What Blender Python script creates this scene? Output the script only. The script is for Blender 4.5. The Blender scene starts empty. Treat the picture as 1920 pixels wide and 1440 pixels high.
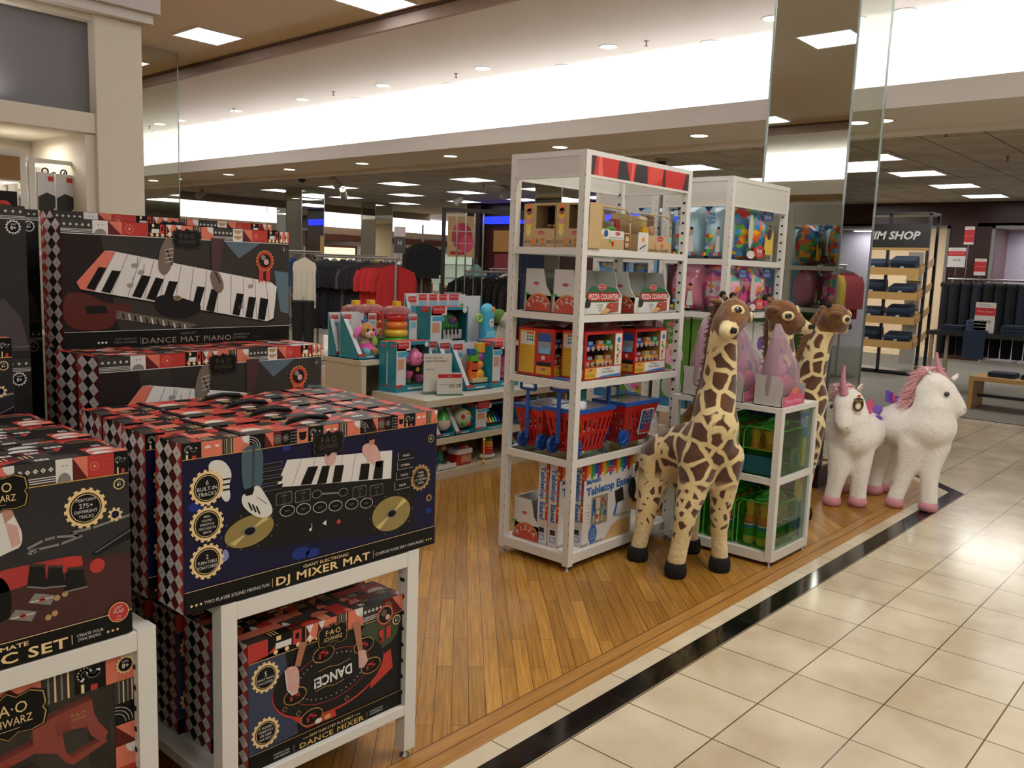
import bpy, math, random
from mathutils import Vector, Matrix
R_ = math.radians
random.seed(7)
sc = bpy.context.scene
COL = sc.collection
# ------------------------------------------------------------------ camera
H = 1.404
cd = bpy.data.cameras.new('camera'); cam = bpy.data.objects.new('camera', cd); COL.objects.link(cam)
r_ = Vector((0.66667592, -0.74446013, 0.03636406)); u_ = Vector((0.07633272, 0.11672598, 0.99022642)); f_ = Vector((0.74142872, 0.65738434, -0.13464507))
mw = Matrix.Identity(4)
for i in range(3):
    mw[i][0] = r_[i]; mw[i][1] = u_[i]; mw[i][2] = -f_[i]
mw[2][3] = H
cam.matrix_world = mw
cd.sensor_fit = 'HORIZONTAL'; cd.sensor_width = 36; cd.lens = 1613.69 * 36 / 1920
cd.clip_start = .05; cd.clip_end = 200
sc.camera = cam
# ------------------------------------------------------------------ view, world
sc.view_settings.view_transform = 'Standard'; sc.view_settings.look = 'None'
sc.view_settings.exposure = 0.22; sc.view_settings.gamma = 1.0; sc.view_settings.use_curve_mapping = False
w = bpy.data.worlds.new('world'); sc.world = w; w.use_nodes = True
w.node_tree.nodes['Background'].inputs[0].default_value = (1.0, .92, .84, 1); w.node_tree.nodes['Background'].inputs[1].default_value = .16
sc.cycles.max_bounces = 8; sc.cycles.transparent_max_bounces = 16; sc.cycles.caustics_reflective = False; sc.cycles.caustics_refractive = False
sc.cycles.sample_clamp_indirect = 4

def area(name, loc, sx, sy, power, col=(1, .97, .92), rot=(0, 0, 0), parent=None):
    l = bpy.data.lights.new(name, 'AREA'); l.shape = 'RECTANGLE'; l.size = sx; l.size_y = sy; l.energy = power; l.color = col
    o = bpy.data.objects.new(name, l); COL.objects.link(o); o.location = loc; o.rotation_euler = rot
    if parent: o.parent = parent
    return o

# ------------------------------------------------------------------ materials
def lin(h):
    h = h.lstrip('#'); o = []
    for i in (0, 2, 4):
        c = int(h[i:i + 2], 16) / 255
        o.append(c / 12.92 if c <= .04045 else ((c + .055) / 1.055) ** 2.4)
    return (*o, 1)
MATS = {}
def M(hexc, rough=.55, metal=0., spec=.5, coat=0., emit=0., name=None):
    key = name or 'm_%s_%g_%g_%g_%g_%g' % (hexc, rough, metal, spec, coat, emit)
    if key in MATS: return MATS[key]
    m = bpy.data.materials.new(key); m.use_nodes = True; b = m.node_tree.nodes['Principled BSDF']
    b.inputs['Base Color'].default_value = lin(hexc); b.inputs['Roughness'].default_value = rough; b.inputs['Metallic'].default_value = metal
    b.inputs['Specular IOR Level'].default_value = spec; b.inputs['Coat Weight'].default_value = coat
    if emit: b.inputs['Emission Color'].default_value = lin(hexc); b.inputs['Emission Strength'].default_value = emit
    MATS[key] = m; return m
def nodes(name):
    m = bpy.data.materials.new(name); m.use_nodes = True; nt = m.node_tree; MATS[name] = m
    return m, nt, nt.nodes['Principled BSDF'], lambda t: nt.nodes.new(t), nt.links.new
def ramp(n, pts):
    cr = n.color_ramp
    while len(cr.elements) < len(pts): cr.elements.new(.5)
    for e, (p, c) in zip(cr.elements, pts): e.position = p; e.color = lin(c)
def mat_wood_floor():
    m, nt, b, N, L = nodes('oak strip floor')
    g = N('ShaderNodeNewGeometry'); mp = N('ShaderNodeMapping'); mp.inputs['Rotation'].default_value = (0, 0, R_(-45)); L(g.outputs['Position'], mp.inputs['Vector'])
    br = N('ShaderNodeTexBrick'); br.offset = .37; br.offset_frequency = 2; br.squash = 1
    br.inputs['Scale'].default_value = 1; br.inputs['Brick Width'].default_value = .62; br.inputs['Row Height'].default_value = .0548
    br.inputs['Mortar Size'].default_value = .0011; br.inputs['Mortar Smooth'].default_value = .2; br.inputs['Bias'].default_value = 0
    br.inputs['Color1'].default_value = lin('CE9A48'); br.inputs['Color2'].default_value = lin('A87830'); br.inputs['Mortar'].default_value = lin('2A1A0C')
    L(mp.outputs['Vector'], br.inputs['Vector'])
    m2 = N('ShaderNodeMapping'); m2.inputs['Scale'].default_value = (3, 60, 1); L(mp.outputs['Vector'], m2.inputs['Vector'])
    no = N('ShaderNodeTexNoise'); no.inputs['Scale'].default_value = 1.6; no.inputs['Detail'].default_value = 6; L(m2.outputs['Vector'], no.inputs['Vector'])
    cr = N('ShaderNodeValToRGB'); ramp(cr, [(.3, 'C8C0B8'), (.7, 'FFFFFF')]); L(no.outputs['Fac'], cr.inputs['Fac'])
    mx = N('ShaderNodeMix'); mx.data_type = 'RGBA'; mx.blend_type = 'MULTIPLY'; mx.inputs['Factor'].default_value = 1
    L(br.outputs['Color'], mx.inputs['A']); L(cr.outputs['Color'], mx.inputs['B'])
    n2 = N('ShaderNodeTexNoise'); n2.inputs['Scale'].default_value = .9; L(g.outputs['Position'], n2.inputs['Vector'])
    c2 = N('ShaderNodeValToRGB'); ramp(c2, [(.3, 'D6CCC0'), (.65, 'FFFFFF')]); L(n2.outputs['Fac'], c2.inputs['Fac'])
    m3 = N('ShaderNodeMix'); m3.data_type = 'RGBA'; m3.blend_type = 'MULTIPLY'; m3.inputs['Factor'].default_value = 1
    L(mx.outputs['Result'], m3.inputs['A']); L(c2.outputs['Color'], m3.inputs['B']); L(m3.outputs['Result'], b.inputs['Base Color'])
    b.inputs['Roughness'].default_value = .3; b.inputs['Specular IOR Level'].default_value = .35
    return m
def mat_grid(name, c1, c2, cm, wdt, hgt, mort, off, loc, rough, offset=0., rot=0, noise=('E8E0D8', 'FFFFFF'), nscale=2.5, spec=.5):
    m, nt, b, N, L = nodes(name)
    g = N('ShaderNodeNewGeometry'); mp = N('ShaderNodeMapping'); mp.inputs['Location'].default_value = loc; mp.inputs['Rotation'].default_value = (0, 0, rot); L(g.outputs['Position'], mp.inputs['Vector'])
    br = N('ShaderNodeTexBrick'); br.offset = offset; br.inputs['Scale'].default_value = 1; br.inputs['Brick Width'].default_value = wdt; br.inputs['Row Height'].default_value = hgt
    br.inputs['Mortar Size'].default_value = mort; br.inputs['Mortar Smooth'].default_value = .3
    br.inputs['Color1'].default_value = lin(c1); br.inputs['Color2'].default_value = lin(c2); br.inputs['Mortar'].default_value = lin(cm)
    L(mp.outputs['Vector'], br.inputs['Vector'])
    no = N('ShaderNodeTexNoise'); no.inputs['Scale'].default_value = nscale; no.inputs['Detail'].default_value = 5; L(g.outputs['Position'], no.inputs['Vector'])
    cr = N('ShaderNodeValToRGB'); ramp(cr, [(.35, noise[0]), (.65, noise[1])]); L(no.outputs['Fac'], cr.inputs['Fac'])
    mx = N('ShaderNodeMix'); mx.data_type = 'RGBA'; mx.blend_type = 'MULTIPLY'; mx.inputs['Factor'].default_value = 1
    L(br.outputs['Color'], mx.inputs['A']); L(cr.outputs['Color'], mx.inputs['B']); L(mx.outputs['Result'], b.inputs['Base Color'])
    b.inputs['Roughness'].default_value = rough; b.inputs['Specular IOR Level'].default_value = spec
    return m
def mat_noise(name, c1, c2, scale, rough=.8, detail=3, bump=0., stretch=(1, 1, 1), metal=0, spec=.4, obj=True, p=(.35, .65)):
    if name in MATS: return MATS[name]
    m, nt, b, N, L = nodes(name)
    tc = N('ShaderNodeTexCoord'); mp = N('ShaderNodeMapping'); mp.inputs['Scale'].default_value = stretch; L(tc.outputs['Object'], mp.inputs['Vector'])
    no = N('ShaderNodeTexNoise'); no.inputs['Scale'].default_value = scale; no.inputs['Detail'].default_value = detail; L(mp.outputs['Vector'], no.inputs['Vector'])
    cr = N('ShaderNodeValToRGB'); ramp(cr, [(p[0], c1), (p[1], c2)]); L(no.outputs['Fac'], cr.inputs['Fac']); L(cr.outputs['Color'], b.inputs['Base Color'])
    b.inputs['Roughness'].default_value = rough; b.inputs['Metallic'].default_value = metal; b.inputs['Specular IOR Level'].default_value = spec
    if bump:
        bp = N('ShaderNodeBump'); bp.inputs['Strength'].default_value = bump; bp.inputs['Distance'].default_value = .01; L(no.outputs['Fac'], bp.inputs['Height']); L(bp.outputs['Normal'], b.inputs['Normal'])
    return m
def mat_film(name, tint='FFFFFF', clear=.8, rough=.12, body='FFFFFF'):
    if name in MATS: return MATS[name]
    m, nt, b, N, L = nodes(name)
    b.inputs['Base Color'].default_value = lin(body); b.inputs['Roughness'].default_value = rough
    tr = N('ShaderNodeBsdfTransparent'); tr.inputs['Color'].default_value = lin(tint); mx = N('ShaderNodeMixShader')
    fr = N('ShaderNodeLayerWeight'); fr.inputs['Blend'].default_value = .35
    mt = N('ShaderNodeMath'); mt.operation = 'MULTIPLY_ADD'; mt.inputs[1].default_value = .5; mt.inputs[2].default_value = 1 - clear; mt.use_clamp = True
    L(fr.outputs['Fresnel'], mt.inputs[0]); L(mt.outputs[0], mx.inputs['Fac']); L(tr.outputs[0], mx.inputs[1]); L(b.outputs[0], mx.inputs[2])
    L(mx.outputs[0], nt.nodes['Material Output'].inputs['Surface'])
    return m
def mat_glass(name, tint, rough=.02):
    m, nt, b, N, L = nodes(name)
    tr = N('ShaderNodeBsdfTransparent'); tr.inputs['Color'].default_value = lin(tint); gl = N('ShaderNodeBsdfGlossy'); gl.inputs['Roughness'].default_value = rough; mx = N('ShaderNodeMixShader')
    fr = N('ShaderNodeLayerWeight'); fr.inputs['Blend'].default_value = .5; pw = N('ShaderNodeMath'); pw.operation = 'POWER'; pw.inputs[1].default_value = 3.5; L(fr.outputs['Facing'], pw.inputs[0])
    ma = N('ShaderNodeMath'); ma.operation = 'MULTIPLY_ADD'; ma.inputs[1].default_value = .55; ma.inputs[2].default_value = .035; L(pw.outputs[0], ma.inputs[0])
    L(ma.outputs[0], mx.inputs['Fac']); L(tr.outputs[0], mx.inputs[1]); L(gl.outputs[0], mx.inputs[2]); L(mx.outputs[0], nt.nodes['Material Output'].inputs['Surface'])
    return m
def mat_cells(name, cols, scale, rough=.5, stretch=(1, 1, 1), wave=0.):
    """random coloured cells (voronoi) with hard edges"""
    if name in MATS: return MATS[name]
    m, nt, b, N, L = nodes(name)
    tc = N('ShaderNodeTexCoord'); mp = N('ShaderNodeMapping'); mp.inputs['Scale'].default_value = stretch; L(tc.outputs['Object'], mp.inputs['Vector'])
    vo = N('ShaderNodeTexVoronoi'); vo.inputs['Scale'].default_value = scale; L(mp.outputs['Vector'], vo.inputs['Vector'])
    sp = N('ShaderNodeSeparateColor'); L(vo.outputs['Color'], sp.inputs[0])
    cr = N('ShaderNodeValToRGB'); cr.color_ramp.interpolation = 'CONSTANT'; ramp(cr, [(i / len(cols), c) for i, c in enumerate(cols)]); L(sp.outputs[0], cr.inputs['Fac']); L(cr.outputs['Color'], b.inputs['Base Color'])
    b.inputs['Roughness'].default_value = rough
    return m
def mat_mirror():
    m, nt, b, N, L = nodes('mirror'); b.inputs['Base Color'].default_value = lin('D9DED4'); b.inputs['Metallic'].default_value = 1; b.inputs['Roughness'].default_value = .015
    return m

# ------------------------------------------------------------------ mesh builder
class MB:
    def __init__(s): s.v = []; s.f = []; s.m = []; s.mats = []; s.sm = []; s.T = None
    def mi(s, mat):
        if mat not in s.mats: s.mats.append(mat)
        return s.mats.index(mat)
    def add(s, vs, fs, mat, smooth=False):
        b = len(s.v); T = s.T
        s.v += [tuple(T @ Vector(v)) for v in vs] if T else [tuple(v) for v in vs]
        k = s.mi(mat)
        for f in fs: s.f.append([b + i for i in f]); s.m.append(k); s.sm.append(smooth)
        return s
    def box(s, x0, y0, z0, x1, y1, z1, mat, faces=None):
        vs = [(x0, y0, z0), (x1, y0, z0), (x1, y1, z0), (x0, y1, z0), (x0, y0, z1), (x1, y0, z1), (x1, y1, z1), (x0, y1, z1)]
        fs = [(0, 3, 2, 1), (4, 5, 6, 7), (0, 1, 5, 4), (1, 2, 6, 5), (2, 3, 7, 6), (3, 0, 4, 7)]
        if isinstance(mat, (list, tuple)):
            for f, m_ in zip(fs, mat): s.add(vs, [f], m_)
            return s
        return s.add(vs, fs, mat)
    def hexa(s, vs, mat): return s.add(vs, [(0, 3, 2, 1), (4, 5, 6, 7), (0, 1, 5, 4), (1, 2, 6, 5), (2, 3, 7, 6), (3, 0, 4, 7)], mat)
    def rbox(s, x0, y0, z0, x1, y1, z1, mat, r=.01, n=3):
        """box with rounded vertical edges"""
        pts = []
        for cx, cy, a0 in ((x1 - r, y1 - r, 0), (x0 + r, y1 - r, 90), (x0 + r, y0 + r, 180), (x1 - r, y0 + r, 270)):
            for i in range(n + 1):
                a = R_(a0 + 90 * i / n); pts.append((cx + r * math.cos(a), cy + r * math.sin(a)))
        return s.prism(pts, z0, z1, mat)
    def prism(s, pts, z0, z1, mat, smooth=False):
        n = len(pts); vs = [(x, y, z0) for x, y in pts] + [(x, y, z1) for x, y in pts]
        return s.add(vs, [tuple(range(n - 1, -1, -1)), tuple(range(n, 2 * n))], mat).add(vs, [(i, (i + 1) % n, n + (i + 1) % n, n + i) for i in range(n)], mat, smooth)
    def slab(s, pts, y0, y1, mat):
        """polygon in the xz plane extruded along y"""
        n = len(pts); vs = [(x, y0, z) for x, z in pts] + [(x, y1, z) for x, z in pts]
        return s.add(vs, [tuple(range(n)), tuple(range(2 * n - 1, n - 1, -1))] + [(i, n + i, n + (i + 1) % n, (i + 1) % n) for i in range(n)], mat)
    def tube(s, pts, rad, mat, n=10, caps=True, smooth=True, sx=1.):
        pts = [Vector(p) for p in pts]
        if not hasattr(rad, '__len__'): rad = [rad] * len(pts)
        vs = []; up = None
        for i, p in enumerate(pts):
            t = (pts[min(i + 1, len(pts) - 1)] - pts[max(i - 1, 0)]).normalized()
            if up is None:
                up = Vector((0, 0, 1)) if abs(t.z) < .9 else Vector((0, 1, 0))
            a = t.cross(up).normalized(); up = a.cross(t).normalized()
            r = rad[i]; ra, rb = (r if hasattr(r, '__len__') else (r * sx, r))
            for k in range(n):
                q = 2 * math.pi * k / n; vs.append(p + a * (ra * math.cos(q)) + up * (rb * math.sin(q)))
        fs = []
        for i in range(len(pts) - 1):
            for k in range(n): fs.append((i * n + k, i * n + (k + 1) % n, (i + 1) * n + (k + 1) % n, (i + 1) * n + k))
        s.add(vs, fs, mat, smooth)
        if caps: s.add(vs, [tuple(range(n - 1, -1, -1)), tuple(range((len(pts) - 1) * n, len(pts) * n))], mat)
        return s
    def lathe(s, prof, c, mat, n=20, smooth=True, sc_=(1, 1), arc=None):
        vs = []
        for r, z in prof:
            for k in range(n):
                q = 2 * math.pi * k / n; vs.append((c[0] + r * math.cos(q) * sc_[0], c[1] + r * math.sin(q) * sc_[1], c[2] + z))
        fs = []
        for i in range(len(prof) - 1):
            for k in range(n): fs.append((i * n + k, i * n + (k + 1) % n, (i + 1) * n + (k + 1) % n, (i + 1) * n + k))
        s.add(vs, fs, mat, smooth)
        if prof[0][0] > 1e-4: s.add(vs, [tuple(range(n - 1, -1, -1))], mat)
        if prof[-1][0] > 1e-4: s.add(vs, [tuple(range((len(prof) - 1) * n, len(prof) * n))], mat)
        return s
    def ell(s, c, r, mat, n=16, m=10, rot=None):
        vs = []; q = rot or Matrix.Identity(3)
        for i in range(m + 1):
            t = math.pi * i / m
            for k in range(n):
                p = 2 * math.pi * k / n
                v = q @ Vector((r[0] * math.sin(t) * math.cos(p), r[1] * math.sin(t) * math.sin(p), r[2] * math.cos(t))); vs.append((c[0] + v.x, c[1] + v.y, c[2] + v.z))
        return s.add(vs, [(i * n + k, (i + 1) * n + k, (i + 1) * n + (k + 1) % n, i * n + (k + 1) % n) for i in range(m) for k in range(n)], mat, True)
    def torus(s, c, R, r, mat, n=24, m=8, axis='z'):
        vs = []
        for i in range(n):
            a = 2 * math.pi * i / n
            for k in range(m):
                b = 2 * math.pi * k / m; x = (R + r * math.cos(b)) * math.cos(a); y = (R + r * math.cos(b)) * math.sin(a); z = r * math.sin(b)
                p = (x, y, z) if axis == 'z' else ((x, z, y) if axis == 'y' else (z, x, y)); vs.append((c[0] + p[0], c[1] + p[1], c[2] + p[2]))
        return s.add(vs, [(i * m + k, ((i + 1) % n) * m + k, ((i + 1) % n) * m + (k + 1) % m, i * m + (k + 1) % m) for i in range(n) for k in range(m)], mat, True)
    def data(s, name):
        me = bpy.data.meshes.new(name); me.from_pydata(s.v, [], s.f)
        for m in s.mats: me.materials.append(m)
        me.polygons.foreach_set('material_index', s.m); me.polygons.foreach_set('use_smooth', s.sm); me.update()
        return me
    def build(s, name, parent=None, label=None, bevel=0., loc=None):
        o = bpy.data.objects.new(name, s.data(name)); COL.objects.link(o)
        if loc: o.location = loc
        if parent: o.parent = parent
        if label: o['label'] = label
        if bevel:
            b = o.modifiers.new('bevel', 'BEVEL'); b.width = bevel; b.segments = 2; b.limit_method = 'ANGLE'
        return o
def tag(o, label=None, cat=None, group=None, kind=None):
    if label: o['label'] = label
    if cat: o['category'] = cat
    if group: o['group'] = group
    if kind: o['kind'] = kind
    return o
def thing(name, label, cat, loc=(0, 0, 0), rz=0., group=None):
    o = bpy.data.objects.new(name, None); COL.objects.link(o); o.location = loc; o.rotation_euler = (0, 0, rz); o.empty_display_size = .05
    return tag(o, label, cat, group)
def dup(root, loc, rz=None, label=None, group=None, scale=None):
    r = root.copy(); COL.objects.link(r); r.location = loc
    if rz is not None: r.rotation_euler = (0, 0, rz)
    if scale: r.scale = scale
    if label: r['label'] = label
    if group: r['group'] = group
    for ch in list(root.children):
        c = ch.copy(); COL.objects.link(c); c.parent = r
        for g in list(ch.children):
            d = g.copy(); COL.objects.link(d); d.parent = c
    return r
def struct(name, mb, **k):
    return tag(mb.build(name, **k), kind='structure')

# ------------------------------------------------------------------ flat printing on faces
_T = {}
def text_data(s, bold=0., space=1.):
    k = (s, bold, space)
    if k not in _T:
        cu = bpy.data.curves.new('t', 'FONT'); cu.body = s; cu.offset = bold; cu.space_character = space; cu.resolution_u = 2
        o = bpy.data.objects.new('t', cu); me = o.to_mesh()
        vs = [(v.co.x, v.co.y) for v in me.vertices]; fs = [tuple(p.vertices) for p in me.polygons]
        o.to_mesh_clear(); bpy.data.objects.remove(o); bpy.data.curves.remove(cu)
        if not vs: vs = [(0, 0)]
        x0 = min(v[0] for v in vs); x1 = max(v[0] for v in vs); y0 = min(v[1] for v in vs); y1 = max(v[1] for v in vs)
        _T[k] = (vs, fs, x0, x1, y0, y1)
    return _T[k]
class PR:
    """print on a plane: o origin, u right, v up, nrm outwards"""
    E = .00035
    def __init__(s, mb, o, u, v, nrm): s.mb = mb; s.o = Vector(o); s.u = Vector(u).normalized(); s.v = Vector(v).normalized(); s.n = Vector(nrm).normalized(); s.flip = s.u.cross(s.v).dot(s.n) < 0; s.clip = None
    def pt(s, x, y, l): return s.o + s.u * x + s.v * y + s.n * (s.E * l)
    def poly(s, pts, mat, l=1):
        if s.clip:
            a, b, c, d = s.clip; pts = clip_poly(pts, a, b, c, d)
            if len(pts) < 3: return s
        s.mb.add([s.pt(x, y, l) for x, y in pts], [tuple(range(len(pts)))], mat); return s
    def rect(s, x0, y0, x1, y1, mat, l=1): return s.poly([(x0, y0), (x1, y0), (x1, y1), (x0, y1)], mat, l)
    def rrect(s, x0, y0, x1, y1, r, mat, l=1):
        p = []
        for cx, cy, a0 in ((x1 - r, y1 - r, 0), (x0 + r, y1 - r, 90), (x0 + r, y0 + r, 180), (x1 - r, y0 + r, 270)):
            for i in range(5): a = R_(a0 + 22.5 * i); p.append((cx + r * math.cos(a), cy + r * math.sin(a)))
        return s.poly(p, mat, l)
    def disc(s, cx, cy, r, mat, l=1, n=20, ry=None, a0=0, a1=360, rot=0.):
        ry = ry or r; full = a1 - a0 >= 360; p = []
        for i in range(n if full else n + 1):
            a = R_(a0 + (a1 - a0) * i / n); x, y = r * math.cos(a), ry * math.sin(a); p.append((cx + x * math.cos(rot) - y * math.sin(rot), cy + x * math.sin(rot) + y * math.cos(rot)))
        return s.poly(p, mat, l)
    def gear(s, cx, cy, r, mat, l=1, n=16, d=.1):
        p = []
        for i in range(n):
            for k, q in ((0, 1), (.5, 1), (.5, 1 - d), (1, 1 - d)):
                a = 2 * math.pi * (i + k) / n; p.append((cx + r * q * math.cos(a), cy + r * q * math.sin(a)))
        return s.poly(p, mat, l)
    def line(s, pts, w, mat, l=1):
        for (x0, y0), (x1, y1) in zip(pts, pts[1:]):
            dx, dy = x1 - x0, y1 - y0; q = math.hypot(dx, dy) or 1; a, b = -dy / q * w / 2, dx / q * w / 2; ex, ey = dx / q * w * .3, dy / q * w * .3
            s.poly([(x0 + a - ex, y0 + b - ey), (x0 - a - ex, y0 - b - ey), (x1 - a + ex, y1 - b + ey), (x1 + a + ex, y1 + b + ey)], mat, l)
        return s
    def arc(s, cx, cy, r, w, a0, a1, mat, l=1, n=12, ry=None, rot=0.):
        ry = ry or r
        P = []
        for i in range(n + 1):
            a = R_(a0 + (a1 - a0) * i / n); x, y = r * math.cos(a), ry * math.sin(a); P.append((cx + x * math.cos(rot) - y * math.sin(rot), cy + x * math.sin(rot) + y * math.cos(rot)))
        return s.line(P, w, mat, l)
    def dia(s, cx, cy, r, mat, l=1, ry=None): ry = ry or r; return s.poly([(cx + r, cy), (cx, cy + ry), (cx - r, cy), (cx, cy - ry)], mat, l)
    def text(s, t, x, y, h, mat, l=3, al='l', w=None, bold=0., rot=0., space=1., slab=False, skew=0.):
        """x, y the baseline start (or centre); h cap height; w fits the width"""
        vs, fs, x0, x1, y0, y1 = text_data(t, bold, space)
        _, _, _, _, cy0, cy1 = text_data('H', bold)
        k = h / (cy1 - cy0); kx = k if w is None else w / max(x1 - x0, 1e-6)
        W = (x1 - x0) * kx; sx = {'l': 0, 'c': -W / 2, 'r': -W}[al]; c, q = math.cos(rot), math.sin(rot)
        P = []
        for a, b in vs:
            X = sx + (a - x0) * kx + skew * (b - cy0) * k; Y = (b - cy0) * k; P.append(s.pt(x + X * c - Y * q, y + X * q + Y * c, l))
        if s.flip: fs = [f[::-1] for f in fs]
        s.mb.add(P, fs, mat)
        if slab:   # slab serifs: short bars under and over the letters
            n = len(t.replace(' ', ''))
        return s
def clip_poly(P, x0, y0, x1, y1):
    def cut(P, ins, inter):
        o = []
        for i in range(len(P)):
            a, b = P[i - 1], P[i]
            if ins(b):
                if not ins(a): o.append(inter(a, b))
                o.append(b)
            elif ins(a): o.append(inter(a, b))
        return o
    def ix(X): return lambda a, b: (X, a[1] + (b[1] - a[1]) * (X - a[0]) / (b[0] - a[0]))
    def iy(Y): return lambda a, b: (a[0] + (b[0] - a[0]) * (Y - a[1]) / (b[1] - a[1]), Y)
    for ins, it in ((lambda p: p[0] >= x0, ix(x0)), (lambda p: p[0] <= x1, ix(x1)), (lambda p: p[1] >= y0, iy(y0)), (lambda p: p[1] <= y1, iy(y1))):
        P = cut(P, ins, it)
        if not P: return []
    return P
def front(mb, x0, y, z0): return PR(mb, (x0, y, z0), (1, 0, 0), (0, 0, 1), (0, -1, 0))
def left(mb, x, y1, z0): return PR(mb, (x, y1, z0), (0, -1, 0), (0, 0, 1), (-1, 0, 0))
def top(mb, x0, y0, z): return PR(mb, (x0, y0, z), (1, 0, 0), (0, 1, 0), (0, 0, 1))
# ================================================================== SETTING
WOOD = mat_wood_floor()
TILE = mat_grid('cream stone tiles', 'D4C7AE', 'CBBDA3', '54442F', .30487, .30487, .0027, 0, (-1.9673, -1.451, 0), .16, noise=('E2DCD4', 'FFFFFF'), nscale=3.2, spec=.45)
CREAMT = mat_grid('cream border tiles', 'D6CBB2', 'CFC3A8', '54442F', .30487, 4, .002, 0, (-1.9673 - .12, -1, 0), .2)
BLACKT = mat_grid('black border tiles', '14120F', '191613', '3A352C', .30487, 4, .002, 0, (-1.9673, -1, 0), .1, spec=.5)
OAKB = mat_noise('oak border', '98692F', 'AC7C3E', 2.2, .3, 5, stretch=(2, 30, 1))
CARPET = mat_noise('grey carpet', '6A655B', '777267', 60, .95, 4)
ACOUST = mat_grid('acoustic tiles', 'C6C0B2', 'C2BCAE', '7A7466', 1.22, .61, .012, 0, (.1, .06, 0), .9)
CEIL = mat_noise('ceiling paint', 'EAE7E2', 'EDEAE6', .6, .9)
CEILW = M('DCD6DA', .9); WALLW = M('D8D0C0', .8); MAROON = M('35130F', .35); MIR = mat_mirror(); CHROME = M('B8BABA', .18, 1)
WHITE = M('D9D6D0', .35); WHITE2 = M('CFCBC4', .45); BLACK = M('12110F', .45); DARK = M('1E1C1A', .6); GREYM = M('8A8782', .4)
def plane(pts, z, mat, name, **k):
    mb = MB(); mb.add([(x, y, z) for x, y in pts], [tuple(range(len(pts)))], mat); return struct(name, mb, **k)
# floors
plane([(-8, -8), (9.9, -8), (9.9, 30), (-8, 30)], 0, TILE, 'floor')
A = (6.268, 1.455)
def off(d):   # the platform outline, inset by d: border line, 45 degree corner, then along y
    x1 = 8.25 - d; k = d * math.tan(R_(22.5)); a = (A[0] - k, A[1] + d)
    return [(-8, A[1] + d), a, (x1, a[1] + (x1 - a[0])), (x1, 30), (-8, 30)]
for d, z, m, nm in ((0, .0012, BLACKT, 'trim_1'), (.088, .0022, CREAMT, 'trim_2'), (.155, .0032, OAKB, 'trim_3')):
    plane(off(d), z, m, nm)
mb = MB(); o = off(.2085); mb.add([(x, y, .0036) for x, y in o], [(0, 1, 2, 3, 4)], M('3A2412', .5)); o = off(.2115); mb.add([(x, y, .004) for x, y in o], [(0, 1, 2, 3, 4)], OAKB)
o = off(.262); mb.add([(x, y, .0044) for x, y in o], [(0, 1, 2, 3, 4)], M('3A2412', .5)); o = off(.2645); mb.add([(x, y, .0048) for x, y in o], [(0, 1, 2, 3, 4)], WOOD)
struct('floor.001', mb)
plane([(9.9, -8), (18, -8), (18, 30), (9.9, 30)], .002, CARPET, 'floor.002')
mb = MB().box(9.87, -8, 0, 9.91, 30, .006, M('2A241C', .4)); struct('trim_4', mb)
# ceilings
FB = 6.3; LIP = 8.0; CW = 9.1; ZU = 4.05; ZM = 3.9; ZB = 2.9; ZA = 2.88
mb = MB(); FL = -3.66; mb.add([(FL, -8, ZU), (FL, 30, ZU), (FB, 30, ZU), (FB, -8, ZU)], [(0, 1, 2, 3)], CEIL)
mb.add([(-6.4, -8, ZM), (-6.4, 30, ZM), (FL - .05, 30, ZM), (FL - .05, -8, ZM)], [(0, 1, 2, 3)], CEIL); mb.box(FL - .05, -8, ZM, FL, 30, ZU, M('A08C80', .8)); mb.box(FL, -8, ZU - .03, FL + .03, 30, ZU, M('57453A', .8))
mb.add([(FB + .05, -8, ZM), (FB + .05, 30, ZM), (CW, 30, ZM), (CW, -8, ZM)], [(0, 1, 2, 3)], CEIL)
mb.box(FB, -8, ZM, FB + .05, 30, ZU, M('A08C80', .8)); mb.box(FB - .03, -8, ZU - .03, FB, 30, ZU, M('57453A', .8))
struct('ceiling', mb)
mb = MB(); mb.box(CW, -8, ZB, CW + .06, 30, ZM, M('EEEAE4', .9)); struct('wall_cove', mb)
mb = MB(); mb.box(LIP, -8, ZB, LIP + .05, 30, 3.1, CEIL); mb.box(LIP + .05, -8, ZB, CW, 30, ZB + .03, CEIL); mb.box(CW, -8, ZB - .06, CW + .12, 30, ZB, CEIL); mb.box(LIP - .02, -8, ZB - .0, LIP, 30, ZB + .06, CEIL)
struct('ceiling.001', mb)
mb = MB(); mb.add([(CW + .12, -8, ZA), (CW + .12, 19.5, ZA), (18, 19.5, ZA), (18, -8, ZA)], [(0, 1, 2, 3)], ACOUST); struct('ceiling.002', mb)
# far department beyond the acoustic ceiling
mb = MB(); mb.box(CW + .06, 19.5, ZA - .18, 18, 19.6, 3.6, M('8D8272', .8)); struct('trim_5', mb)
mb = MB(); mb.add([(CW + .1, 19.6, 3.45), (CW + .1, 31, 3.45), (34, 31, 3.45), (34, 19.6, 3.45)], [(0, 1, 2, 3)], CEILW); struct('ceiling.003', mb)
mb = MB(); mb.box(-8, 31, 0, 34, 31.1, 4.2, M('E8E2DA', .8)); struct('wall_far', mb)
plane([(18, 12), (34, 12), (34, 31), (18, 31)], .001, TILE, 'floor.003')
mb = MB(); mb.box(-6.46, -8, 3.0, -6.4, 30, ZM, M('EEEAE4', .9)); struct('wall_cove_left', mb)
mb = MB(); mb.box(-5.35, -8, 3.0, -5.3, 30, 3.27, CEIL); mb.box(-6.4, -8, 3.0, -5.35, 30, 3.03, CEIL); mb.box(-8, -8, 2.94, -6.4, 30, 3.0, CEIL); struct('ceiling.004', mb)
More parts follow.
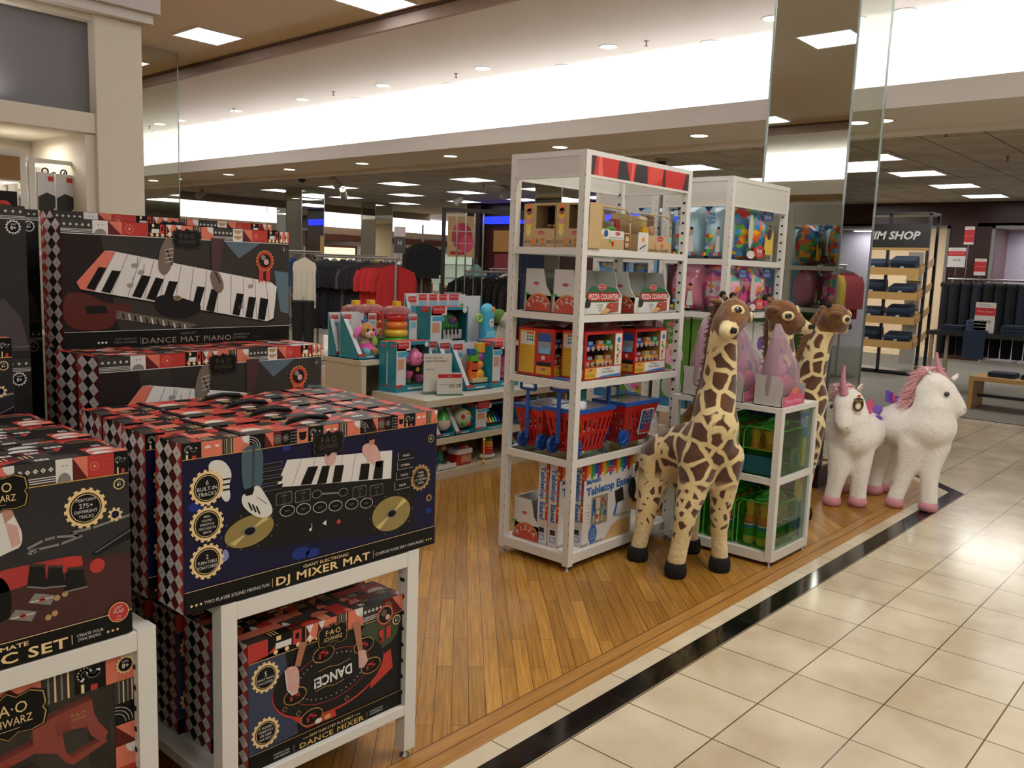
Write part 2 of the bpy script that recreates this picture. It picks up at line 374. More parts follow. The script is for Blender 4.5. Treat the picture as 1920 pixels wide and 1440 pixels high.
# cove-lit band of the far wall, its light put in as glow, above a dark wooden cornice
mb = MB(); mb.box(9.3, 30.6, 2.8, 34, 30.95, 3.2, M('F6F2FF', .6, emit=2.6)); tag(mb.build('glowing_cove_wall'), 'long white cove-lit band high on the far back wall, its light put in as glow', 'light')
mb = MB(); mb.box(9.3, 30.3, 2.5, 34, 30.95, 2.8, M('B9A68A', .6)); mb.box(9.3, 30.1, 2.25, 34, 30.95, 2.5, M('5A2C18', .5)); struct('trim_6', mb)
# room shell behind and beside the camera
mb = MB(); mb.box(-8.1, -8, 0, -8, 31, 4.1, WALLW); struct('wall_left', mb)
mb = MB(); mb.box(-8, -8.1, 0, 18, -8, 4.1, WALLW); struct('wall_back', mb)
# maroon wall on the right with two openings
WX = 17.4
mb = MB()
mb.box(WX, -8, 2.45, WX + .3, 12.5, ZA, MAROON)           # frieze
mb.box(WX, 4.05, 0, WX + .3, 4.75, 2.45, MAROON)           # pier between the openings
mb.box(WX, 7.6, 0, WX + .3, 8.4, 2.45, MAROON)
mb.box(WX, -8, 0, WX + .3, -3, 2.45, MAROON)
mb.box(WX, 11, 0, WX + .3, 12.5, 2.45, MAROON)
struct('wall_right', mb)
mb = MB()
for y0, y1 in ((-3, 4.05), (4.75, 7.6), (8.4, 11)):
    mb.box(WX - .03, y0, 2.4, WX, y1, 2.45, GREYM); mb.box(WX - .03, y0, 0, WX, y0 + .05, 2.45, GREYM); mb.box(WX - .03, y1 - .05, 0, WX, y1, 2.45, GREYM)
struct('trim_7', mb)
mb = MB(); mb.box(WX + 1.2, -3, 0, WX + 1.3, 4.4, 2.7, M('CFC8D2', .7)); mb.box(WX + .3, 4.05, 0, WX + 1.2, 4.15, 2.7, M('6B5550', .6)); mb.box(WX, -3, 2.44, WX + 1.3, 4.3, 2.5, M('D8D2D8', .7))
struct('wall_niche', mb)
mb = MB(); mb.box(WX + 4, 4, 0, WX + 4.1, 12, 3, M('CDBFA8', .7)); mb.add([(WX + .3, 4, 2.85), (WX + .3, 12, 2.85), (WX + 4, 12, 2.85), (WX + 4, 4, 2.85)], [(0, 1, 2, 3)], CEILW); mb.add([(WX - .2, 4, .003), (WX + 4, 4, .003), (WX + 4, 12, .003), (WX - .2, 12, .003)], [(0, 1, 2, 3)], TILE)
struct('wall_passage', mb)
# wall behind, centre: maroon shop front with a blue light band
mb = MB(); mb.box(15.2, 9, 0, 15.5, 14.9, ZA, MAROON); mb.box(15.0, 14.5, 0, 15.2, 14.95, ZA, M('241009', .4)); struct('wall_centre', mb)
mb = MB(); mb.box(15.1, 9.2, 2.4, 15.18, 14.45, 2.57, M('1A2CE8', .5, emit=1.6)); tag(mb.build('blue_light_band'), 'blue glowing light strip on the dark wall behind the navy polo shirt', 'light')

# ------------------------------------------------------------------ lamps
LT = M('FFF4E4', .5, emit=9); LT2 = M('F4F8FF', .5, emit=4); RIM = M('DCD6CC', .3)
def downlight(name, x, y, z, label, group, lit=True):
    t = thing(name, label, 'ceiling light', (x, y, z), 0, group)
    mb = MB(); mb.lathe([(.115, 0), (.115, -.006), (.098, -.006), (.094, .0)], (0, 0, 0), RIM, 20); mb.build('trim_ring', t)
    mb = MB(); mb.lathe([(.094, -.002), (.001, -.002)], (0, 0, 0), LT if lit else M('EDEFE8', .2, emit=1.2), 20); mb.build('lens', t)
    return t
d0 = downlight('downlight', 8.2, 4.04, ZM, 'round lit recessed downlight in the cove ceiling', 'downlights in front of the bright cove')
for i in range(-3, 11):
    y = 4.04 + 1.965 * i
    if i: dup(d0, (8.2, y, ZM))
d1 = downlight('downlight', 8.66, 4.98, ZM, 'recessed adjustable spotlight in the second row of the cove ceiling', 'spotlights close to the bright cove', False)
for i in range(-3, 9):
    if i: dup(d1, (8.66, 4.98 + 2.03 * i, ZM))
d2 = downlight('downlight', 8.55, 4.98, ZB, 'round lit downlight under the low bulkhead', 'downlights under the low bulkhead')
for i in range(-3, 9):
    if i: dup(d2, (8.55, 4.98 + 1.95 * i, ZB))
def troffer(x, y, z, w, label, group, power, grid=2, dl=0):
    t = thing('ceiling_panel_light', label, 'ceiling light', (x, y, z), 0, group)
    MB().box(-w / 2, -.305, -.008, w / 2, .305, -.002, LT2).build('diffuser', t)
    mb = MB(); e = .012
    for a in (-1, 1): mb.box(a * w / 2 - e, -.305 - e, -.014, a * w / 2 + e, .305 + e, -.001, RIM); mb.box(-w / 2, a * .305 - e, -.014, w / 2, a * .305 + e, -.001, RIM)
    for i in range(1, grid): mb.box(-w / 2 + w * i / grid - .005, -.3, -.012, -w / 2 + w * i / grid + .005, .3, -.008, RIM)
    mb.box(-w / 2, -.005, -.012, w / 2, .005, -.008, RIM); mb.build('frame', t)
    return t
t0 = troffer(5.61, 10.11, ZU, .6, 'square ceiling panel light over the white wall unit', None, 0)
t1 = dup(t0, (5.91, 7.29, ZU), label='square ceiling panel light cut by the top edge of the photo')
t2 = dup(t0, (2.4, 2.2, ZU), label='square ceiling panel light above the black and red gift boxes', group='panel lights over the aisle')
for x, y in ((1.37, 4.08), (-3.0, 6.95), (-1, 2.2), (-1, 10), (2.4, -1.4), (5.6, -.5), (-1, -2), (5.6, -4), (5.4, 3.9), (2.4, 9)): dup(t2, (x, y, ZU), label='square ceiling panel light seen only in the column mirrors')
for x, y, p in ((3.2, .6, 70), (6.2, -2.2, 70), (0, 6.5, 40), (4.6, 7.5, 60), (-3, -2, 60), (.8, -3, 60), (5, 13, 70), (4.3, 3.4, 22)):
    area('panel_glow', (x, y, ZU - .03), 1.2, 1.2, p, (1, .98, .93))
g0 = troffer(12.65, 3.95, ZA, .6, 'square panel light in the grey tile ceiling', 'panel lights in the grey tile ceiling', 0)
for y in (1.9, 3.95, 6.4, 8.55, 10.7, 12.65, 14.5, 16.6):
    for x in (10.85, 12.65, 14.45, 16.25):
        if (x, y) != (12.65, 3.95) and not (x > 15 and y > 12): dup(g0, (x, y, ZA))
for x, y in ((11.7, 4.5), (15, 3), (15, 6.5), (11.7, 9), (12, 14), (14, 11), (16, 0), (11.5, 0)): area('panel_glow', (x, y, ZA - .03), 1.0, 1.0, 36, (1, .97, .9))
# cove tubes hidden behind the lip, lighting the cove wall
area('cove_tube', (8.25, 6, 3.0), .12, 26, 500, (.96, .96, 1), (0, R_(-112), 0)).data.spread = R_(98)
area('cove_tube', (-5.55, 5, 3.15), .12, 24, 420, (.95, .95, 1), (0, R_(118), 0)).data.spread = R_(95)
area('cove_tube', (8.25, 24, 3.0), .12, 10, 215, (.95, .95, 1), (0, R_(-118), 0)).data.spread = R_(95)
for x in (12, 17, 23): area('far_glow', (x, 25, 3.4), 3, 3, 150, (1, .96, .93))
area('niche_tube', (WX + .9, .5, 2.4), .2, 6, 70, (.9, .86, 1)); area('passage_glow', (WX + 2, 7, 2.8), 1, 2, 90, (1, .9, .75))
for x in (18, 21): area('far_glow', (x, 18, 3.2), 2, 2, 60, (1, .93, .85))
# sprinklers

t = thing('sprinkler', 'small sprinkler head hanging from the ceiling', 'sprinkler', (8.23, 5.52, ZM), 0, 'sprinkler heads'); MB().lathe([(.03, 0), (.03, -.004), (.008, -.005), (.008, -.04), (.003, -.05)], (0, 0, 0), M('6A5A48', .4, .6), 10).build('stem', t)
MB().lathe([(.004, -.05), (.022, -.052), (.022, -.056), (.001, -.057)], (0, 0, 0), M('6A5A48', .4, .6), 10).build('deflector', t)
for x, y, z in ((8.23, 8.48, ZM), (8.09, 10.95, ZM), (8.04, 13.66, ZM), (13.81, 14.6, ZA), (11.54, 11.1, ZA), (9.27, 2.66, ZA), (11.4, 2.58, ZA), (13.3, 13.8, ZA), (8.5, 2.0, ZM)): dup(t, (x, y, z))
# security domes and track spots
for x, y, lb in ((9.3, 13.5, 'black dome security camera on the ceiling above the dance mat boxes'), (9.9, 6.3, 'black dome security camera seen through the top of the open shelf')):
    t = thing('security_camera', lb, 'camera', (x, y, ZA)); MB().lathe([(.09, 0), (.09, -.03), (.075, -.04)], (0, 0, 0), M('9A9080', .5), 16).build('housing', t); MB().lathe([(.07, -.04), (.06, -.08), (.03, -.1), (.001, -.105)], (0, 0, 0), BLACK, 16).build('dome', t)
for i, (x, y, lit, lb) in enumerate(((9.35, 12.6, 0, 'grey track spotlight left of the lit one, above the dance mat boxes'), (10.9, 14.4, 1, 'lit track spotlight above the black sweatshirt rack'), (11.9, 10.9, 1, 'grey track spotlight nearest the tall open shelf, its lamp lit'), (13.0, 13.2, 0, 'grey unlit track spotlight above the black clothing frame'), (9.9, 18.2, 0, 'grey track spotlight farthest left, pointing at the wall'))):
    t = thing('track_spotlight', lb, 'spotlight', (x, y, ZA), R_(40 * i)); MB().box(-.05, -.05, -.02, .05, .05, 0, M('9A9080', .5)).build('base', t); MB().tube([(0, 0, 0), (0, 0, -.09)], .012, M('9A9080', .5), 8).build('stem', t)
    MB().tube([(-.07, 0, -.07), (.09, 0, -.19)], [.06, .075], M('A59C8C', .5), 14).build('head', t); MB().tube([(.09, 0, -.19), (.094, 0, -.193)], [.062, .06], LT if lit else GREYM, 14).build('lens', t)
# ------------------------------------------------------------------ mirrored columns
def column(x, y, w, z1, lb, grp=None):
    t = thing('mirrored_column', lb, 'column', (x, y, 0), 0, grp); t['kind'] = 'structure'
    MB().box(.02, .02, 0, w - .02, w - .02, .16, M('2A120E', .4)).build('plinth', t)
    MB().box(0, 0, .16, w, w, z1, MIR).build('mirror', t)
    mb = MB()
    for a in (0, w):
        for b in (0, w): mb.box(a - .006, b - .006, .16, a + .006, b + .006, z1, M('8C9490', .3, .9))
    mb.box(-.004, -.004, .15, w + .004, w + .004, .17, M('50544E', .3, .9)); mb.build('edge_strip', t)
    return t
column(5.57, 2.17, .56, ZU, 'mirrored square column behind the toy shelves')
column(5.28, 11.32, .56, ZU, 'mirrored column beside the white wall unit')
for x, y, z, lb in ((10.6, 15.4, ZA, 'mirrored column behind the white top and black trousers'), (14.1, 17.3, ZA, 'mirrored column beyond the clothes rack with red shirts'), (15.6, 24, 3.45, 'mirrored column in the bright far department'), (11.2, 9.0, ZA, 'mirrored column seen through the top bay of the open shelf')): column(x, y, .56, z, lb)

for x, y in ((14.3, 20.9), (15.0, 22.0), (16.4, 23.0), (16.2, 20.9), (18.6, 24.8), (20.3, 25.9), (21.0, 24.0), (11.6, 22.5), (12.6, 25.0), (18.2, 21.0), (22.5, 26.5)): dup(d2, (x, y, 3.448), label='round downlight in the white ceiling of the far department', group='downlights of the far department')
# ================================================================== SHELF FRAMES
SLOT = M('0E0E0E', .6)
GLASS = mat_glass('shelf glass', 'E2EEE8')
GREENG = M('3E5A4E', .15)
def frame_unit(name, label, loc, w, d, h, levels, group=None, glass=True, posts=.036, feet=True, header=None, base=True, rz=0., cat='shelf', panel=False, slots=True):
    """open frame display shelf: levels = heights of the shelf tops; local x width, y depth"""
    t = thing(name, label, cat, loc, rz, group); p = posts; z0 = .03 if feet else 0
    for i, (x, y) in enumerate(((0, 0), (w - p, 0), (0, d - p), (w - p, d - p))):
        mb = MB(); mb.box(x, y, z0, x + p, y + p, h, WHITE)
        if slots:
            z = z0 + .1
            while z < h - .08:
                if x > 0: mb.box(x - .0012, y + p * .32, z, x + .001, y + p * .68, z + .011, SLOT)
                else: mb.box(x + p - .001, y + p * .32, z, x + p + .0012, y + p * .68, z + .011, SLOT); mb.box(x - .0012, y + .004, z, x + .001, y + .0055, z + .014, M('55534F', .6))
                z += .0508
        mb.build('post', t)
        if feet:
            MB().lathe([(.014, 0), (.014, .006), (.006, .01), (.006, .034)], (x + p / 2, y + p / 2, 0), M('9A9890', .3, .8), 10).build('foot', t)
    for i, z in enumerate(levels):
        mb = MB(); b = .032 if i or not base else .045
        mb.box(p, .003, z - b, w - p, .021, z, WHITE); mb.box(p, d - .021, z - b, w - p, d - .003, z, WHITE)
        mb.box(.003, p, z - b, .021, d - p, z, WHITE); mb.box(w - .021, p, z - b, w - .003, d - p, z, WHITE)
        mb.build('shelf_frame', t)
        if i == 0 and base or not glass: MB().box(.02, .02, z - .012, w - .02, d - .02, z - .001, WHITE2).build('shelf_board', t)
        else:
            mb = MB(); mb.box(.022, .022, z - .009, w - .022, d - .022, z - .002, GLASS); mb.box(.0215, .022, z - .009, .0225, d - .022, z - .002, GREENG); mb.box(.022, .0215, z - .009, w - .022, .0225, z - .002, GREENG); mb.build('glass_shelf', t, 'clear glass shelf')
    mb = MB()
    for a in (0, d - .02): mb.box(p, a, h - .025, w - p, a + .02, h, WHITE)
    for a in (0, w - .02): mb.box(a, p, h - .025, a + .02, d - p, h, WHITE)
    mb.build('top_frame', t)
    if header:
        hz = header
        mb = MB()
        for a in (.002, d - .012): mb.box(p, a, h - hz, w - p, a + .01, h - .022, WHITE2); mb.box(p, a - .002, h - hz - .012, w - p, a + .012, h - hz, WHITE)
        for a in (.002, w - .012): mb.box(a, p, h - hz, a + .01, d - p, h - .022, WHITE2); mb.box(a - .002, p, h - hz - .012, a + .012, d - p, h - hz, WHITE)
        mb.build('header_panel', t)
    return t
S1 = frame_unit('display_shelf', 'tall white open shelf with a red header picture, nearest the aisle of wood', (3.07, 2.335, 0), .9, .44, 1.925, [.085, .53, .895, 1.2, 1.5], header=.105)
mb = MB(); P = front(mb, .036, .0, 1.925 - .105); W_ = .9 - .072; RD = 'C02A26'
P.rect(0, 0, W_, .083, M(RD, .35), 1)
P.poly([(0, 0), (.02, 0), (.035, .083), (0, .083)], M('2A1512', .4), 2); P.poly([(.05, 0), (.09, 0), (.075, .083), (.055, .083)], M('D8695A', .35), 2)
P.poly([(.2, 0), (.3, 0), (.27, .083), (.21, .083)], M('1E1B1B', .4), 2); P.poly([(.305, 0), (.33, 0), (.335, .083), (.315, .083)], M('D86450', .35), 2)
P.poly([(.335, 0), (.45, 0), (.44, .083), (.35, .083)], M('1E1B1B', .4), 2); P.poly([(.455, 0), (.5, .0), (.57, .03), (.6, .083), (.46, .083)], M('D24A3A', .35), 2)
P.poly([(.58, .0), (.61, .0), (.605, .083), (.585, .083)], M('3A1210', .4), 3); P.poly([(.77, 0), (W_, 0), (W_, .083), (.8, .083)], M('3A1512', .4), 2)
mb.build('header_picture', S1, 'red and black header picture')
S2 = frame_unit('display_shelf', 'tall white shelf holding bags of building blocks in front of the mirrored column', (4.36, 2.31, 0), .72, .44, 1.94, [.085, .62, 1.19, 1.49], header=.15)
frame_unit('display_shelf', 'white shelf of doll boxes standing back to back behind the block shelf', (4.36, 2.79, 0), .72, .44, 1.94, [.085, .62, 1.19, 1.49], header=.15)
S3 = frame_unit('display_stand', 'low white stand with bowling sets under pink boxes, beside the front giraffe', (3.855, 1.705, 0), .425, .6, .785, [.07, .44], posts=.034, slots=False)
mb = MB(); mb.box(.005, .005, .77, .42, .595, .783, WHITE); mb.build('top_board', S3)
mb = MB(); mb.box(.036, .012, .075, .39, .016, .76, GLASS); mb.build('end_glass', S3, 'clear glass end panel')
# white tables carrying the black and red gift boxes
def gift_table(loc, label, w=.6, d=.63, h=.62, low=.17):
    t = thing('display_table', label, 'table', loc); p = .04
    for i, (x, y) in enumerate(((0, 0), (w - p, 0), (0, d - p), (w - p, d - p))):
        mb = MB(); mb.box(x, y, .03, x + p, y + p, h, WHITE)
        z = low + .03
        while z < h - .06:
            if x > 0: mb.box(x - .0014, y + p * .3, z, x + .001, y + p * .75, z + .01, SLOT)
            z += .047
        mb.build('leg', t); MB().lathe([(.015, 0), (.015, .008), (.007, .012), (.007, .034)], (x + p / 2, y + p / 2, 0), M('8A8880', .3, .8), 10).build('foot', t)
    mb = MB()
    mb.box(p, 0, h - .045, w - p, p * .8, h - .002, WHITE); mb.box(p, d - p * .8, h - .045, w - p, d, h - .002, WHITE); mb.box(0, p, h - .03, p * .8, d - p, h - .002, WHITE); mb.box(w - p * .8, p, h - .03, w, d - p, h - .002, WHITE); mb.build('top_frame', t, bevel=.002)
    MB().box(.03, .03, h - .012, w - .03, d - .03, h - .001, WHITE2).build('table_top', t)
    mb = MB()
    mb.box(p, 0, low - .03, w - p, p * .8, low, WHITE); mb.box(p, d - p * .8, low - .03, w - p, d, low, WHITE); mb.box(0, p, low - .03, p * .8, d - p, low, WHITE); mb.box(w - p * .8, p, low - .03, w, d - p, low, WHITE); mb.build('lower_frame', t, bevel=.002)
    MB().box(.03, .03, low - .008, w - .03, d - .03, low - .001, WHITE2).build('lower_shelf', t)
    return t
gift_table((.967, 1.712, 0), 'white metal table carrying the big mixer mat boxes, nearest the wood floor')
gift_table((.215, 1.712, 0), 'white metal table at the left edge carrying the magic set boxes', d=.54)
# ================================================================== BLACK AND RED GIFT BOXES
C_RED = M('B03630', .5, spec=.25); C_SAL = M('CF6E58', .45); C_DRK = M('581717', .5, spec=.25); C_CHA = M('35322F', .5, spec=.25); C_BLK = M('0B0A0A', .45, spec=.2); C_WHT = M('D5D1CE', .42); C_GLD = M('C9A25A', .3, .35)
C_CRM = M('E3C58E', .45); C_NAV = M('111131', .42, spec=.22); C_TAN = M('A88858', .4); C_GRY = M('8C8A88', .5); C_PNK = M('C99A93', .5); C_MID = M('7A7674', .5); C_DGR = M('141315', .42, spec=.22); C_BRN = M('5A5045', .6)
PAL = [C_RED, C_SAL, C_DRK, C_CHA, C_BLK, C_RED, C_CHA, C_BLK, C_CHA]
def argyle(P, w, h, flip=0, cols=None):
    """harlequin side face: columns of diamonds"""
    P.rect(0, 0, w, h, C_GRY, 1)
    n = cols or max(2, round(w / .038)); cw = w / n; rh = .036; P.clip = (0, 0, w, h)
    seq = [C_RED, C_WHT, C_BLK, C_WHT, C_DRK, C_WHT]
    for i in range(n * 2 + 1):
        x = i * cw / 2; mat = seq[(i + flip) % 6]; sh = rh / 2 if i % 2 else 0
        k = -1
        while k * rh + sh < h + rh:
            P.poly([(x, k * rh + sh), (x + cw / 2 * .98, k * rh + sh + rh / 2), (x, k * rh + sh + rh), (x - cw / 2 * .98, k * rh + sh + rh / 2)], mat, 2 + i % 2)
            if mat in (C_WHT, C_RED): P.dia(x, k * rh + sh + rh / 2, .0022, C_BLK, 5)
            k += 1
    P.clip = None
def wild_top(P, w, d, seed, handle=True):
    rnd = random.Random(seed); P.rect(0, 0, w, d, C_CHA, 1); P.clip = (0, 0, w, d); nx = int(w / .045); ny = max(2, int(d / .03))
    for j in range(ny):
        x = 0
        while x < w:
            ww = rnd.choice((.02, .03, .045, .06)); y0 = d * j / ny; y1 = d * (j + 1) / ny; m = rnd.choice(PAL); P.rect(x, y0, x + ww, y1, m, 2)
            r = rnd.random()
            if r < .22: P.disc(x + ww / 2, y0, ww * .45, rnd.choice((C_WHT, C_SAL, C_RED, C_CHA)), 3, 8, (y1 - y0) * .7, 0, 180)
            elif r < .4: P.poly([(x, y0), (x + ww, y0), (x + ww, y1)], rnd.choice(PAL), 3)
            elif r < .5: P.rect(x + ww * .2, y0 + .006, x + ww * .75, y0 + .02, C_WHT, 3); P.disc(x + ww * .35, y0 + .013, .003, C_BLK, 4, 6); P.disc(x + ww * .6, y0 + .013, .003, C_BLK, 4, 6)
            elif r < .62:
                for q in range(3): P.rect(x + .006 + q * .009, y0 + .004, x + .009 + q * .009, y1 - .004, C_CRM, 3)
            elif r < .68: P.rect(x, y1 - .006, x + ww, y1 - .003, C_GLD, 3)
            x += ww
    P.clip = None
def tile(P, k, x0, z0, w, h, l=2):
    """one tile of the printed front band"""
    x1, z1 = x0 + w, z0 + h; cx, cz = x0 + w / 2, z0 + h / 2; u = min(w, h); P.clip = (x0, z0, x1, z1)
    if k == 'duck': P.rect(x0, z0, x1, z1, C_BLK, l); P.arc(x0 + w * .32, z0 + h * .62, u * .18, u * .13, 20, 250, C_WHT, l + 1, 8); P.arc(x0 + w * .6, z0 + h * .66, u * .16, u * .13, 180, 360, C_WHT, l + 1, 8); P.rect(x0 + w * .2, z0, x0 + w * .3, z0 + h * .3, C_CRM, l + 1); P.rect(x0 + w * .5, z0, x0 + w * .72, z0 + h * .2, C_RED, l + 1)
    elif k == 'cloud': P.rect(x0, z0, x1, z1, C_SAL, l); P.disc(x0 + w * .3, z0 + h * .55, u * .2, C_WHT, l + 1, 8, a0=0, a1=180); P.disc(x0 + w * .75, z0 + h * .7, u * .16, C_WHT, l + 1, 8, a0=180, a1=360)
    elif k == 'stripe':
        P.rect(x0, z0, x1, z1, C_CHA, l)
        for q in range(4): P.rect(x0 + w * (.18 + .2 * q), z0, x0 + w * (.24 + .2 * q), z1, C_CRM if q % 2 else C_MID, l + 1)
    elif k == 'wave': P.rect(x0, z0, x1, z1, C_SAL, l); P.disc(x1, z1, u * .55, C_WHT, l + 1, 14); P.disc(x1, z0 + h * .1, u * .35, C_SAL, l + 2, 12); P.arc(x1, z0, u * .6, .0015, 90, 180, C_GLD, l + 3)
    elif k == 'arcs':
        P.rect(x0, z0, x1, z1, C_BLK, l)
        for q in (.3, .4, .5): P.arc(x0, z0 + h * .1, u * q * 1.6, .0014, 0, 90, C_WHT, l + 1)
    elif k == 'tri': P.rect(x0, z0, x1, z1, C_DRK, l); P.poly([(x0, z1), (x1, z1), (x1, z0)], C_SAL, l + 1)
    elif k == 'face': P.rect(x0, z0, x1, z1, C_DRK, l); P.disc(cx, cz, u * .48, C_BRN, l + 1); P.dia(cx - u * .14, cz + u * .05, u * .04, C_WHT, l + 2); P.dia(cx + u * .14, cz + u * .05, u * .04, C_WHT, l + 2)
    elif k == 'burst':
        P.rect(x0, z0, x1, z1, C_BLK, l)
        for q in range(8):
            a = math.pi * q / 4 + .2; P.line([(cx + u * .08 * math.cos(a), cz + u * .08 * math.sin(a)), (cx + u * .4 * math.cos(a), cz + u * .4 * math.sin(a))], u * .03, C_WHT, l + 1)
    elif k == 'dots':
        P.rect(x0, z0, x1, z1, C_BLK, l)
        for a in range(4):
            for b in range(4): P.disc(x0 + w * (.17 + .22 * a), z0 + h * (.17 + .22 * b), u * .055, C_WHT, l + 1, 6)
    elif k == 'bear': P.rect(x0, z0, x1, z1, C_SAL, l); P.disc(cx, cz - u * .05, u * .32, C_BLK, l + 1); P.disc(cx - u * .25, cz + u * .2, u * .11, C_BLK, l + 1, 8); P.disc(cx + u * .25, cz + u * .2, u * .11, C_BLK, l + 1, 8)
    elif k == 'flower': P.rect(x0, z0, x1, z1, C_RED, l); P.gear(cx, cz, u * .36, C_SAL, l + 1, 10, .2); P.disc(cx, cz, u * .27, C_RED, l + 2, 14); P.disc(cx, cz, u * .13, C_SAL, l + 3, 12); P.disc(cx, cz, u * .05, C_CRM, l + 4, 8)
    elif k == 'reddots':
        P.rect(x0, z0, x1, z1, C_RED, l)
        for a in range(5):
            for b in range(4): P.disc(x0 + w * (.12 + .19 * a), z0 + h * (.15 + .23 * b), u * .03, C_DRK, l + 1, 5)
    elif k == 'diam':
        P.rect(x0, z0, x1, z1, C_CHA, l)
        for a in range(5): P.dia(x0 + w * (.12 + .19 * a), z0 + h * .62, u * .11, C_WHT, l + 1); P.dia(x0 + w * (.12 + .19 * a), z0 + h * .62, u * .035, C_CHA, l + 2)
        for b in (.08, .18, .28): P.rect(x0, z0 + h * b, x1, z0 + h * b + h * .04, C_WHT, l + 1)
    elif k == 'white': P.rect(x0, z0, x1, z1, C_WHT, l); P.disc(cx, z0, w * .4, C_MID, l + 1, 10, h * .4, 0, 180); P.disc(cx - .1 * w, z0 + h * .7, u * .04, C_BLK, l + 2, 6); P.disc(cx + .14 * w, z0 + h * .7, u * .04, C_BLK, l + 2, 6)
    elif k == 'train':
        P.rect(x0, z0, x1, z1, C_BLK, l); P.rect(x0 + w * .2, z0 + h * .3, x0 + w * .62, z0 + h * .62, C_WHT, l + 1); P.rect(x0 + w * .66, z0 + h * .22, x0 + w * .9, z0 + h * .98, C_RED, l + 1); P.rect(x0 + w * .73, z0 + h * .5, x0 + w * .83, z0 + h * .8, C_BLK, l + 2)
        P.poly([(x0, z0 + h * .2), (x0 + w * .2, z0 + h * .2), (x0 + w * .2, z0 + h * .5)], C_RED, l + 1); P.rect(x0 + w * .22, z0 + h * .75, x0 + w * .34, z0 + h * .98, C_CRM, l + 1)
        for q in (.2, .5, .8): P.disc(x0 + w * q, z0 + h * .16, h * .13, C_CRM, l + 2, 10)
    elif k == 'glass':
        P.rect(x0, z0, x1, z1, C_SAL, l)
        for q in (.2, .72): P.poly([(x0 + w * q - w * .16, z1), (x0 + w * q + w * .16, z1), (x0 + w * q - w * .16, z0 + h * .2), (x0 + w * q + w * .16, z0 + h * .2)][:2] + [(x0 + w * q, cz)], C_WHT, l + 1); P.poly([(x0 + w * q, cz), (x0 + w * q - w * .16, z0 + h * .2), (x0 + w * q + w * .16, z0 + h * .2)], C_WHT, l + 1); P.poly([(x0 + w * q - w * .16, z1), (x0 + w * q, cz), (x0 + w * q - w * .16, z0 + h * .2)], C_DRK, l + 1)
        P.rect(x0, z0, x1, z0 + h * .12, C_BLK, l + 1)
        for q in (.2, .5, .8): P.disc(x0 + w * q, z0 + h * .14, h * .1, C_CRM, l + 2, 8)
    elif k == 'leaf': P.rect(x0, z0, x1, z1, C_WHT, l); P.disc(cx, z0 + h * .45, w * .42, C_TAN, l + 1, 12, h * .3, 180, 360); P.disc(cx, z1 - h * .1, w * .42, C_TAN, l + 1, 12, h * .3, 180, 360)
    P.clip = None
def band(P, x0, x1, z0, z1, seq, l=2):
    tot = sum(w for _, w in seq); x = x0
    for k, w in seq:
        ww = (x1 - x0) * w / tot; tile(P, k, x, z0, ww, z1 - z0, l); x += ww
def plaque(P, cx, cz, w, l=8, dim=False):
    g = C_GLD if not dim else M('4A4236', .5); tx = C_CRM if not dim else M('4E463A', .5); h = w * .62
    def out(k): 
        s = []
        for a, b in ((-.5, .1), (-.47, .38), (-.3, .5), (-.12, .42), (0, .56), (.12, .42), (.3, .5), (.47, .38), (.5, .1), (.46, 0), (.5, -.12), (.46, -.4), (.3, -.46), (.12, -.42), (0, -.56), (-.12, -.42), (-.3, -.46), (-.46, -.4), (-.5, -.12), (-.46, 0)): s.append((cx + a * w * k, cz + b * h * k))
        return s
    P.poly(out(1.06), C_BLK, l); P.poly(out(1), g, l + 1); P.poly(out(.965), C_BLK, l + 2); 
    P.text('F·A·O', cx, cz + h * .04, h * .26, tx, l + 4, 'c', w * .5); P.text('SCHWARZ', cx, cz - h * .22, h * .18, tx, l + 4, 'c', w * .62)
    P.rect(cx - w * .15, cz - h * .31, cx + w * .15, cz - h * .3, tx, l + 4)
def badge(P, cx, cz, r, lines, l=5, col=None, hs=None, n=16):
    P.gear(cx, cz, r, col or C_CRM, l, n, .1); P.disc(cx, cz, r * .76, C_BLK, l + 1, 24); P.disc(cx, cz, r * .7, col or C_CRM, l + 2, 24); P.disc(cx, cz, r * .665, C_BLK, l + 3, 24)
    k = len(lines); hs = hs or [.19] * k; tot = sum(hs) + .1 * (k - 1); z = cz + r * tot / 2
    for t, h in zip(lines, hs):
        z -= r * h; wm = None; ln = len(t) * h * .8
        P.text(t, cx, z, r * h, C_WHT, l + 4, 'c', r * 1.15 if ln > 1.15 else None); z -= r * .1
def ageb(P, cx, cz, r, l=6, col=None):
    P.gear(cx, cz, r, col or C_WHT, l, 14, .14); P.disc(cx, cz, r * .74, C_BLK, l + 1, 16); P.text('8+', cx, cz - r * .35, r * .5, C_WHT, l + 2, 'c', bold=.02); P.text('AGES', cx, cz + r * .28, r * .2, C_WHT, l + 2, 'c')
def sm(p, k=2):
    for _ in range(k):
        q = []
        for i in range(len(p)):
            a, b = p[i], p[(i + 1) % len(p)]; q += [(a[0] * .75 + b[0] * .25, a[1] * .75 + b[1] * .25), (a[0] * .25 + b[0] * .75, a[1] * .25 + b[1] * .75)]
        p = q
    return p
def cart(mb, w, d, h, seed, argcols=None, flip=0, topseed=True):
    """blank box body with patterned left side and top; front at y=0"""
    mb.box(0, 0, 0, w, d, h, [C_BLK, C_CHA, C_BLK, C_CHA, C_BLK, C_BLK]); argyle(left(mb, 0, d, 0), d, h, flip, argcols)
    P = PR(mb, (w, 0, 0), (0, 1, 0), (0, 0, 1), (1, 0, 0)); argyle(P, d, h, 1)
    wild_top(top(mb, 0, 0, h), w, d, seed)
DJW, DJD, DJH = .745, .118, .382
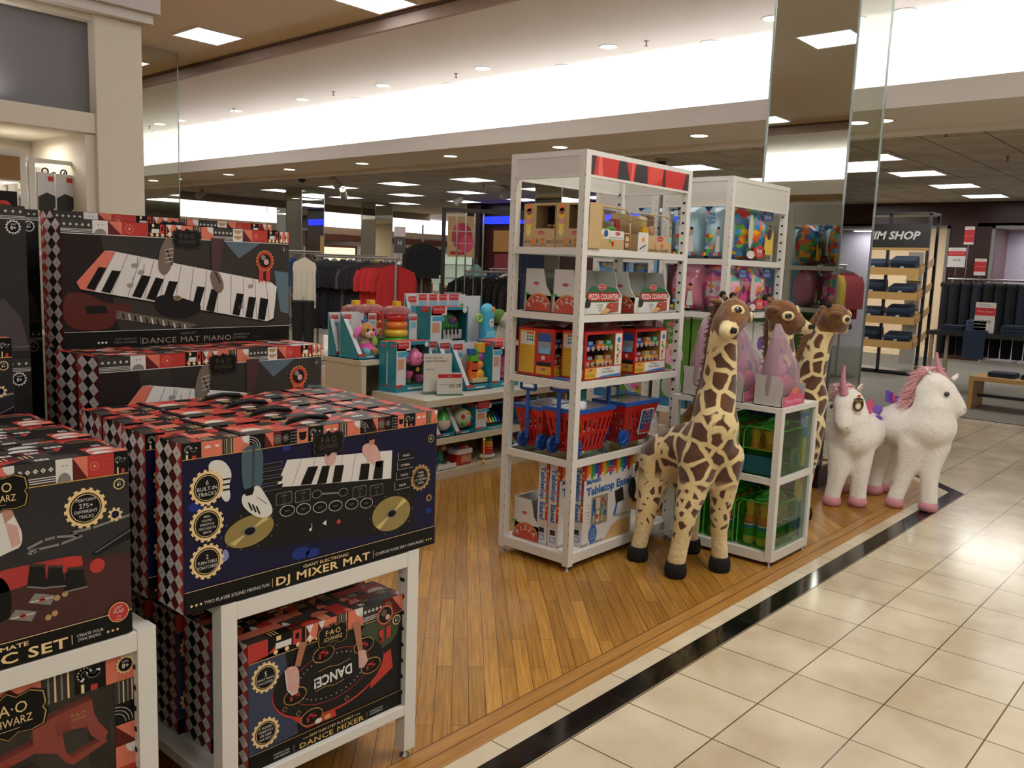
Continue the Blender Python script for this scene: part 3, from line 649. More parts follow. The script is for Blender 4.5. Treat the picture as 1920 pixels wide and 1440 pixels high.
def dj_box():
    t = thing('mixer_mat_box', 'front mixer mat box of the row, its whole picture facing out', 'toy box', (.88, 1.714, .622), 0, 'mixer mat boxes on the right table')
    mb = MB(); cart(mb, DJW, DJD, DJH, 3)
    P = front(mb, 0, 0, 0); P.rect(0, 0, DJW, DJH, C_NAV, 1); P.clip = (0, 0, DJW, DJH)
    P.poly(sm([(.252, .315), (.218, .233), (.13, .226), (.083, .135), (.153, .112), (.265, .098), (.283, .102), (.417, .089), (.451, .078), (.625, .054), (.67, .058), (.67, .28)]), C_DGR, 2)
    for x, y, r in ((.3, .073, .026), (.335, .066, .02), (.42, .34, .012), (.03, .24, .018), (.72, .1, .012), (.26, .34, .012)): P.disc(x, y, r, M('1A2E78', .4, spec=.2), 2, 14, r * .6)
    P.poly([(.261, .311), (.584, .29), (.582, .214), (.231, .249)], C_WHT, 3)
    for i in range(1, 8): P.line([(.261 + .0404 * i, .311 - .0027 * i), (.231 + .0439 * i, .249 - .0044 * i)], .001, C_MID, 4)
    for q in ([(.32, .285), (.349, .283), (.329, .241), (.298, .244)], [(.361, .281), (.384, .279), (.373, .236), (.345, .238)], [(.4, .277), (.427, .274), (.418, .232), (.391, .234)], [(.481, .269), (.509, .266), (.504, .224), (.474, .227)], [(.529, .268), (.555, .267), (.551, .219), (.52, .222)]): P.poly(q, C_BLK, 5)
    for cx, cy, rx, ry, rt in ((.161, .158, .064, .036, .12), (.586, .117, .066, .047, 0)):
        P.disc(cx, cy, rx, M('8E7C48', .4, .2), 3, 28, ry, rot=rt); P.disc(cx, cy, rx, M('C8B878', .4, .2), 4, 4, ry, 20, 50, rot=rt) if 0 else None
        P.poly([(cx, cy), (cx + rx * .8, cy + ry * .55), (cx + rx * .6, cy + ry * .75)], M('C8B878', .4, .2), 4); P.poly([(cx, cy), (cx - rx * .8, cy - ry * .55), (cx - rx * .6, cy - ry * .75)], M('C8B878', .4, .2), 4)
        P.disc(cx, cy, .018, C_MID, 5, 16, .012); P.disc(cx, cy, .014, C_BLK, 6, 16, .009)
        for k in range(10): a = 2 * math.pi * k / 10; P.disc(cx + rx * 1.12 * math.cos(a), cy + ry * 1.15 * math.sin(a), .0018, C_MID, 4, 6)
    for x, y in ((.261, .187), (.307, .183), (.355, .178), (.402, .173), (.453, .168), (.5, .162)): P.disc(x, y, .021, C_WHT, 4, 18, .014, rot=-.1); P.disc(x, y, .0195, C_BLK, 5, 18, .0125, rot=-.1); P.text('BEAT', x, y - .002, .004, C_MID, 6, 'c')
    for x, y in ((.252, .219), (.305, .216), (.477, .196), (.533, .191)): P.rrect(x - .022, y - .015, x + .022, y + .015, .004, C_MID, 4); P.rrect(x - .0205, y - .0135, x + .0205, y + .0135, .004, C_DGR, 5); P.text('LASER', x, y + .005, .004, C_MID, 6, 'c'); P.text('JJ', x, y - .009, .009, C_BRN, 6, 'c')
    P.line([(.34, .213), (.43, .203)], .004, C_MID, 4); P.disc(.345, .213, .015, C_MID, 5, 14, .011); P.disc(.345, .213, .013, C_BLK, 6, 14, .009); P.disc(.425, .204, .015, C_MID, 5, 14, .011); P.disc(.425, .204, .013, C_BLK, 6, 14, .009)
    for x, y, s in ((.633, .27, 'VIDEO'), (.631, .244, 'CYMBAL'), (.627, .217, 'VOICE'), (.622, .19, 'DRUM')): P.rect(x - .028, y - .011, x + .028, y + .011, C_WHT, 4); P.rect(x - .027, y - .01, x + .03, y + .012, C_DGR, 5); P.text(s, x, y - .003, .006, C_WHT, 6, 'c')
    for y in (.31, .292, .274, .256): P.poly([(.195, y), (.25, y), (.246, y - .012), (.19, y - .012)], C_MID, 3); P.poly([(.197, y - .001), (.249, y - .001), (.245, y - .011), (.192, y - .011)], C_DGR, 4)
    P.disc(.327, .127, .004, C_WHT, 5, 8); P.rect(.33, .127, .3315, .142, C_WHT, 5); P.poly([(.362, .135), (.374, .142), (.374, .128)], C_WHT, 5); P.disc(.412, .13, .006, C_RED, 5)
    P.poly(sm([(.051, .332), (.092, .34), (.119, .304), (.109, .273), (.114, .244), (.101, .235), (.088, .255)]), C_WHT, 4)
    for k in range(3): P.line([(.095, .29 - .012 * k), (.112, .29 - .012 * k)], .004, C_BLK, 5)
    P.poly(sm([(.14, .36), (.198, .36), (.194, .267), (.188, .243), (.146, .25), (.14, .3)]), M('3F5660', .8), 5); P.poly([(.168, .36), (.175, .36), (.172, .25), (.167, .25)], M('2C3D46', .8), 6)
    P.poly(sm([(.142, .25), (.16, .245), (.172, .262), (.186, .262), (.206, .23), (.222, .2), (.217, .184), (.19, .182), (.161, .2), (.139, .226)]), C_WHT, 6); P.poly([(.148, .258), (.172, .262), (.168, .243), (.15, .243)], C_BLK, 7)
    for k in range(3): P.line([(.158 + .01 * k, .225 - .006 * k), (.166 + .01 * k, .207 - .006 * k)], .004, C_BLK, 7)
    P.line([(.18, .235), (.205, .215)], .0015, C_MID, 7)
    P.poly(sm([(.372, .33), (.405, .33), (.403, .289), (.389, .276), (.375, .279), (.367, .297)]), C_PNK, 5)
    P.poly(sm([(.488, .321), (.528, .318), (.547, .275), (.548, .251), (.53, .252), (.509, .27), (.48, .3)]), C_PNK, 5); P.poly([(.495, .36), (.525, .36), (.526, .33), (.498, .325)], C_DGR, 5); P.poly([(.505, .326), (.524, .328), (.522, .315), (.508, .312)], M('B07A60', .6), 6)
    for a, b in ((.38, .29), (.515, .27)):
        for k in range(4): P.line([(a, b + .008 * k), (a + .018, b + .004 + .008 * k)], .0013, C_WHT, 7)
    P.poly(sm([(.06, .082), (.085, .096), (.11, .105), (.105, .125), (.095, .13), (.09, .115), (.07, .108)]), M('7C86B4', .4), 4)
    P.rect(0, 0, DJW, .05, C_BLK, 7); P.rect(0, .05, DJW, .0512, C_CRM, 8)
    P.text('GIANT ELECTRONIC', .374, .0345, .0075, C_CRM, 9, 'c', .137, bold=.01); P.text('DJ MIXER MAT', .371, .0085, .0205, C_CRM, 9, 'c', .283, bold=.022, space=1.08)
    P.text('TWO PLAYER SOUND MIXING FUN', .128, .013, .0078, C_WHT, 9, 'c', .165); P.text('COMPOSE YOUR VERY OWN MUSIC', .617, .013, .0074, C_WHT, 9, 'c', .172); P.rect(.219, .008, .2202, .03, C_CRM, 9); P.rect(.523, .008, .5242, .03, C_CRM, 9)
    for k in range(3): P.dia(.016 + .011 * k, .017, .0035, C_CRM, 9); P.dia(.712 + .009 * k, .017, .0028, C_CRM, 9)
    band(P, 0, DJW, .347, DJH, [('duck', 1), ('cloud', 1.1), ('stripe', .6), ('wave', .9), ('arcs', .9), ('tri', .5), ('face', .5), ('burst', .5), ('dots', .45), ('bear', .7), ('duck', 1), ('cloud', 1), ('stripe', .6), ('wave', .9), ('arcs', .9), ('tri', .4), ('face', .5), ('burst', .5), ('dots', .5), ('bear', .5), ('duck', .9), ('cloud', .9), ('stripe', .4), ('wave', .5)])
    P.rect(0, .346, DJW, .3475, C_GLD, 6)
    badge(P, .056, .278, .041, ['6', 'BUILT-IN', 'TRACKS'], hs=[.26, .2, .2]); badge(P, .055, .196, .041, ['REAL', 'SOUND', 'EFFECTS &', 'PERCUSSION', 'BEATS'], hs=[.12] * 5); badge(P, .054, .111, .041, ['2', 'TURN-TABLE', 'SCRATCHERS'], hs=[.24, .17, .17])
    badge(P, .686, .2, .037, ['OVER', '4 FEET/', '1.21 METERS', 'WIDE'], hs=[.16] * 4, col=C_TAN); P.gear(.72, .137, .011, C_TAN, 5, 8, .25); P.disc(.72, .137, .006, C_NAV, 6, 10); ageb(P, .722, .305, .012, col=C_TAN)
    plaque(P, .378, .336, .09, dim=True); P.clip = None
    mb.build('box', t)
    mb = MB(); hh = DJH
    mb.tube([(.3, DJD / 2, hh), (.31, DJD / 2, hh + .008), (.36, DJD / 2, hh + .014), (.41, DJD / 2, hh + .008), (.42, DJD / 2, hh)], .007, C_BLK, 8, sx=.5); mb.build('carry_handle', t, 'black carry handle')
    for x in (.14, .58): MB().box(x, -.0005, hh, x + .012, DJD, hh + .0035, C_BLK).build('strap', t)
    return t
dj = dj_box()
for i, (y, dx, lb) in enumerate(((.142, -.012, 'second mixer mat box, right behind the front one'), (.284, .006, 'third mixer mat box from the front on the right table'), (.424, .012, 'rearmost mixer mat box, right in front of the piano boxes'))): dup(dj, (.88 + dx, 1.714 + y, .622), 0, lb)
def dance_box():
    W, D, Hh = .48, .128, .325
    t = thing('dance_mixer_box', 'front dance mixer box on the shelf under the mixer mat boxes', 'toy box', (1.045, 1.73, .17), 0, 'dance mixer boxes under the right table')
    mb = MB(); cart(mb, W, D, Hh, 11); P = front(mb, 0, 0, -.013); P.rect(0, .013, W, Hh + .013, C_DGR, 1); P.clip = (0, .013, W, Hh + .0129)
    P.poly([(0, .05), (.14, .06), (.1, .3), (0, .29)], M('27324E', .35), 2); P.disc(.4, .25, .07, M('2E3A22', .4), 2, 14, .05)
    P.poly([(.09, .13), (.123, .105), (.165, .064), (.258, .062), (.253, .082)], C_RED, 3); P.poly([(.37, .096), (.449, .133), (.44, .19), (.38, .17)], C_RED, 3)
    P.disc(.24, .178, .176, C_RED, 4, 36, .098, rot=-.02); P.disc(.24, .182, .174, C_DGR, 5, 36, .096, rot=-.02); P.arc(.24, .182, .125, .0016, 0, 360, C_RED, 6, 36, .068)
    for x, y in ((.18, .09), (.37, .165), (.215, .248), (.345, .23), (.13, .165)):
        P.disc(x, y, .034, C_GLD, 7, 20, .022); P.disc(x, y, .032, C_BLK, 8, 20, .02); P.line([(x - .012, y - .008), (x - .012, y + .004), (x + .004, y + .008), (x + .004, y - .003), (x + .012, y)], .006, C_RED, 9)
    for k in range(40): a = 2 * math.pi * k / 40; P.disc(.24 + .105 * math.cos(a), .182 + .056 * math.sin(a), .0018, C_WHT, 7, 5)
    P.text('DANCE!', .245, .192, .028, C_WHT, 9, 'c', .12, bold=.03, rot=math.pi + .04)
    P.line([(.19, .155), (.22, .158), (.25, .153), (.28, .157)], .0014, C_GLD, 9); P.line([(.2, .205), (.23, .209), (.26, .203), (.3, .208)], .0014, C_GLD, 9)
    for x, y in ((.14, .115), (.29, .1), (.1, .14), (.4, .23)): P.dia(x, y, .008, C_GLD, 7); P.dia(x, y, .0065, C_DGR, 8)
    P.poly([(.143, .302), (.164, .298), (.144, .239), (.127, .244)], M('A0694E', .6), 10); P.poly(sm([(.099, .243), (.112, .25), (.139, .24), (.142, .202), (.138, .174), (.119, .172), (.107, .19)]), C_PNK, 11); P.line([(.099, .243), (.106, .19), (.12, .172), (.138, .174)], .003, C_WHT, 12)
    P.poly([(.306, .3), (.331, .3), (.341, .216), (.325, .218)], M('A0694E', .6), 10); P.poly([(.325, .222), (.348, .218), (.359, .183), (.344, .168), (.328, .172)], C_PNK, 11)
    for k in range(4): P.line([(.12, .2 + .009 * k), (.134, .204 + .009 * k)], .0012, C_WHT, 12); P.line([(.335, .185 + .008 * k), (.35, .189 + .008 * k)], .0012, C_WHT, 12)
    P.disc(.2, .072, .011, C_WHT, 9, 14, .007); P.disc(.228, .073, .011, C_GLD, 9, 14, .007)
    P.rect(0, .013, W, .055, C_BLK, 9); P.rect(0, .055, W, .0563, C_GLD, 10); P.text('DANCE MIXER', .245, .018, .014, C_GLD, 11, 'c', .205, bold=.022, space=1.08); P.text('RHYTHM STEP PLAYMAT', .243, .038, .007, C_CRM, 11, 'c', .14)
    P.text('PLAYFUL AND', .09, .03, .0045, C_WHT, 11, 'c', .045); P.text('FUN DESIGN', .09, .022, .0045, C_WHT, 11, 'c', .045); P.text('5 BUILT-IN', .39, .03, .0045, C_WHT, 11, 'c', .045); P.text('SOUND EFFECTS', .39, .022, .0045, C_WHT, 11, 'c', .045); P.rect(.125, .02, .126, .036, C_GLD, 11); P.rect(.357, .02, .358, .036, C_GLD, 11)
    for k in range(3): P.dia(.155 + .006 * k, .041, .002, C_CRM, 11); P.dia(.32 + .006 * k, .041, .002, C_CRM, 11)
    band(P, 0, W, .29, Hh + .013, [('reddots', 1), ('train', 2), ('glass', 1.3), ('bear', .5), ('stripe', .7), ('wave', .9), ('diam', 1.3), ('face', .6), ('tri', .7)]); P.rect(0, .288, W, .2898, C_GLD, 6)
    badge(P, .046, .243, .039, ['5', 'DANCE TRACKS', 'INCLUDED'], hs=[.3, .14, .14]); badge(P, .046, .1, .039, ['2 MODES:', 'FREESTYLE', 'OR KEEP', 'THE BEAT'], hs=[.15] * 4); ageb(P, .457, .27, .015, l=10, col=C_CRM)
    for a, b in ((.405, .255), (.43, .26)): P.poly([(a - .008, b), (a + .008, b), (a + .006, b - .04), (a, b - .03), (a - .008, b - .038)], C_RED, 7)
    P.gear(.417, .295, .03, C_RED, 8, 18, .08); P.disc(.417, .295, .025, C_GLD, 9, 20); P.disc(.417, .295, .023, C_DGR, 10, 20); P.disc(.412, .302, .01, C_BRN, 11, 12); P.disc(.425, .287, .008, C_PNK, 11, 12); plaque(P, .243, .291, .092); P.clip = None
    mb.build('box', t); return t
dm = dance_box()
for y, dx, lb in ((.14, -.02, 'second dance mixer box, right behind the front one under the table'), (.28, -.035, 'third dance mixer box under the right table'), (.42, -.05, 'rearmost dance mixer box under the right table')): dup(dm, (1.045 + dx, 1.73 + y, .17), 0, lb)
def piano_box():
    W, D, Hh = .765, .115, .378
    t = thing('dance_piano_box', 'dance mat piano box lying on top of the lower piano boxes', 'toy box', (.985, 2.6, 1.117), R_(1.5), 'dance mat piano boxes')
    mb = MB(); cart(mb, W, D, Hh, 21, 2); P = front(mb, .012, 0, 0); P.rect(-.012, 0, .753, Hh, M('322D2A', .45, spec=.22), 1); P.clip = (-.012, 0, .753, Hh - .0001)
    P.poly([(-.012, .05), (.15, .05), (.1, .34), (-.012, .34)], M('1E1717', .45, spec=.22), 2); P.poly([(.2, .33), (.3, .33), (.25, .26), (.2, .28)], M('231F1F', .38), 2)
    P.poly([(.503, .335), (.649, .342), (.557, .282)], M('4C5E6C', .5), 2); P.poly([(.694, .244), (.751, .239), (.753, .096), (.719, .102)], M('4C6470', .5), 2)
    kb = [(.111, .291), (.132, .291), (.68, .205), (.704, .189), (.69, .08), (.665, .07), (.038, .178), (.028, .198)]
    P.poly([(x + .003, y - .006) for x, y in kb], C_BLK, 2); P.poly(kb, C_WHT, 3); P.poly([(.111, .291), (.143, .288), (.078, .173), (.038, .178), (.028, .198)], C_SAL, 4)
    tops = [.143, .18, .22, .262, .304, .351, .393, .439, .482, .527, .573, .617, .662]
    for i, x in enumerate(tops):
        xb = .078 + i * .0495; P.line([(x, .2895 - i * .0072), (xb, .171 - i * .0079)], .0014, C_MID, 5)
    for q in ([(.092, .243), (.115, .241), (.078, .175), (.055, .181)], [(.131, .234), (.157, .232), (.124, .166), (.098, .172)], [(.222, .222), (.25, .217), (.218, .152), (.19, .157)], [(.266, .215), (.292, .21), (.262, .144), (.234, .15)], [(.309, .205), (.338, .202), (.311, .135), (.285, .141)], [(.404, .189), (.431, .186), (.409, .118), (.385, .123)], [(.454, .181), (.479, .175), (.462, .105), (.434, .112)], [(.547, .167), (.573, .164), (.556, .091), (.53, .097)], [(.593, .155), (.62, .152), (.606, .081), (.579, .087)], [(.638, .152), (.669, .146), (.655, .074), (.627, .078)]): P.poly(q, C_BLK, 6)
    P.poly(sm([(.259, .152), (.29, .163), (.317, .16), (.36, .15), (.419, .13), (.41, .105), (.37, .088), (.33, .086), (.29, .1), (.264, .115)]), C_DGR, 7); P.disc(.335, .152, .014, C_GLD, 8, 12, .008); P.disc(.335, .152, .011, C_BRN, 9, 12, .006)
    P.poly(sm([(-.012, .162), (.027, .172), (.077, .157), (.1, .14), (.128, .134), (.187, .138), (.189, .103), (.143, .1), (.126, .056), (-.013, .06)]), M('4E1512', .3), 5)
    P.poly([(.05, .13), (.11, .13), (.115, .108), (.055, .105)], C_DGR, 6); P.poly([(.143, .115), (.405, .066), (.369, .054), (.138, .09)], C_BRN, 6)
    for k in range(12): x = .16 + k * .018; P.line([(x, .106 - k * .0036), (x + .004, .09 - k * .0035)], .004, C_WHT if k % 2 else C_BLK, 7)
    P.poly(sm([(.285, .317), (.31, .345), (.329, .321), (.322, .258), (.301, .221), (.278, .229), (.273, .267)]), M('6A5C50', .7), 8); P.line([(.303, .3), (.32, .255)], .004, C_BLK, 9)
    for k in range(4): P.line([(.296, .3 - .013 * k), (.322, .306 - .013 * k)], .0016, C_WHT, 10)
    P.poly([(.454, .345), (.503, .345), (.483, .242), (.454, .239)], M('3E1A1A', .6), 8); P.poly(sm([(.451, .238), (.479, .242), (.501, .193), (.49, .167), (.466, .17), (.451, .21)]), M('6A5C50', .7), 9); P.line([(.468, .235), (.485, .2)], .004, C_BLK, 10)
    for dx, dy in ((.2, .25), (.22, .23), (.56, .12), (.6, .19), (.185, .19)): P.disc(dx, dy, .01, C_GRY, 6, 10, .007); P.line([(dx + .008, dy), (dx + .01, dy + .025)], .002, C_GRY, 6)
    P.rect(-.012, 0, .753, .053, C_BLK, 11); P.rect(-.012, .053, .753, .0542, C_WHT, 12); P.text('DANCE MAT PIANO', .37, .012, .017, M('8E8478', .4), 13, 'c', .305, space=1.1); P.text('GIANT', .37, .036, .008, M('5A5248', .4), 13, 'c', .055, bold=.02)
    P.text('PLAY ALONG TO', .168, .026, .006, C_MID, 13, 'c', .062); P.text('14 BUILT-IN SONGS', .165, .016, .006, C_MID, 13, 'c', .072); P.text('COMPOSE YOUR', .565, .027, .006, C_MID, 13, 'c', .058); P.text('OWN MUSIC', .56, .017, .006, C_MID, 13, 'c', .045); P.rect(.212, .01, .213, .034, C_MID, 13); P.rect(.532, .01, .533, .034, C_MID, 13)
    for k in range(3): P.dia(.085 + .011 * k, .02, .004, C_WHT, 13); P.dia(.61 + .012 * k, .02, .003, C_BRN, 13)
    band(P, -.012, .753, .338, Hh, [('diam', 1.5), ('white', .75), ('tri', .7), ('flower', .75), ('reddots', .6), ('train', .95), ('glass', 1), ('bear', .5), ('stripe', .5), ('wave', .7), ('diam', 1.2), ('leaf', .6), ('tri', .6), ('flower', .5), ('reddots', .5), ('train', .8), ('glass', .65)]); P.rect(-.012, .336, .753, .338, C_WHT, 6)
    for a in (.64, .668): P.poly([(a - .009, .25), (a + .009, .25), (a + .007, .2), (a, .212), (a - .009, .2)], C_RED, 8)
    P.gear(.655, .277, .036, C_GLD, 9, 18, .08); P.disc(.655, .277, .032, C_RED, 10, 20); P.disc(.655, .277, .023, C_DGR, 11, 20); P.disc(.648, .288, .009, C_MID, 12, 12); P.disc(.66, .273, .01, C_PNK, 12, 12); ageb(P, .732, .318, .012, l=9, col=C_BRN)
    plaque(P, .371, .336, .095, dim=True); P.clip = None
    mb.build('box', t); return t
pb = piano_box()
dup(pb, (.98, 2.36, .743), R_(4.2), 'lower dance mat piano box right behind the mixer mat boxes'); dup(pb, (.97, 2.482, .743), R_(4.2), 'dance mat piano box standing behind the lower front one')
dup(pb, (1.05, 2.725, 1.122), R_(0), 'dance mat piano box behind the full picture one, same layer'); dup(pb, (.985, 2.61, .743), R_(3), 'hidden dance mat piano box carrying the upper two'); dup(pb, (1.08, 2.9, 1.15), R_(-2), 'rearmost dance mat piano box, only its red patterned top edge showing')
dup(pb, (1.06, 2.78, .743), R_(0), 'hidden rear dance mat piano box in the bottom layer'); dup(pb, (1.08, 2.9, .772), R_(-2), 'rear dance mat piano box carrying the rearmost one')
def plinth(x0, y0, x1, y1, h, lb):
    t = thing('display_plinth', lb, 'plinth', (x0, y0, 0)); MB().box(.02, .02, 0, x1 - x0 - .02, y1 - y0 - .02, h - .02, C_DGR).build('base', t); MB().box(0, 0, h - .02, x1 - x0, y1 - y0, h, C_CHA).build('plinth_top', t)
plinth(.93, 2.36, 1.9, 3.06, .742, 'dark plinth hidden under the dance mat piano boxes'); plinth(0, 2.27, .78, 2.47, .803, 'narrow dark plinth hidden behind the left white table'); plinth(0, 2.49, .88, 3.0, .713, 'wide dark plinth hidden at the back of the left pile')
def magic_box():
    W, D, Hh = .735, .165, .385
    t = thing('magic_set_box', 'front magic set box on the left table with its full picture', 'toy box', (.03, 1.714, .622), 0, 'magic set boxes')
    mb = MB(); cart(mb, W, D, Hh, 31); P = front(mb, 0, 0, 0); P.rect(0, 0, W, Hh, M('17171F', .35), 1); P.clip = (0, 0, W, Hh - .0001)
    P.poly([(.0, .2), (.52, .192), (.737, .17), (.737, .05), (0, .05)], M('3A1012', .5), 2); P.poly(sm([(.45, .19), (.603, .191), (.64, .187), (.64, .16), (.52, .15), (.45, .14)]), M('A02A28', .5), 3)
    P.poly([(.6, .19), (.638, .186), (.64, .164), (.602, .172)], C_RED, 4); P.disc(.668, .158, .015, C_RED, 4, 16)
    P.poly(sm([(.498, .311), (.513, .313), (.525, .278), (.534, .255), (.531, .228), (.514, .224), (.47, .21), (.44, .25), (.46, .3)]), C_WHT, 4); P.poly([(.505, .28), (.525, .27), (.53, .235), (.515, .23)], C_PNK, 5); P.poly([(.498, .311), (.513, .313), (.52, .29), (.505, .278)], M('B0806A', .6), 5)
    P.line([(.542, .222), (.57, .232), (.592, .234), (.633, .228), (.62, .236), (.66, .238), (.735, .25)], .005, C_MID, 4); P.line([(.545, .216), (.6, .218), (.64, .226)], .005, C_MID, 4); P.line([(.56, .216), (.55, .21), (.542, .212)], .004, C_MID, 4)
    P.poly([(.66, .186), (.664, .178), (.735, .2), (.735, .222)], C_DGR, 4); P.line([(.665, .186), (.735, .218)], .002, C_MID, 5)
    for q in ([(.538, .148), (.573, .136), (.57, .183), (.544, .189)], [(.571, .138), (.606, .132), (.601, .172), (.577, .178)], [(.603, .12), (.647, .12), (.64, .161), (.612, .165)]): P.poly(q, C_DGR, 6); P.line([q[0], q[1]], .003, C_MID, 7); P.line([q[3], q[2]], .005, C_CHA, 7)
    for a, b in ((.563, .116), (.528, .093)):
        P.poly([(a - .025, b), (a + .015, b - .015), (a + .025, b + .002), (a - .012, b + .016)], C_MID, 6); P.line([(a - .02, b), (a + .02, b + .0)], .002, C_WHT, 7); P.dia(a, b, .006, C_RED, 7)
    for a, b in ((.59, .112), (.605, .116), (.573, .077), (.585, .082)): P.disc(a, b, .006, C_TAN, 6, 12)
    P.poly(sm([(0, .08), (.5, .07), (.515, .14), (.49, .19), (.4, .2), (0, .22)]), C_BLK, 3)
    P.rect(0, 0, W, .048, C_BLK, 7); P.rect(0, .048, W, .0495, C_CRM, 8); P.text('MAGIC SET', .607, .0065, .021, C_CRM, 9, 'r', .235, bold=.022, space=1.08); P.text('ULTIMATE', .536, .033, .0085, C_CRM, 9, 'r', .09, bold=.02); P.rect(.614, .009, .6153, .029, C_CRM, 9)
    P.text('CREATE YOUR', .65, .02, .006, C_WHT, 9, 'c', .052); P.text('OWN SHOWS', .648, .011, .006, C_WHT, 9, 'c', .045)
    for k in range(3): P.dia(.685 + .0095 * k, .014, .0032, C_CRM, 9)
    P.disc(.707, .05, .021, C_CRM, 10, 24); P.disc(.707, .05, .0195, C_RED, 11, 24)
    for k, (s, h) in enumerate((('LIFT', .006), ('FLAP', .007), ('FOR', .003), ('MORE', .003))): P.text(s, .707, .057 - .0085 * k + (.002 if k > 2 else 0), h, C_WHT, 12, 'c')
    badge(P, .649, .281, .041, ['PERFORM', '275+', 'DIFFERENT', 'TRICKS'], hs=[.15, .22, .15, .15]); P.gear(.706, .257, .015, C_CRM, 5, 8, .25); P.disc(.706, .257, .008, C_NAV, 6, 12); ageb(P, .715, .319, .012, col=C_CRM)
    band(P, 0, W, .34, Hh, [('duck', 1), ('cloud', 1), ('stripe', .6), ('wave', 1), ('arcs', 1), ('diam', 1.3), ('bear', .8), ('reddots', 1), ('train', 1.2), ('stripe', .6), ('wave', .7), ('diam', 1.4), ('white', .6), ('tri', .55), ('flower', .5), ('reddots', .5), ('duck', .55)]); P.rect(0, .338, W, .34, C_GLD, 6)
    plaque(P, .49, .335, .11); P.clip = None; mb.build('box', t); return t
mg = magic_box()
dup(mg, (.035, 1.9, .622), 0, 'second magic set box, right behind the front one on the left table'); dup(mg, (.03, 2.09, .622), 0, 'third magic set box, at the back of the left table')
dup(mg, (.008, 2.28, .805), 0, 'magic set box higher up behind the left table, its gear print at the edge')
def drum_box():
    W, D, Hh = .76, .14, .4
    t = thing('light_show_box', 'dark boxed toy with white key shapes, topmost at the left edge', 'toy box', (.1, 2.5, 1.115), 0, 'dark boxes at the left edge')
    mb = MB(); cart(mb, W, D, Hh, 41, 2); P = front(mb, 0, 0, 0); P.rect(0, 0, W, Hh, M('151416', .4), 1); P.clip = (0, 0, W, Hh)
    P.poly(sm([(.58, .34), (.69, .335), (.69, .28), (.668, .275), (.668, .25), (.6, .24), (.58, .26)]), M('A7A6BE', .4), 3); P.poly([(.55, .32), (.69, .34), (.69, .35), (.55, .345)], M('3A4E8E', .4), 4)
    P.poly(sm([(.5, .2), (.68, .205), (.688, .15), (.665, .145), (.66, .12), (.5, .11)]), M('A7A6BE', .4), 3); P.poly([(.62, .02), (.76, .02), (.74, .11), (.7, .16), (.64, .1)], M('3C3438', .5), 2); P.rect(0, .03, W, .0315, C_MID, 5); P.disc(.74, .22, .012, C_CHA, 3, 12)
    ageb(P, .73, .345, .019)
    band(P, 0, W, .362, Hh, [('duck', 1), ('cloud', 1), ('stripe', .6), ('arcs', 1), ('reddots', 1), ('train', 1.4), ('wave', 1.2), ('diam', 1)]); P.clip = None; mb.build('box', t); return t
db = drum_box()
dup(db, (.1, 2.5, .714), 0, 'dark boxed toy under the topmost one at the left edge'); dup(db, (.1, 2.65, 1.115), 0, 'dark boxed toy standing behind the topmost one'); dup(db, (.1, 2.65, .714), 0, 'dark boxed toy in the hidden back pile at the left edge')
for z in (1.135, .734): dup(db, (.12, 2.82, z), 0, 'dark boxed toy in the rear pile between left edge and piano boxes'); dup(db, (.36, 3.14, z), 0, 'dark boxed toy in the rearmost pile, seen in the gap left of the piano boxes')
plinth(.34, 3.12, 1.15, 3.32, .732, 'dark plinth hidden at the very back of the box piles')
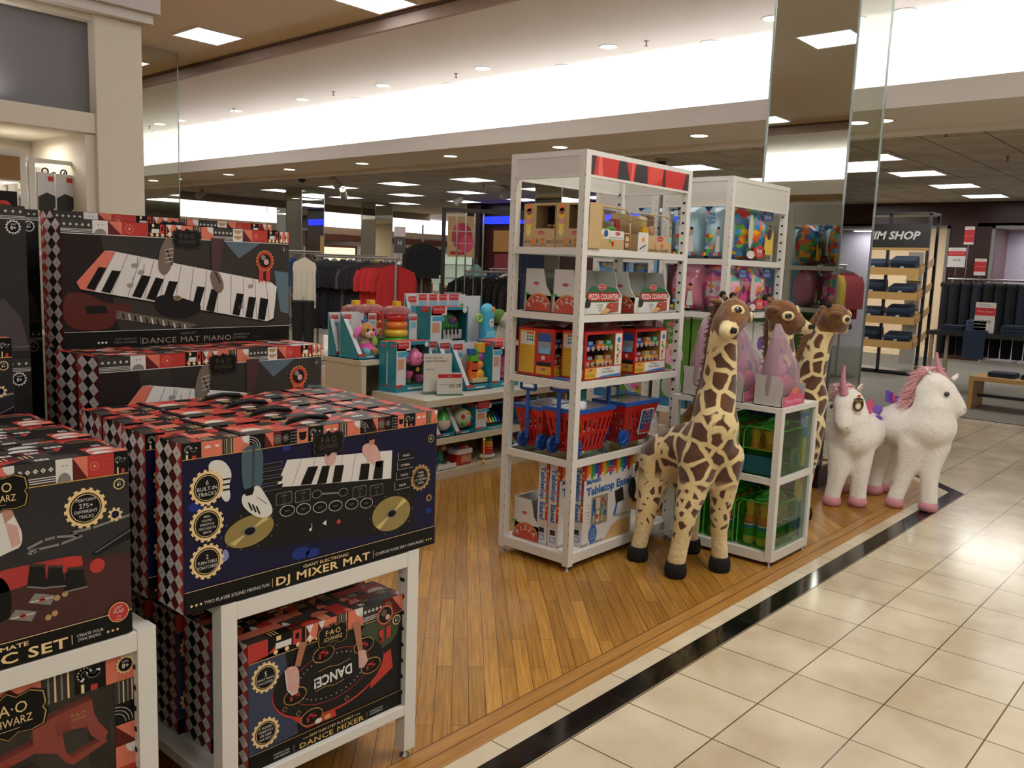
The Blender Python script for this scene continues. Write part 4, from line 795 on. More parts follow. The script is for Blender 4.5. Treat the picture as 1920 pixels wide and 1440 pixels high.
def blaster_box():
    W, D, Hh = .75, .2, .4
    t = thing('blaster_set_box', 'open-window box with a red toy blaster under the magic set', 'toy box', (.03, 1.735, .172), 0, 'blaster boxes under the left table')
    mb = MB(); mb.box(0, .03, 0, W, D, Hh, [C_BLK, C_CHA, C_BLK, C_CHA, C_BLK, C_BLK]); argyle(left(mb, 0, D, 0), D, Hh); wild_top(top(mb, 0, 0, Hh), W, D, 51)
    # window frame standing 3 cm proud of the backing
    mb.box(0, 0, 0, .28, .03, Hh, C_CHA); mb.box(.704, 0, 0, W, .03, Hh, C_CHA); mb.box(.28, 0, .338, .704, .03, Hh, C_CHA); mb.box(.28, 0, 0, .704, .03, .06, C_CHA)
    P = front(mb, 0, 0, 0); P.clip = (0, .338, W, Hh)
    for i, k in enumerate(('bear', 'stripe', 'tri', 'flower', 'wave', 'arcs', 'cloud', 'bear', 'tri', 'stripe', 'duck', 'wave')):
        tile(P, k, .0625 * i, .338, .0625, .062, 2)
    P.clip = (.704, 0, W, .338)
    for i, k in enumerate(('train', 'duck', 'reddots', 'wave', 'tri', 'arcs', 'stripe')): tile(P, k, .704, .048 * i, .046, .048, 2)
    P.clip = (0, 0, .28, .338)
    for i in range(30): tile(P, ['tri', 'arcs', 'wave', 'reddots', 'cloud', 'flower'][(i * 5 + i // 5) % 6], .056 * (i % 5), .056 * (i // 5), .056, .056, 2)
    P.clip = None; ageb(P, .727, .372, .02, l=8, col=C_CRM); plaque(P, .5, .34, .14, l=10)
    Q = PR(mb, (0, .029, 0), (1, 0, 0), (0, 0, 1), (0, -1, 0)); Q.rect(.28, .06, .67, .338, C_CHA, 1); Q.rect(.66, .06, .704, .338, C_BLK, 2)
    for k in range(6): Q.rect(.663 + k * .007, .06, .665 + k * .007, .338, C_DGR, 3)
    for r in (.03, .036, .042): Q.arc(.61, .24, r, .0015, 20, 160, C_GLD, 3)
    mb.build('box', t)
    g = MB(); RG = M('A8201E', .22, coat=.5)
    # blaster: body, grip, trigger loop
    g.slab([(.4, .235), (.545, .262), (.545, .3), (.659, .318), (.663, .284), (.672, .262), (.69, .234), (.684, .22), (.676, .216), (.655, .24), (.648, .262), (.6, .268), (.588, .262), (.54, .242), (.4, .215)], .002, .024, RG)
    g.slab([(.588, .262), (.6, .268), (.606, .222), (.617, .204), (.684, .22), (.69, .212), (.62, .188), (.604, .2), (.59, .225), (.545, .244), (.55, .252)], .004, .022, RG)
    g.tube([(.31, .013, .215), (.41, .013, .232)], .012, M('6E1416', .25), 10); Pg = PR(g, (0, .0015, 0), (1, 0, 0), (0, 0, 1), (0, -1, 0))
    for k in range(7): Pg.line([(.585 + .001 * k, .287 - .004 * k), (.612 + .001 * k, .291 - .004 * k)], .0012, M('6E1416', .3), 1)
    Pg.text('F·A·O', .632, .291, .008, C_GLD, 1, 'c'); Pg.text('SCHWARZ', .632, .284, .004, C_GLD, 1, 'c'); Pg.disc(.645, .262, .004, M('6E1416', .3), 1, 10); g.build('toy_blaster', t, 'red plastic toy blaster')
    g = MB(); g.ell((.63, .014, .135), (.05, .014, .03), M('D8D8DE', .25)); g.slab([(.4, .2), (.55, .215), (.585, .17), (.54, .1), (.4, .09)], .012, .026, C_DGR); g.ell((.53, .014, .17), (.05, .012, .015), M('2A3A8A', .25)); g.build('target_piece', t, 'dark and white target pieces')
    mb = MB(); mb.box(.28, .0005, .06, .704, .0015, .338, mat_glass('box window', 'F2F2F2', .08)); mb.build('window_film', t, 'clear window film')
    return t
bb = blaster_box(); dup(bb, (.03, 1.96, .172), 0, 'blaster set box standing behind the front one under the left table')
# ================================================================== PLUSH ANIMALS
def chain(mb, pts, mat, n=14):
    for i, (x, y, z, r) in enumerate(pts):
        mb.ell((x, y, z), (r, r, r), mat, 14, 9)
        if i: a = pts[i - 1]; mb.tube([a[:3], (x, y, z)], [a[3], r], mat, n)
def fuse(mb, name, parent, vox, mats, fn, smooth=8, org=(0, 0, 0)):
    me = mb.data('tmp'); o = bpy.data.objects.new('tmp', me); COL.objects.link(o)
    m = o.modifiers.new('r', 'REMESH'); m.mode = 'VOXEL'; m.voxel_size = vox; m.use_smooth_shade = True
    s = o.modifiers.new('s', 'SMOOTH'); s.factor = .6; s.iterations = smooth
    dg = bpy.context.evaluated_depsgraph_get(); dg.update(); ne = bpy.data.meshes.new_from_object(o.evaluated_get(dg), depsgraph=dg)
    bpy.data.objects.remove(o); bpy.data.meshes.remove(me); ne.name = name; ne.materials.clear()
    for k in mats: ne.materials.append(k)
    for v in ne.vertices: v.co -= Vector(org)
    idx = [fn(p.center) for p in ne.polygons]; ne.polygons.foreach_set('material_index', idx); ne.polygons.foreach_set('use_smooth', [True] * len(idx)); ne.update()
    r = bpy.data.objects.new(name, ne); COL.objects.link(r); r.parent = parent; return r
def mat_giraffe():
    m, nt, b, N, L = nodes('giraffe plush')
    tc = N('ShaderNodeTexCoord'); sep = N('ShaderNodeSeparateXYZ'); L(tc.outputs['Object'], sep.inputs[0])
    nz = N('ShaderNodeTexNoise'); nz.inputs['Scale'].default_value = 9; L(tc.outputs['Object'], nz.inputs['Vector'])
    wp = N('ShaderNodeVectorMath'); wp.operation = 'SCALE'; wp.inputs['Scale'].default_value = .05; L(nz.outputs['Color'], wp.inputs[0])
    ad = N('ShaderNodeVectorMath'); ad.operation = 'ADD'; L(tc.outputs['Object'], ad.inputs[0]); L(wp.outputs[0], ad.inputs[1])
    outs = []
    for sc_, th in ((10.5, .1), (20, .2)):
        vo = N('ShaderNodeTexVoronoi'); vo.feature = 'DISTANCE_TO_EDGE'; vo.inputs['Scale'].default_value = sc_; vo.inputs['Randomness'].default_value = .85; L(ad.outputs[0], vo.inputs['Vector'])
        g = N('ShaderNodeMapRange'); g.inputs['From Min'].default_value = th - .018; g.inputs['From Max'].default_value = th + .018; L(vo.outputs['Distance'], g.inputs['Value']); outs.append(g)
    z = N('ShaderNodeMapRange'); z.inputs['From Min'].default_value = .40; z.inputs['From Max'].default_value = .46; L(sep.outputs['Z'], z.inputs['Value'])
    mx = N('ShaderNodeMix'); L(z.outputs[0], mx.inputs['Factor']); L(outs[1].outputs[0], mx.inputs['A']); L(outs[0].outputs[0], mx.inputs['B'])
    lo = N('ShaderNodeMapRange'); lo.inputs['From Min'].default_value = .185; lo.inputs['From Max'].default_value = .2; L(sep.outputs['Z'], lo.inputs['Value'])
    mu = N('ShaderNodeMath'); mu.operation = 'MULTIPLY'; L(mx.outputs['Result'], mu.inputs[0]); L(lo.outputs[0], mu.inputs[1])
    n2 = N('ShaderNodeTexNoise'); n2.inputs['Scale'].default_value = 14; L(tc.outputs['Object'], n2.inputs['Vector'])
    cb = N('ShaderNodeValToRGB'); ramp(cb, [(.35, '41230F'), (.7, '60391B')]); L(n2.outputs['Fac'], cb.inputs['Fac'])
    cy = N('ShaderNodeValToRGB'); ramp(cy, [(.35, 'D2BA84'), (.7, 'DCC894')]); L(n2.outputs['Fac'], cy.inputs['Fac'])
    c = N('ShaderNodeMix'); c.data_type = 'RGBA'; L(mu.outputs[0], c.inputs['Factor']); L(cy.outputs['Color'], c.inputs['A']); L(cb.outputs['Color'], c.inputs['B']); L(c.outputs['Result'], b.inputs['Base Color'])
    b.inputs['Roughness'].default_value = .9; b.inputs['Sheen Weight'].default_value = .35
    n3 = N('ShaderNodeTexNoise'); n3.inputs['Scale'].default_value = 160; bp = N('ShaderNodeBump'); bp.inputs['Strength'].default_value = .35; bp.inputs['Distance'].default_value = .004; L(tc.outputs['Object'], n3.inputs['Vector']); L(n3.outputs['Fac'], bp.inputs['Height']); L(bp.outputs['Normal'], b.inputs['Normal'])
    return m
def mat_plush(name, c1, c2, sheen=.5, sc_=120):
    m = mat_noise(name, c1, c2, sc_, .95, 3, .4); m.node_tree.nodes['Principled BSDF'].inputs['Sheen Weight'].default_value = sheen; return m
GIR = mat_giraffe(); GHEAD = mat_plush('giraffe brown', '5E3A1C', '7C5028', .3, 30); GCRM = mat_plush('giraffe cream', 'CDB684', 'D8C696', .3, 60); HOOF = M('0B0A0A', .9); EYE = M('060606', .08, coat=1)
GO = (3.6, 2.03, 0)
def giraffe(loc, rz=0., lb='big plush giraffe standing in front of the tall shelves, its neck tilted right', bend=None):
    t = thing('plush_giraffe', lb, 'plush giraffe', loc, rz, None)
    K = lambda x, y, z: ((x + bend[0] * max(0, z - .68) ** 1.6, y + bend[1] * max(0, z - .68) ** 1.6, z - bend[2] * max(0, z - .68) ** 2) if bend else (x, y, z))
    bchain = lambda m_, P, q: chain(m_, [K(*p[:3]) + (p[3],) for p in P], q)
    mb = MB()
    bchain(mb, [(3.597, 2.235, .5, .082), (3.592, 2.17, .525, .108), (3.595, 2.047, .583, .118), (3.581, 1.932, .62, .128), (3.575, 1.903, .704, .115), (3.589, 1.918, .796, .097), (3.607, 1.913, .9, .083), (3.618, 1.916, .999, .074), (3.627, 1.92, 1.098, .067), (3.64, 1.92, 1.184, .064)], GIR)
    chain(mb, [(3.533, 1.951, .56, .1), (3.49, 1.946, .421, .074), (3.45, 1.951, .311, .056), (3.428, 1.956, .186, .043), (3.41, 1.965, .07, .043)], GIR)
    chain(mb, [(3.633, 1.868, .56, .09), (3.624, 1.863, .411, .066), (3.622, 1.869, .295, .05), (3.628, 1.869, .176, .039), (3.638, 1.863, .07, .042)], GIR)
    chain(mb, [(3.578, 2.191, .486, .1), (3.545, 2.205, .355, .076), (3.51, 2.204, .242, .053), (3.487, 2.208, .138, .041), (3.474, 2.216, .065, .041)], GIR)
    chain(mb, [(3.69, 2.13, .466, .085), (3.745, 2.12, .337, .066), (3.77, 2.108, .214, .051), (3.772, 2.104, .102, .042), (3.776, 2.1, .065, .042)], GIR)
    # head: cranium, cheeks, muzzle pointing left and to the front
    bchain(mb, [(3.685, 1.905, 1.232, .07), (3.655, 1.89, 1.222, .078), (3.615, 1.875, 1.195, .066), (3.57, 1.86, 1.168, .048), (3.53, 1.85, 1.15, .04), (3.512, 1.846, 1.146, .036)], GIR)
    hc = Vector(K(3.65, 1.885, 1.215)) - Vector(GO); nose = Vector(K(3.52, 1.846, 1.148)) - Vector(GO); zc = K(3.65, 1.885, 1.15)[2]
    def fn(c):
        if (c - nose).length < .056: return 2
        if (c - hc).length < .115 and c.z > zc - .02: return 1
        if c.z < .19: return 2
        if c.z < .5 and (c.x + .02) ** 2 + (c.y - .07) ** 2 < .006 and c.z > .42: return 2
        return 0
    fuse(mb, 'body', t, .011, [GIR, GHEAD, GCRM], fn, 10, GO)
    def Lc(x, y, z): q = K(x, y, z); return (q[0] - GO[0], q[1] - GO[1], q[2] - GO[2])
    for x, y in ((3.41, 1.965), (3.639, 1.862), (3.474, 2.217), (3.777, 2.099)):
        MB().lathe([(.036, 0), (.05, .012), (.053, .035), (.049, .06), (.046, .075), (.03, .078)], Lc(x, y, 0), HOOF, 16).build('hoof', t, 'black hoof')
    # ears
    for p, q in (((3.64, 1.945, 1.275), (3.61, 2.0, 1.285)), ((3.735, 1.885, 1.252), (3.765, 1.87, 1.25))):
        a, b_ = Vector(Lc(*p)), Vector(Lc(*q)); m_ = (a + b_) / 2
        MB().tube([a, a.lerp(b_, .4), a.lerp(b_, .8), b_], [(.02, .014), (.036, .016), (.03, .012), (.01, .006)], GHEAD, 10).build('ear', t)
    for p, q in (((3.68, 1.945, 1.29), (3.69, 1.97, 1.312)), ((3.72, 1.92, 1.285), (3.74, 1.945, 1.307))):
        mb = MB(); mb.tube([Lc(*p), Lc(*q)], [.013, .011], GHEAD, 8); mb.ell(Lc(*q), (.016, .016, .018), M('1A0E08', .95), 10, 8); mb.build('horn', t, 'short horn with a black tuft')
    for c, o in (((3.6, 1.842, 1.247), (-.6, -.72, .35)), ((3.693, 1.822, 1.215), (.5, -.85, .0))):
        q = Vector(o).normalized(); z = Vector((0, 0, 1)); rot = q.to_track_quat('Z', 'Y').to_matrix(); c = Vector(Lc(*c))
        e = MB().ell(c, (.034, .026, .009), GCRM, 16, 8, rot).build('eye_patch', t, 'cream patch round the eye'); MB().ell(c + q * .004, (.021, .017, .009), EYE, 14, 8, rot).build('eye', e, 'glossy black eye')
    MB().ell(Lc(3.507, 1.812, 1.16), (.014, .008, .016), M('120C0A', .8), 10, 8).build('nostril', t); MB().ell(Lc(3.532, 1.812, 1.158), (.012, .008, .014), M('120C0A', .8), 10, 8).build('nostril', t)
    # mane: a soft brown ridge down the back of the neck
    mb = MB(); rnd = random.Random(5); MN = mat_plush('giraffe mane', '5A3818', '7A4E24', .4, 60)
    P_ = [(3.66, 1.965, 1.27), (3.66, 1.985, 1.18), (3.65, 1.99, 1.09), (3.64, 1.99, .99), (3.625, 1.995, .9), (3.6, 2.01, .8), (3.59, 2.06, .72)]
    mb.tube([Lc(*p) for p in P_], [(.012, .03)] * 7, MN, 8)
    for k in range(260):
        f = rnd.random() * 5.99; i = int(f); a = Vector(P_[i]).lerp(Vector(P_[i + 1]), f - i); a = Vector(Lc(*a)); a += Vector((rnd.uniform(-.012, .012), rnd.uniform(-.01, .01), 0)); mb.tube([a, a + Vector((rnd.uniform(-.012, .012), rnd.uniform(.02, .042), rnd.uniform(-.02, .02)))], [.005, .001], MN, 4)
    mb.build('mane', t, 'brown mane')
    mb = MB(); mb.tube([Lc(3.62, 2.3, .52), Lc(3.6, 2.33, .45), Lc(3.575, 2.33, .38)], [.012, .01, .008], GIR, 8); mb.ell(Lc(3.565, 2.33, .33), (.02, .02, .055), HOOF, 10, 8); mb.build('tail', t)
    return t
gf = giraffe(GO)
g2 = dup(gf, (4.47, 2.09, 0), R_(-18), 'plush giraffe behind the pink gift bags, its brown face turned to the right'); g2.scale = (-1, 1, .99)
g3 = giraffe((4.83, 2.13, 0), R_(10), 'plush giraffe nearest the mirrored column, its neck leaning over to the right', (-.17, -.28, .12)); g3.scale = (-1, 1, 1)

WHT = mat_plush('white plush', 'E4DED6', 'ECE6DE', .5, 60); PKH = M('C98A96', .8); PKM = mat_plush('pink mane plush', 'E8A8AE', 'F2BEC2', .5, 60); PURP = M('6E4AA8', .5)
def strands(mb, P_, n, mat, dv, spread, ln, rad=.004, seed=1):
    rnd = random.Random(seed)
    for k in range(n):
        f = rnd.random() * (len(P_) - 1.001); i = int(f); a = Vector(P_[i]).lerp(Vector(P_[i + 1]), f - i) + Vector([rnd.uniform(-spread, spread) for _ in range(3)])
        d = Vector(dv) + Vector([rnd.uniform(-.5, .5) for _ in range(3)]); d = d.normalized() * ln * rnd.uniform(.6, 1.2)
        mb.tube([a, a + d * .5 + Vector((0, 0, .004)), a + d + Vector((0, 0, -.012))], [rad, rad * .8, .0006], mat, 4, caps=False)
def unicorn(name_lb, loc, org, body, legs, horn, eyes, ears, nostril, maneP, tailP, patch, bow, tagp=None):
    t = thing('plush_unicorn', name_lb, 'plush unicorn', loc, 0, None); L_ = lambda p: tuple(Vector(p[:3]) - Vector(org)) + tuple(p[3:])
    mb = MB()
    for c in body + legs: chain(mb, [L_(p) for p in c], WHT)
    fuse(mb, 'body', t, .013, [WHT], lambda c: 0, 9)
    for c in legs:
        x, y, z, r = L_(c[-1]); MB().lathe([(.03, 0), (.052, .01), (.058, .035), (.05, .062), (.03, .075), (.001, .078)], (x, y, 0), PKH, 16).build('hoof', t, 'dusty pink hoof')
    a, b_ = Vector(L_(horn[0])), Vector(L_(horn[1])); mb = MB(); n = 15; cr = []
    for i in range(n + 1): f = i / n; p = a.lerp(b_, f) + Vector((0, 0, 0)); cr.append(p)
    bend = (b_ - a).cross(Vector((0, 0, 1))).cross(b_ - a).normalized()
    mb.tube([p - bend * (.012 * math.sin(math.pi * i / n)) for i, p in enumerate(cr)], [(.027 * (1 - .8 * i / n)) * (1.1 if i % 3 != 0 else .9) for i in range(n + 1)], PKH, 12); mb.build('horn', t, 'ribbed pink horn')
    for p, o in eyes:
        q = Vector(o).normalized(); rot = q.to_track_quat('Z', 'Y').to_matrix(); c = Vector(L_(p))
        e = MB().ell(c, (.016, .015, .008), M('1B2430', .3), 12, 8, rot).build('eye', t, 'dark blue eye'); MB().ell(c + q * .005, (.009, .009, .006), EYE, 10, 8, rot).build('pupil', e)
    for p, q in ears:
        A_, B_ = Vector(L_(p)), Vector(L_(q)); e = MB().tube([A_, A_.lerp(B_, .45), B_], [(.018, .012), (.024, .012), (.005, .004)], WHT, 10).build('ear', t); MB().tube([A_.lerp(B_, .2) + Vector((-.009, -.009, 0)), A_.lerp(B_, .85) + Vector((-.007, -.007, 0))], [(.013, .006), (.004, .003)], PKH, 8).build('ear_lining', e, 'pink ear lining')
    MB().ell(L_(nostril), (.009, .006, .006), PKH, 8, 6).build('nostril', t)
    mb = MB(); strands(mb, [L_(p) for p in maneP], 620, PKM, (-.1, .7, -.3), .026, .1); mb.build('mane', t, 'fluffy pink mane')
    mb = MB(); strands(mb, [L_(p) for p in tailP], 260, M('E58C90', .7), (.1, .1, -1), .018, .16, .004, 3); mb.build('tail', t, 'long coral pink tail')
    for p, r, m_, rt in patch:
        MB().ell(L_(p), r, m_, 14, 8, Matrix.Rotation(R_(rt[1]), 3, 'Y') @ Matrix.Rotation(R_(rt[0]), 3, 'X')).build('felt_patch', t, 'shiny coloured felt patch')
    for i, (p, q, w_, m_) in enumerate(bow):
        A_, B_ = Vector(L_(p)), Vector(L_(q)); s = (B_ - A_).cross(Vector((0, 0, 1))).normalized(); up = Vector((0, 0, 1)); mb = MB()
        mb.add([A_ - up * .012, A_ + up * .012, B_ + up * w_ + s * .01, B_ - up * w_ * .6 + s * .01, A_.lerp(B_, .5) + s * .035 + up * w_ * .8, A_.lerp(B_, .5) + s * .035 - up * w_ * .5, A_ - up * .012 + s * .004, A_ + up * .012 + s * .004, B_ + up * w_ + s * .014, B_ - up * w_ * .6 + s * .014], [(0, 1, 4, 5), (5, 4, 2, 3), (6, 7, 4, 5), (9, 8, 4, 5)], m_); mb.build('ribbon_wing', t, 'satin ribbon wing')
    if tagp:
        c = Vector(L_(tagp)); mb = MB(); P = PR(mb, c, (.745, -.667, 0), (0, 0, 1), (-.667, -.745, 0)); mb.T = None
        q = Vector((-.667, -.745, 0)); P.disc(0, 0, .036, M('C9A838', .4), 0, 22, .044); P.disc(0, 0, .034, M('2A2A20', .5), 2, 22, .042); P.rect(-.03, .02, .03, .035, M('2A2A20', .5), 3); P.text('PLUSH', 0, .017, .012, M('D8B84A', .5), 5, 'c', .045); P.disc(0, -.01, .02, M('C8A878', .6), 4, 14, .022); P.disc(0, -.012, .012, M('E8E0D8', .6), 5, 12, .014); P.rect(-.012, .045, .012, .058, M('C84A30', .5), 3)
        mb.build('hang_tag', t, 'oval black and gold hang tag')
    return t
PINKR = M('E0608A', .35); PURR = M('6C50B0', .35)
OR_ = (5.65, 1.65, 0)
unicorn('white plush unicorn with a pink mane on the border of the wood floor, facing right', OR_, OR_,
    [[(5.83, 1.86, .47, .115), (5.72, 1.745, .49, .145), (5.655, 1.61, .49, .155), (5.615, 1.53, .53, .15), (5.604, 1.525, .645, .118), (5.604, 1.545, .735, .092), (5.605, 1.53, .785, .082)], [(5.605, 1.525, .782, .082), (5.622, 1.48, .75, .076), (5.64, 1.42, .69, .056), (5.65, 1.39, .65, .046)]],
    [[(5.587, 1.6, .42, .1), (5.563, 1.63, .246, .06), (5.545, 1.655, .125, .05), (5.532, 1.672, .06, .05)], [(5.63, 1.5, .42, .095), (5.6, 1.505, .266, .06), (5.597, 1.5, .149, .052), (5.6, 1.494, .06, .054)], [(5.84, 1.82, .4, .1), (5.88, 1.83, .23, .065), (5.87, 1.86, .12, .05), (5.865, 1.87, .06, .05)], [(5.78, 1.93, .4, .09), (5.745, 1.95, .23, .06), (5.735, 1.97, .12, .05), (5.73, 1.975, .06, .05)]],
    ((5.635, 1.475, .805), (5.6, 1.535, .985)), [((5.55, 1.442, .745), (-.75, -.62, .1)), ((5.69, 1.47, .77), (.9, -.3, .1))], [((5.588, 1.55, .84), (5.57, 1.575, .885)), ((5.675, 1.45, .82), (5.7, 1.43, .858))], (5.63, 1.352, .66),
    [(5.635, 1.5, .86), (5.63, 1.56, .86), (5.64, 1.6, .8), (5.645, 1.635, .72), (5.645, 1.65, .66)], [(5.9, 1.95, .53), (5.9, 1.95, .35), (5.89, 1.97, .2)],
    [((5.66, 1.87, .585), (.05, .03, .008), PURP, (25, -25)), ((5.70, 1.95, .5), (.03, .02, .03), M('2E6E7C', .4), (0, 0))],
    [((5.75, 1.74, .63), (5.7, 1.84, .66), .05, PURR), ((5.75, 1.74, .63), (5.82, 1.66, .66), .05, PINKR), ((5.76, 1.75, .63), (5.72, 1.8, .66), .035, PINKR)])
OL = (5.4, 1.9, 0)
unicorn('white plush unicorn with an oval hang tag beside the mirrored column, facing left', OL, OL,
    [[(5.78, 1.93, .44, .1), (5.63, 1.915, .44, .13), (5.46, 1.91, .44, .145), (5.35, 1.905, .44, .145), (5.325, 1.912, .535, .12), (5.325, 1.925, .63, .095), (5.31, 1.93, .66, .088)], [(5.305, 1.93, .66, .088), (5.26, 1.925, .625, .076), (5.215, 1.915, .56, .058), (5.195, 1.905, .525, .048)]],
    [[(5.3, 1.945, .36, .085), (5.272, 1.945, .2, .06), (5.262, 1.955, .114, .05), (5.256, 1.961, .06, .05)], [(5.374, 1.854, .36, .085), (5.362, 1.84, .205, .058), (5.36, 1.841, .103, .05), (5.361, 1.839, .06, .052)], [(5.77, 1.88, .36, .09), (5.79, 1.875, .197, .056), (5.768, 1.88, .1, .048), (5.765, 1.88, .06, .048)], [(5.7, 2.0, .34, .08), (5.68, 2.03, .18, .056), (5.665, 2.04, .1, .048), (5.66, 2.05, .06, .048)]],
    ((5.25, 1.935, .695), (5.232, 1.945, .885)), [((5.2, 1.99, .63), (-.5, .8, .1)), ((5.245, 1.86, .62), (-.3, -.9, 0))], [((5.28, 1.995, .715), (5.27, 2.015, .76)), ((5.32, 1.88, .735), (5.33, 1.865, .775))], (5.165, 1.87, .52),
    [(5.29, 1.93, .735), (5.35, 1.94, .725), (5.395, 1.94, .67), (5.42, 1.94, .6)], [(5.85, 1.95, .46), (5.87, 1.95, .3), (5.87, 1.95, .18)],
    [((5.58, 1.83, .545), (.045, .02, .012), PURP, (30, 10)), ((5.62, 1.79, .46), (.012, .012, .06), M('2E6E7C', .4), (0, 15))],
    [((5.5, 1.9, .56), (5.44, 1.82, .62), .06, PINKR), ((5.5, 1.9, .56), (5.56, 1.98, .62), .055, PINKR)], tagp=(5.222, 1.84, .66))
# ================================================================== GOODS ON THE TALL SHELVES
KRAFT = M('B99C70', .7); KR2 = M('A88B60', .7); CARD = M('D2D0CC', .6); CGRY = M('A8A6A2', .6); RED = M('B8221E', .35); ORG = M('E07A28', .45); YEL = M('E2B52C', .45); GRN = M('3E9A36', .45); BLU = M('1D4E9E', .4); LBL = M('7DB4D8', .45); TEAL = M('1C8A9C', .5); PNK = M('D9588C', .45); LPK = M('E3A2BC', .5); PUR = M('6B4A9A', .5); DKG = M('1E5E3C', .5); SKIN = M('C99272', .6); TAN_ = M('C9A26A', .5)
WIN = mat_glass('clear plastic', 'EFEFEF', .1); RUM = mat_film('crumpled clear bag', 'F4F0F0', .8, .12, 'E8E2E2')
def oval(P, x, y, w, l=6, t='Melissa & Doug'): P.disc(x, y, w / 2, M('D8D0C8', .5), l, 20, w * .2); P.disc(x, y, w * .47, RED, l + 1, 20, w * .175); P.text(t, x, y - w * .06, w * .13, C_WHT, l + 2, 'c', w * .78)
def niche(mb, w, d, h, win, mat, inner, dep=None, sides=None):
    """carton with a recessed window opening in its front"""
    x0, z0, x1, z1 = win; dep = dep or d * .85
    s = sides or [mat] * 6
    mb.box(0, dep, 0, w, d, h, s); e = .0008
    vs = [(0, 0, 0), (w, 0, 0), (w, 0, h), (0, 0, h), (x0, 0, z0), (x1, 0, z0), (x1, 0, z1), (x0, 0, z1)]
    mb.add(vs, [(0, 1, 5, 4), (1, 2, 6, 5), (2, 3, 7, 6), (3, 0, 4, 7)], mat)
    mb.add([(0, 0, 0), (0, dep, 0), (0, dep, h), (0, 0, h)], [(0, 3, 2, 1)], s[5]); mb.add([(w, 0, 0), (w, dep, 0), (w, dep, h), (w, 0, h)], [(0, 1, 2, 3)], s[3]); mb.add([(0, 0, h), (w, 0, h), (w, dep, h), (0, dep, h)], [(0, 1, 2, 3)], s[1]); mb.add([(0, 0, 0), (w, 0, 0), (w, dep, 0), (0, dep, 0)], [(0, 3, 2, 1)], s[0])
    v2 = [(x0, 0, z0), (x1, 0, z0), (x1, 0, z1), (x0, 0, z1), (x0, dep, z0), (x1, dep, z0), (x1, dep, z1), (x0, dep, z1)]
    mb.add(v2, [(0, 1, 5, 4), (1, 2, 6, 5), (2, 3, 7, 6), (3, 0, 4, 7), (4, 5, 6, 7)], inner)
def film(t, x0, z0, x1, z1, y=.0015, m=None): return MB().add([(x0, y, z0), (x1, y, z0), (x1, y, z1), (x0, y, z1)], [(0, 1, 2, 3)], m or WIN).build('window_film', t, 'clear window film')
# --- sandwich sets (level 1.50)
def slice_box(label, loc, rz, grp=None):
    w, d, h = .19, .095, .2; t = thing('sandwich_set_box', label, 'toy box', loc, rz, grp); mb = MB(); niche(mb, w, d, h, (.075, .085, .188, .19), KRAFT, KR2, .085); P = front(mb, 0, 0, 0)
    for x, z, m, r in ((.03, .18, ORG, .018), (.032, .162, M('8A4A20', .5), .016)): P.disc(x, z, r, m, 2, 12)
    for k, (z, m) in enumerate(((.135, YEL), (.115, M('D88A8A', .5)), (.09, M('E8CE5A', .5)), (.065, M('E2D070', .5)))): P.poly([(.018, z), (.048, z + .004), (.05, z + .018), (.033, z + .012), (.016, z + .02)], m, 2 + k); P.poly([(.018, z), (.033, z - .018), (.048, z + .004)], m, 2 + k)
    oval(P, .11, .065, .05, 3); P.text('slice', .004, .018, .019, M('2A2E4A', .5), 3, 'l', .045); P.text('&', .087, .018, .02, M('2A2E4A', .5), 3, 'c'); P.text('stack', .142, .018, .019, M('2A2E4A', .5), 3, 'l', .045)
    P.rect(.055, .012, .072, .04, ORG, 3); P.disc(.118, .028, .014, M('C8622A', .5), 3, 12); P.rect(.104, .022, .132, .026, YEL, 4); P.text('SANDWICH COUNTER', .095, .006, .006, DARK, 3, 'c'); mb.build('box', t)
    mb = MB(); mb.ell((.11, .06, .098), (.018, .018, .012), M('B86A5A', .5), 10, 6); mb.ell((.145, .07, .1), (.02, .02, .014), M('C9A070', .5), 10, 6); mb.ell((.165, .04, .096), (.016, .016, .01), M('D8B04A', .5), 10, 6); mb.box(.085, .05, .086, .12, .09, .094, GRN); mb.build('toy_food', t, 'small toy food pieces'); film(t, .075, .085, .188, .19); return t
slice_box('sandwich set box printed slice and stack, at the rear left of the top shelf level', (3.105, 2.715, 1.501), R_(-90), 'slice and stack boxes'); slice_box('sandwich set box printed slice and stack, directly behind the front shelf post', (3.105, 2.52, 1.501), R_(-90))
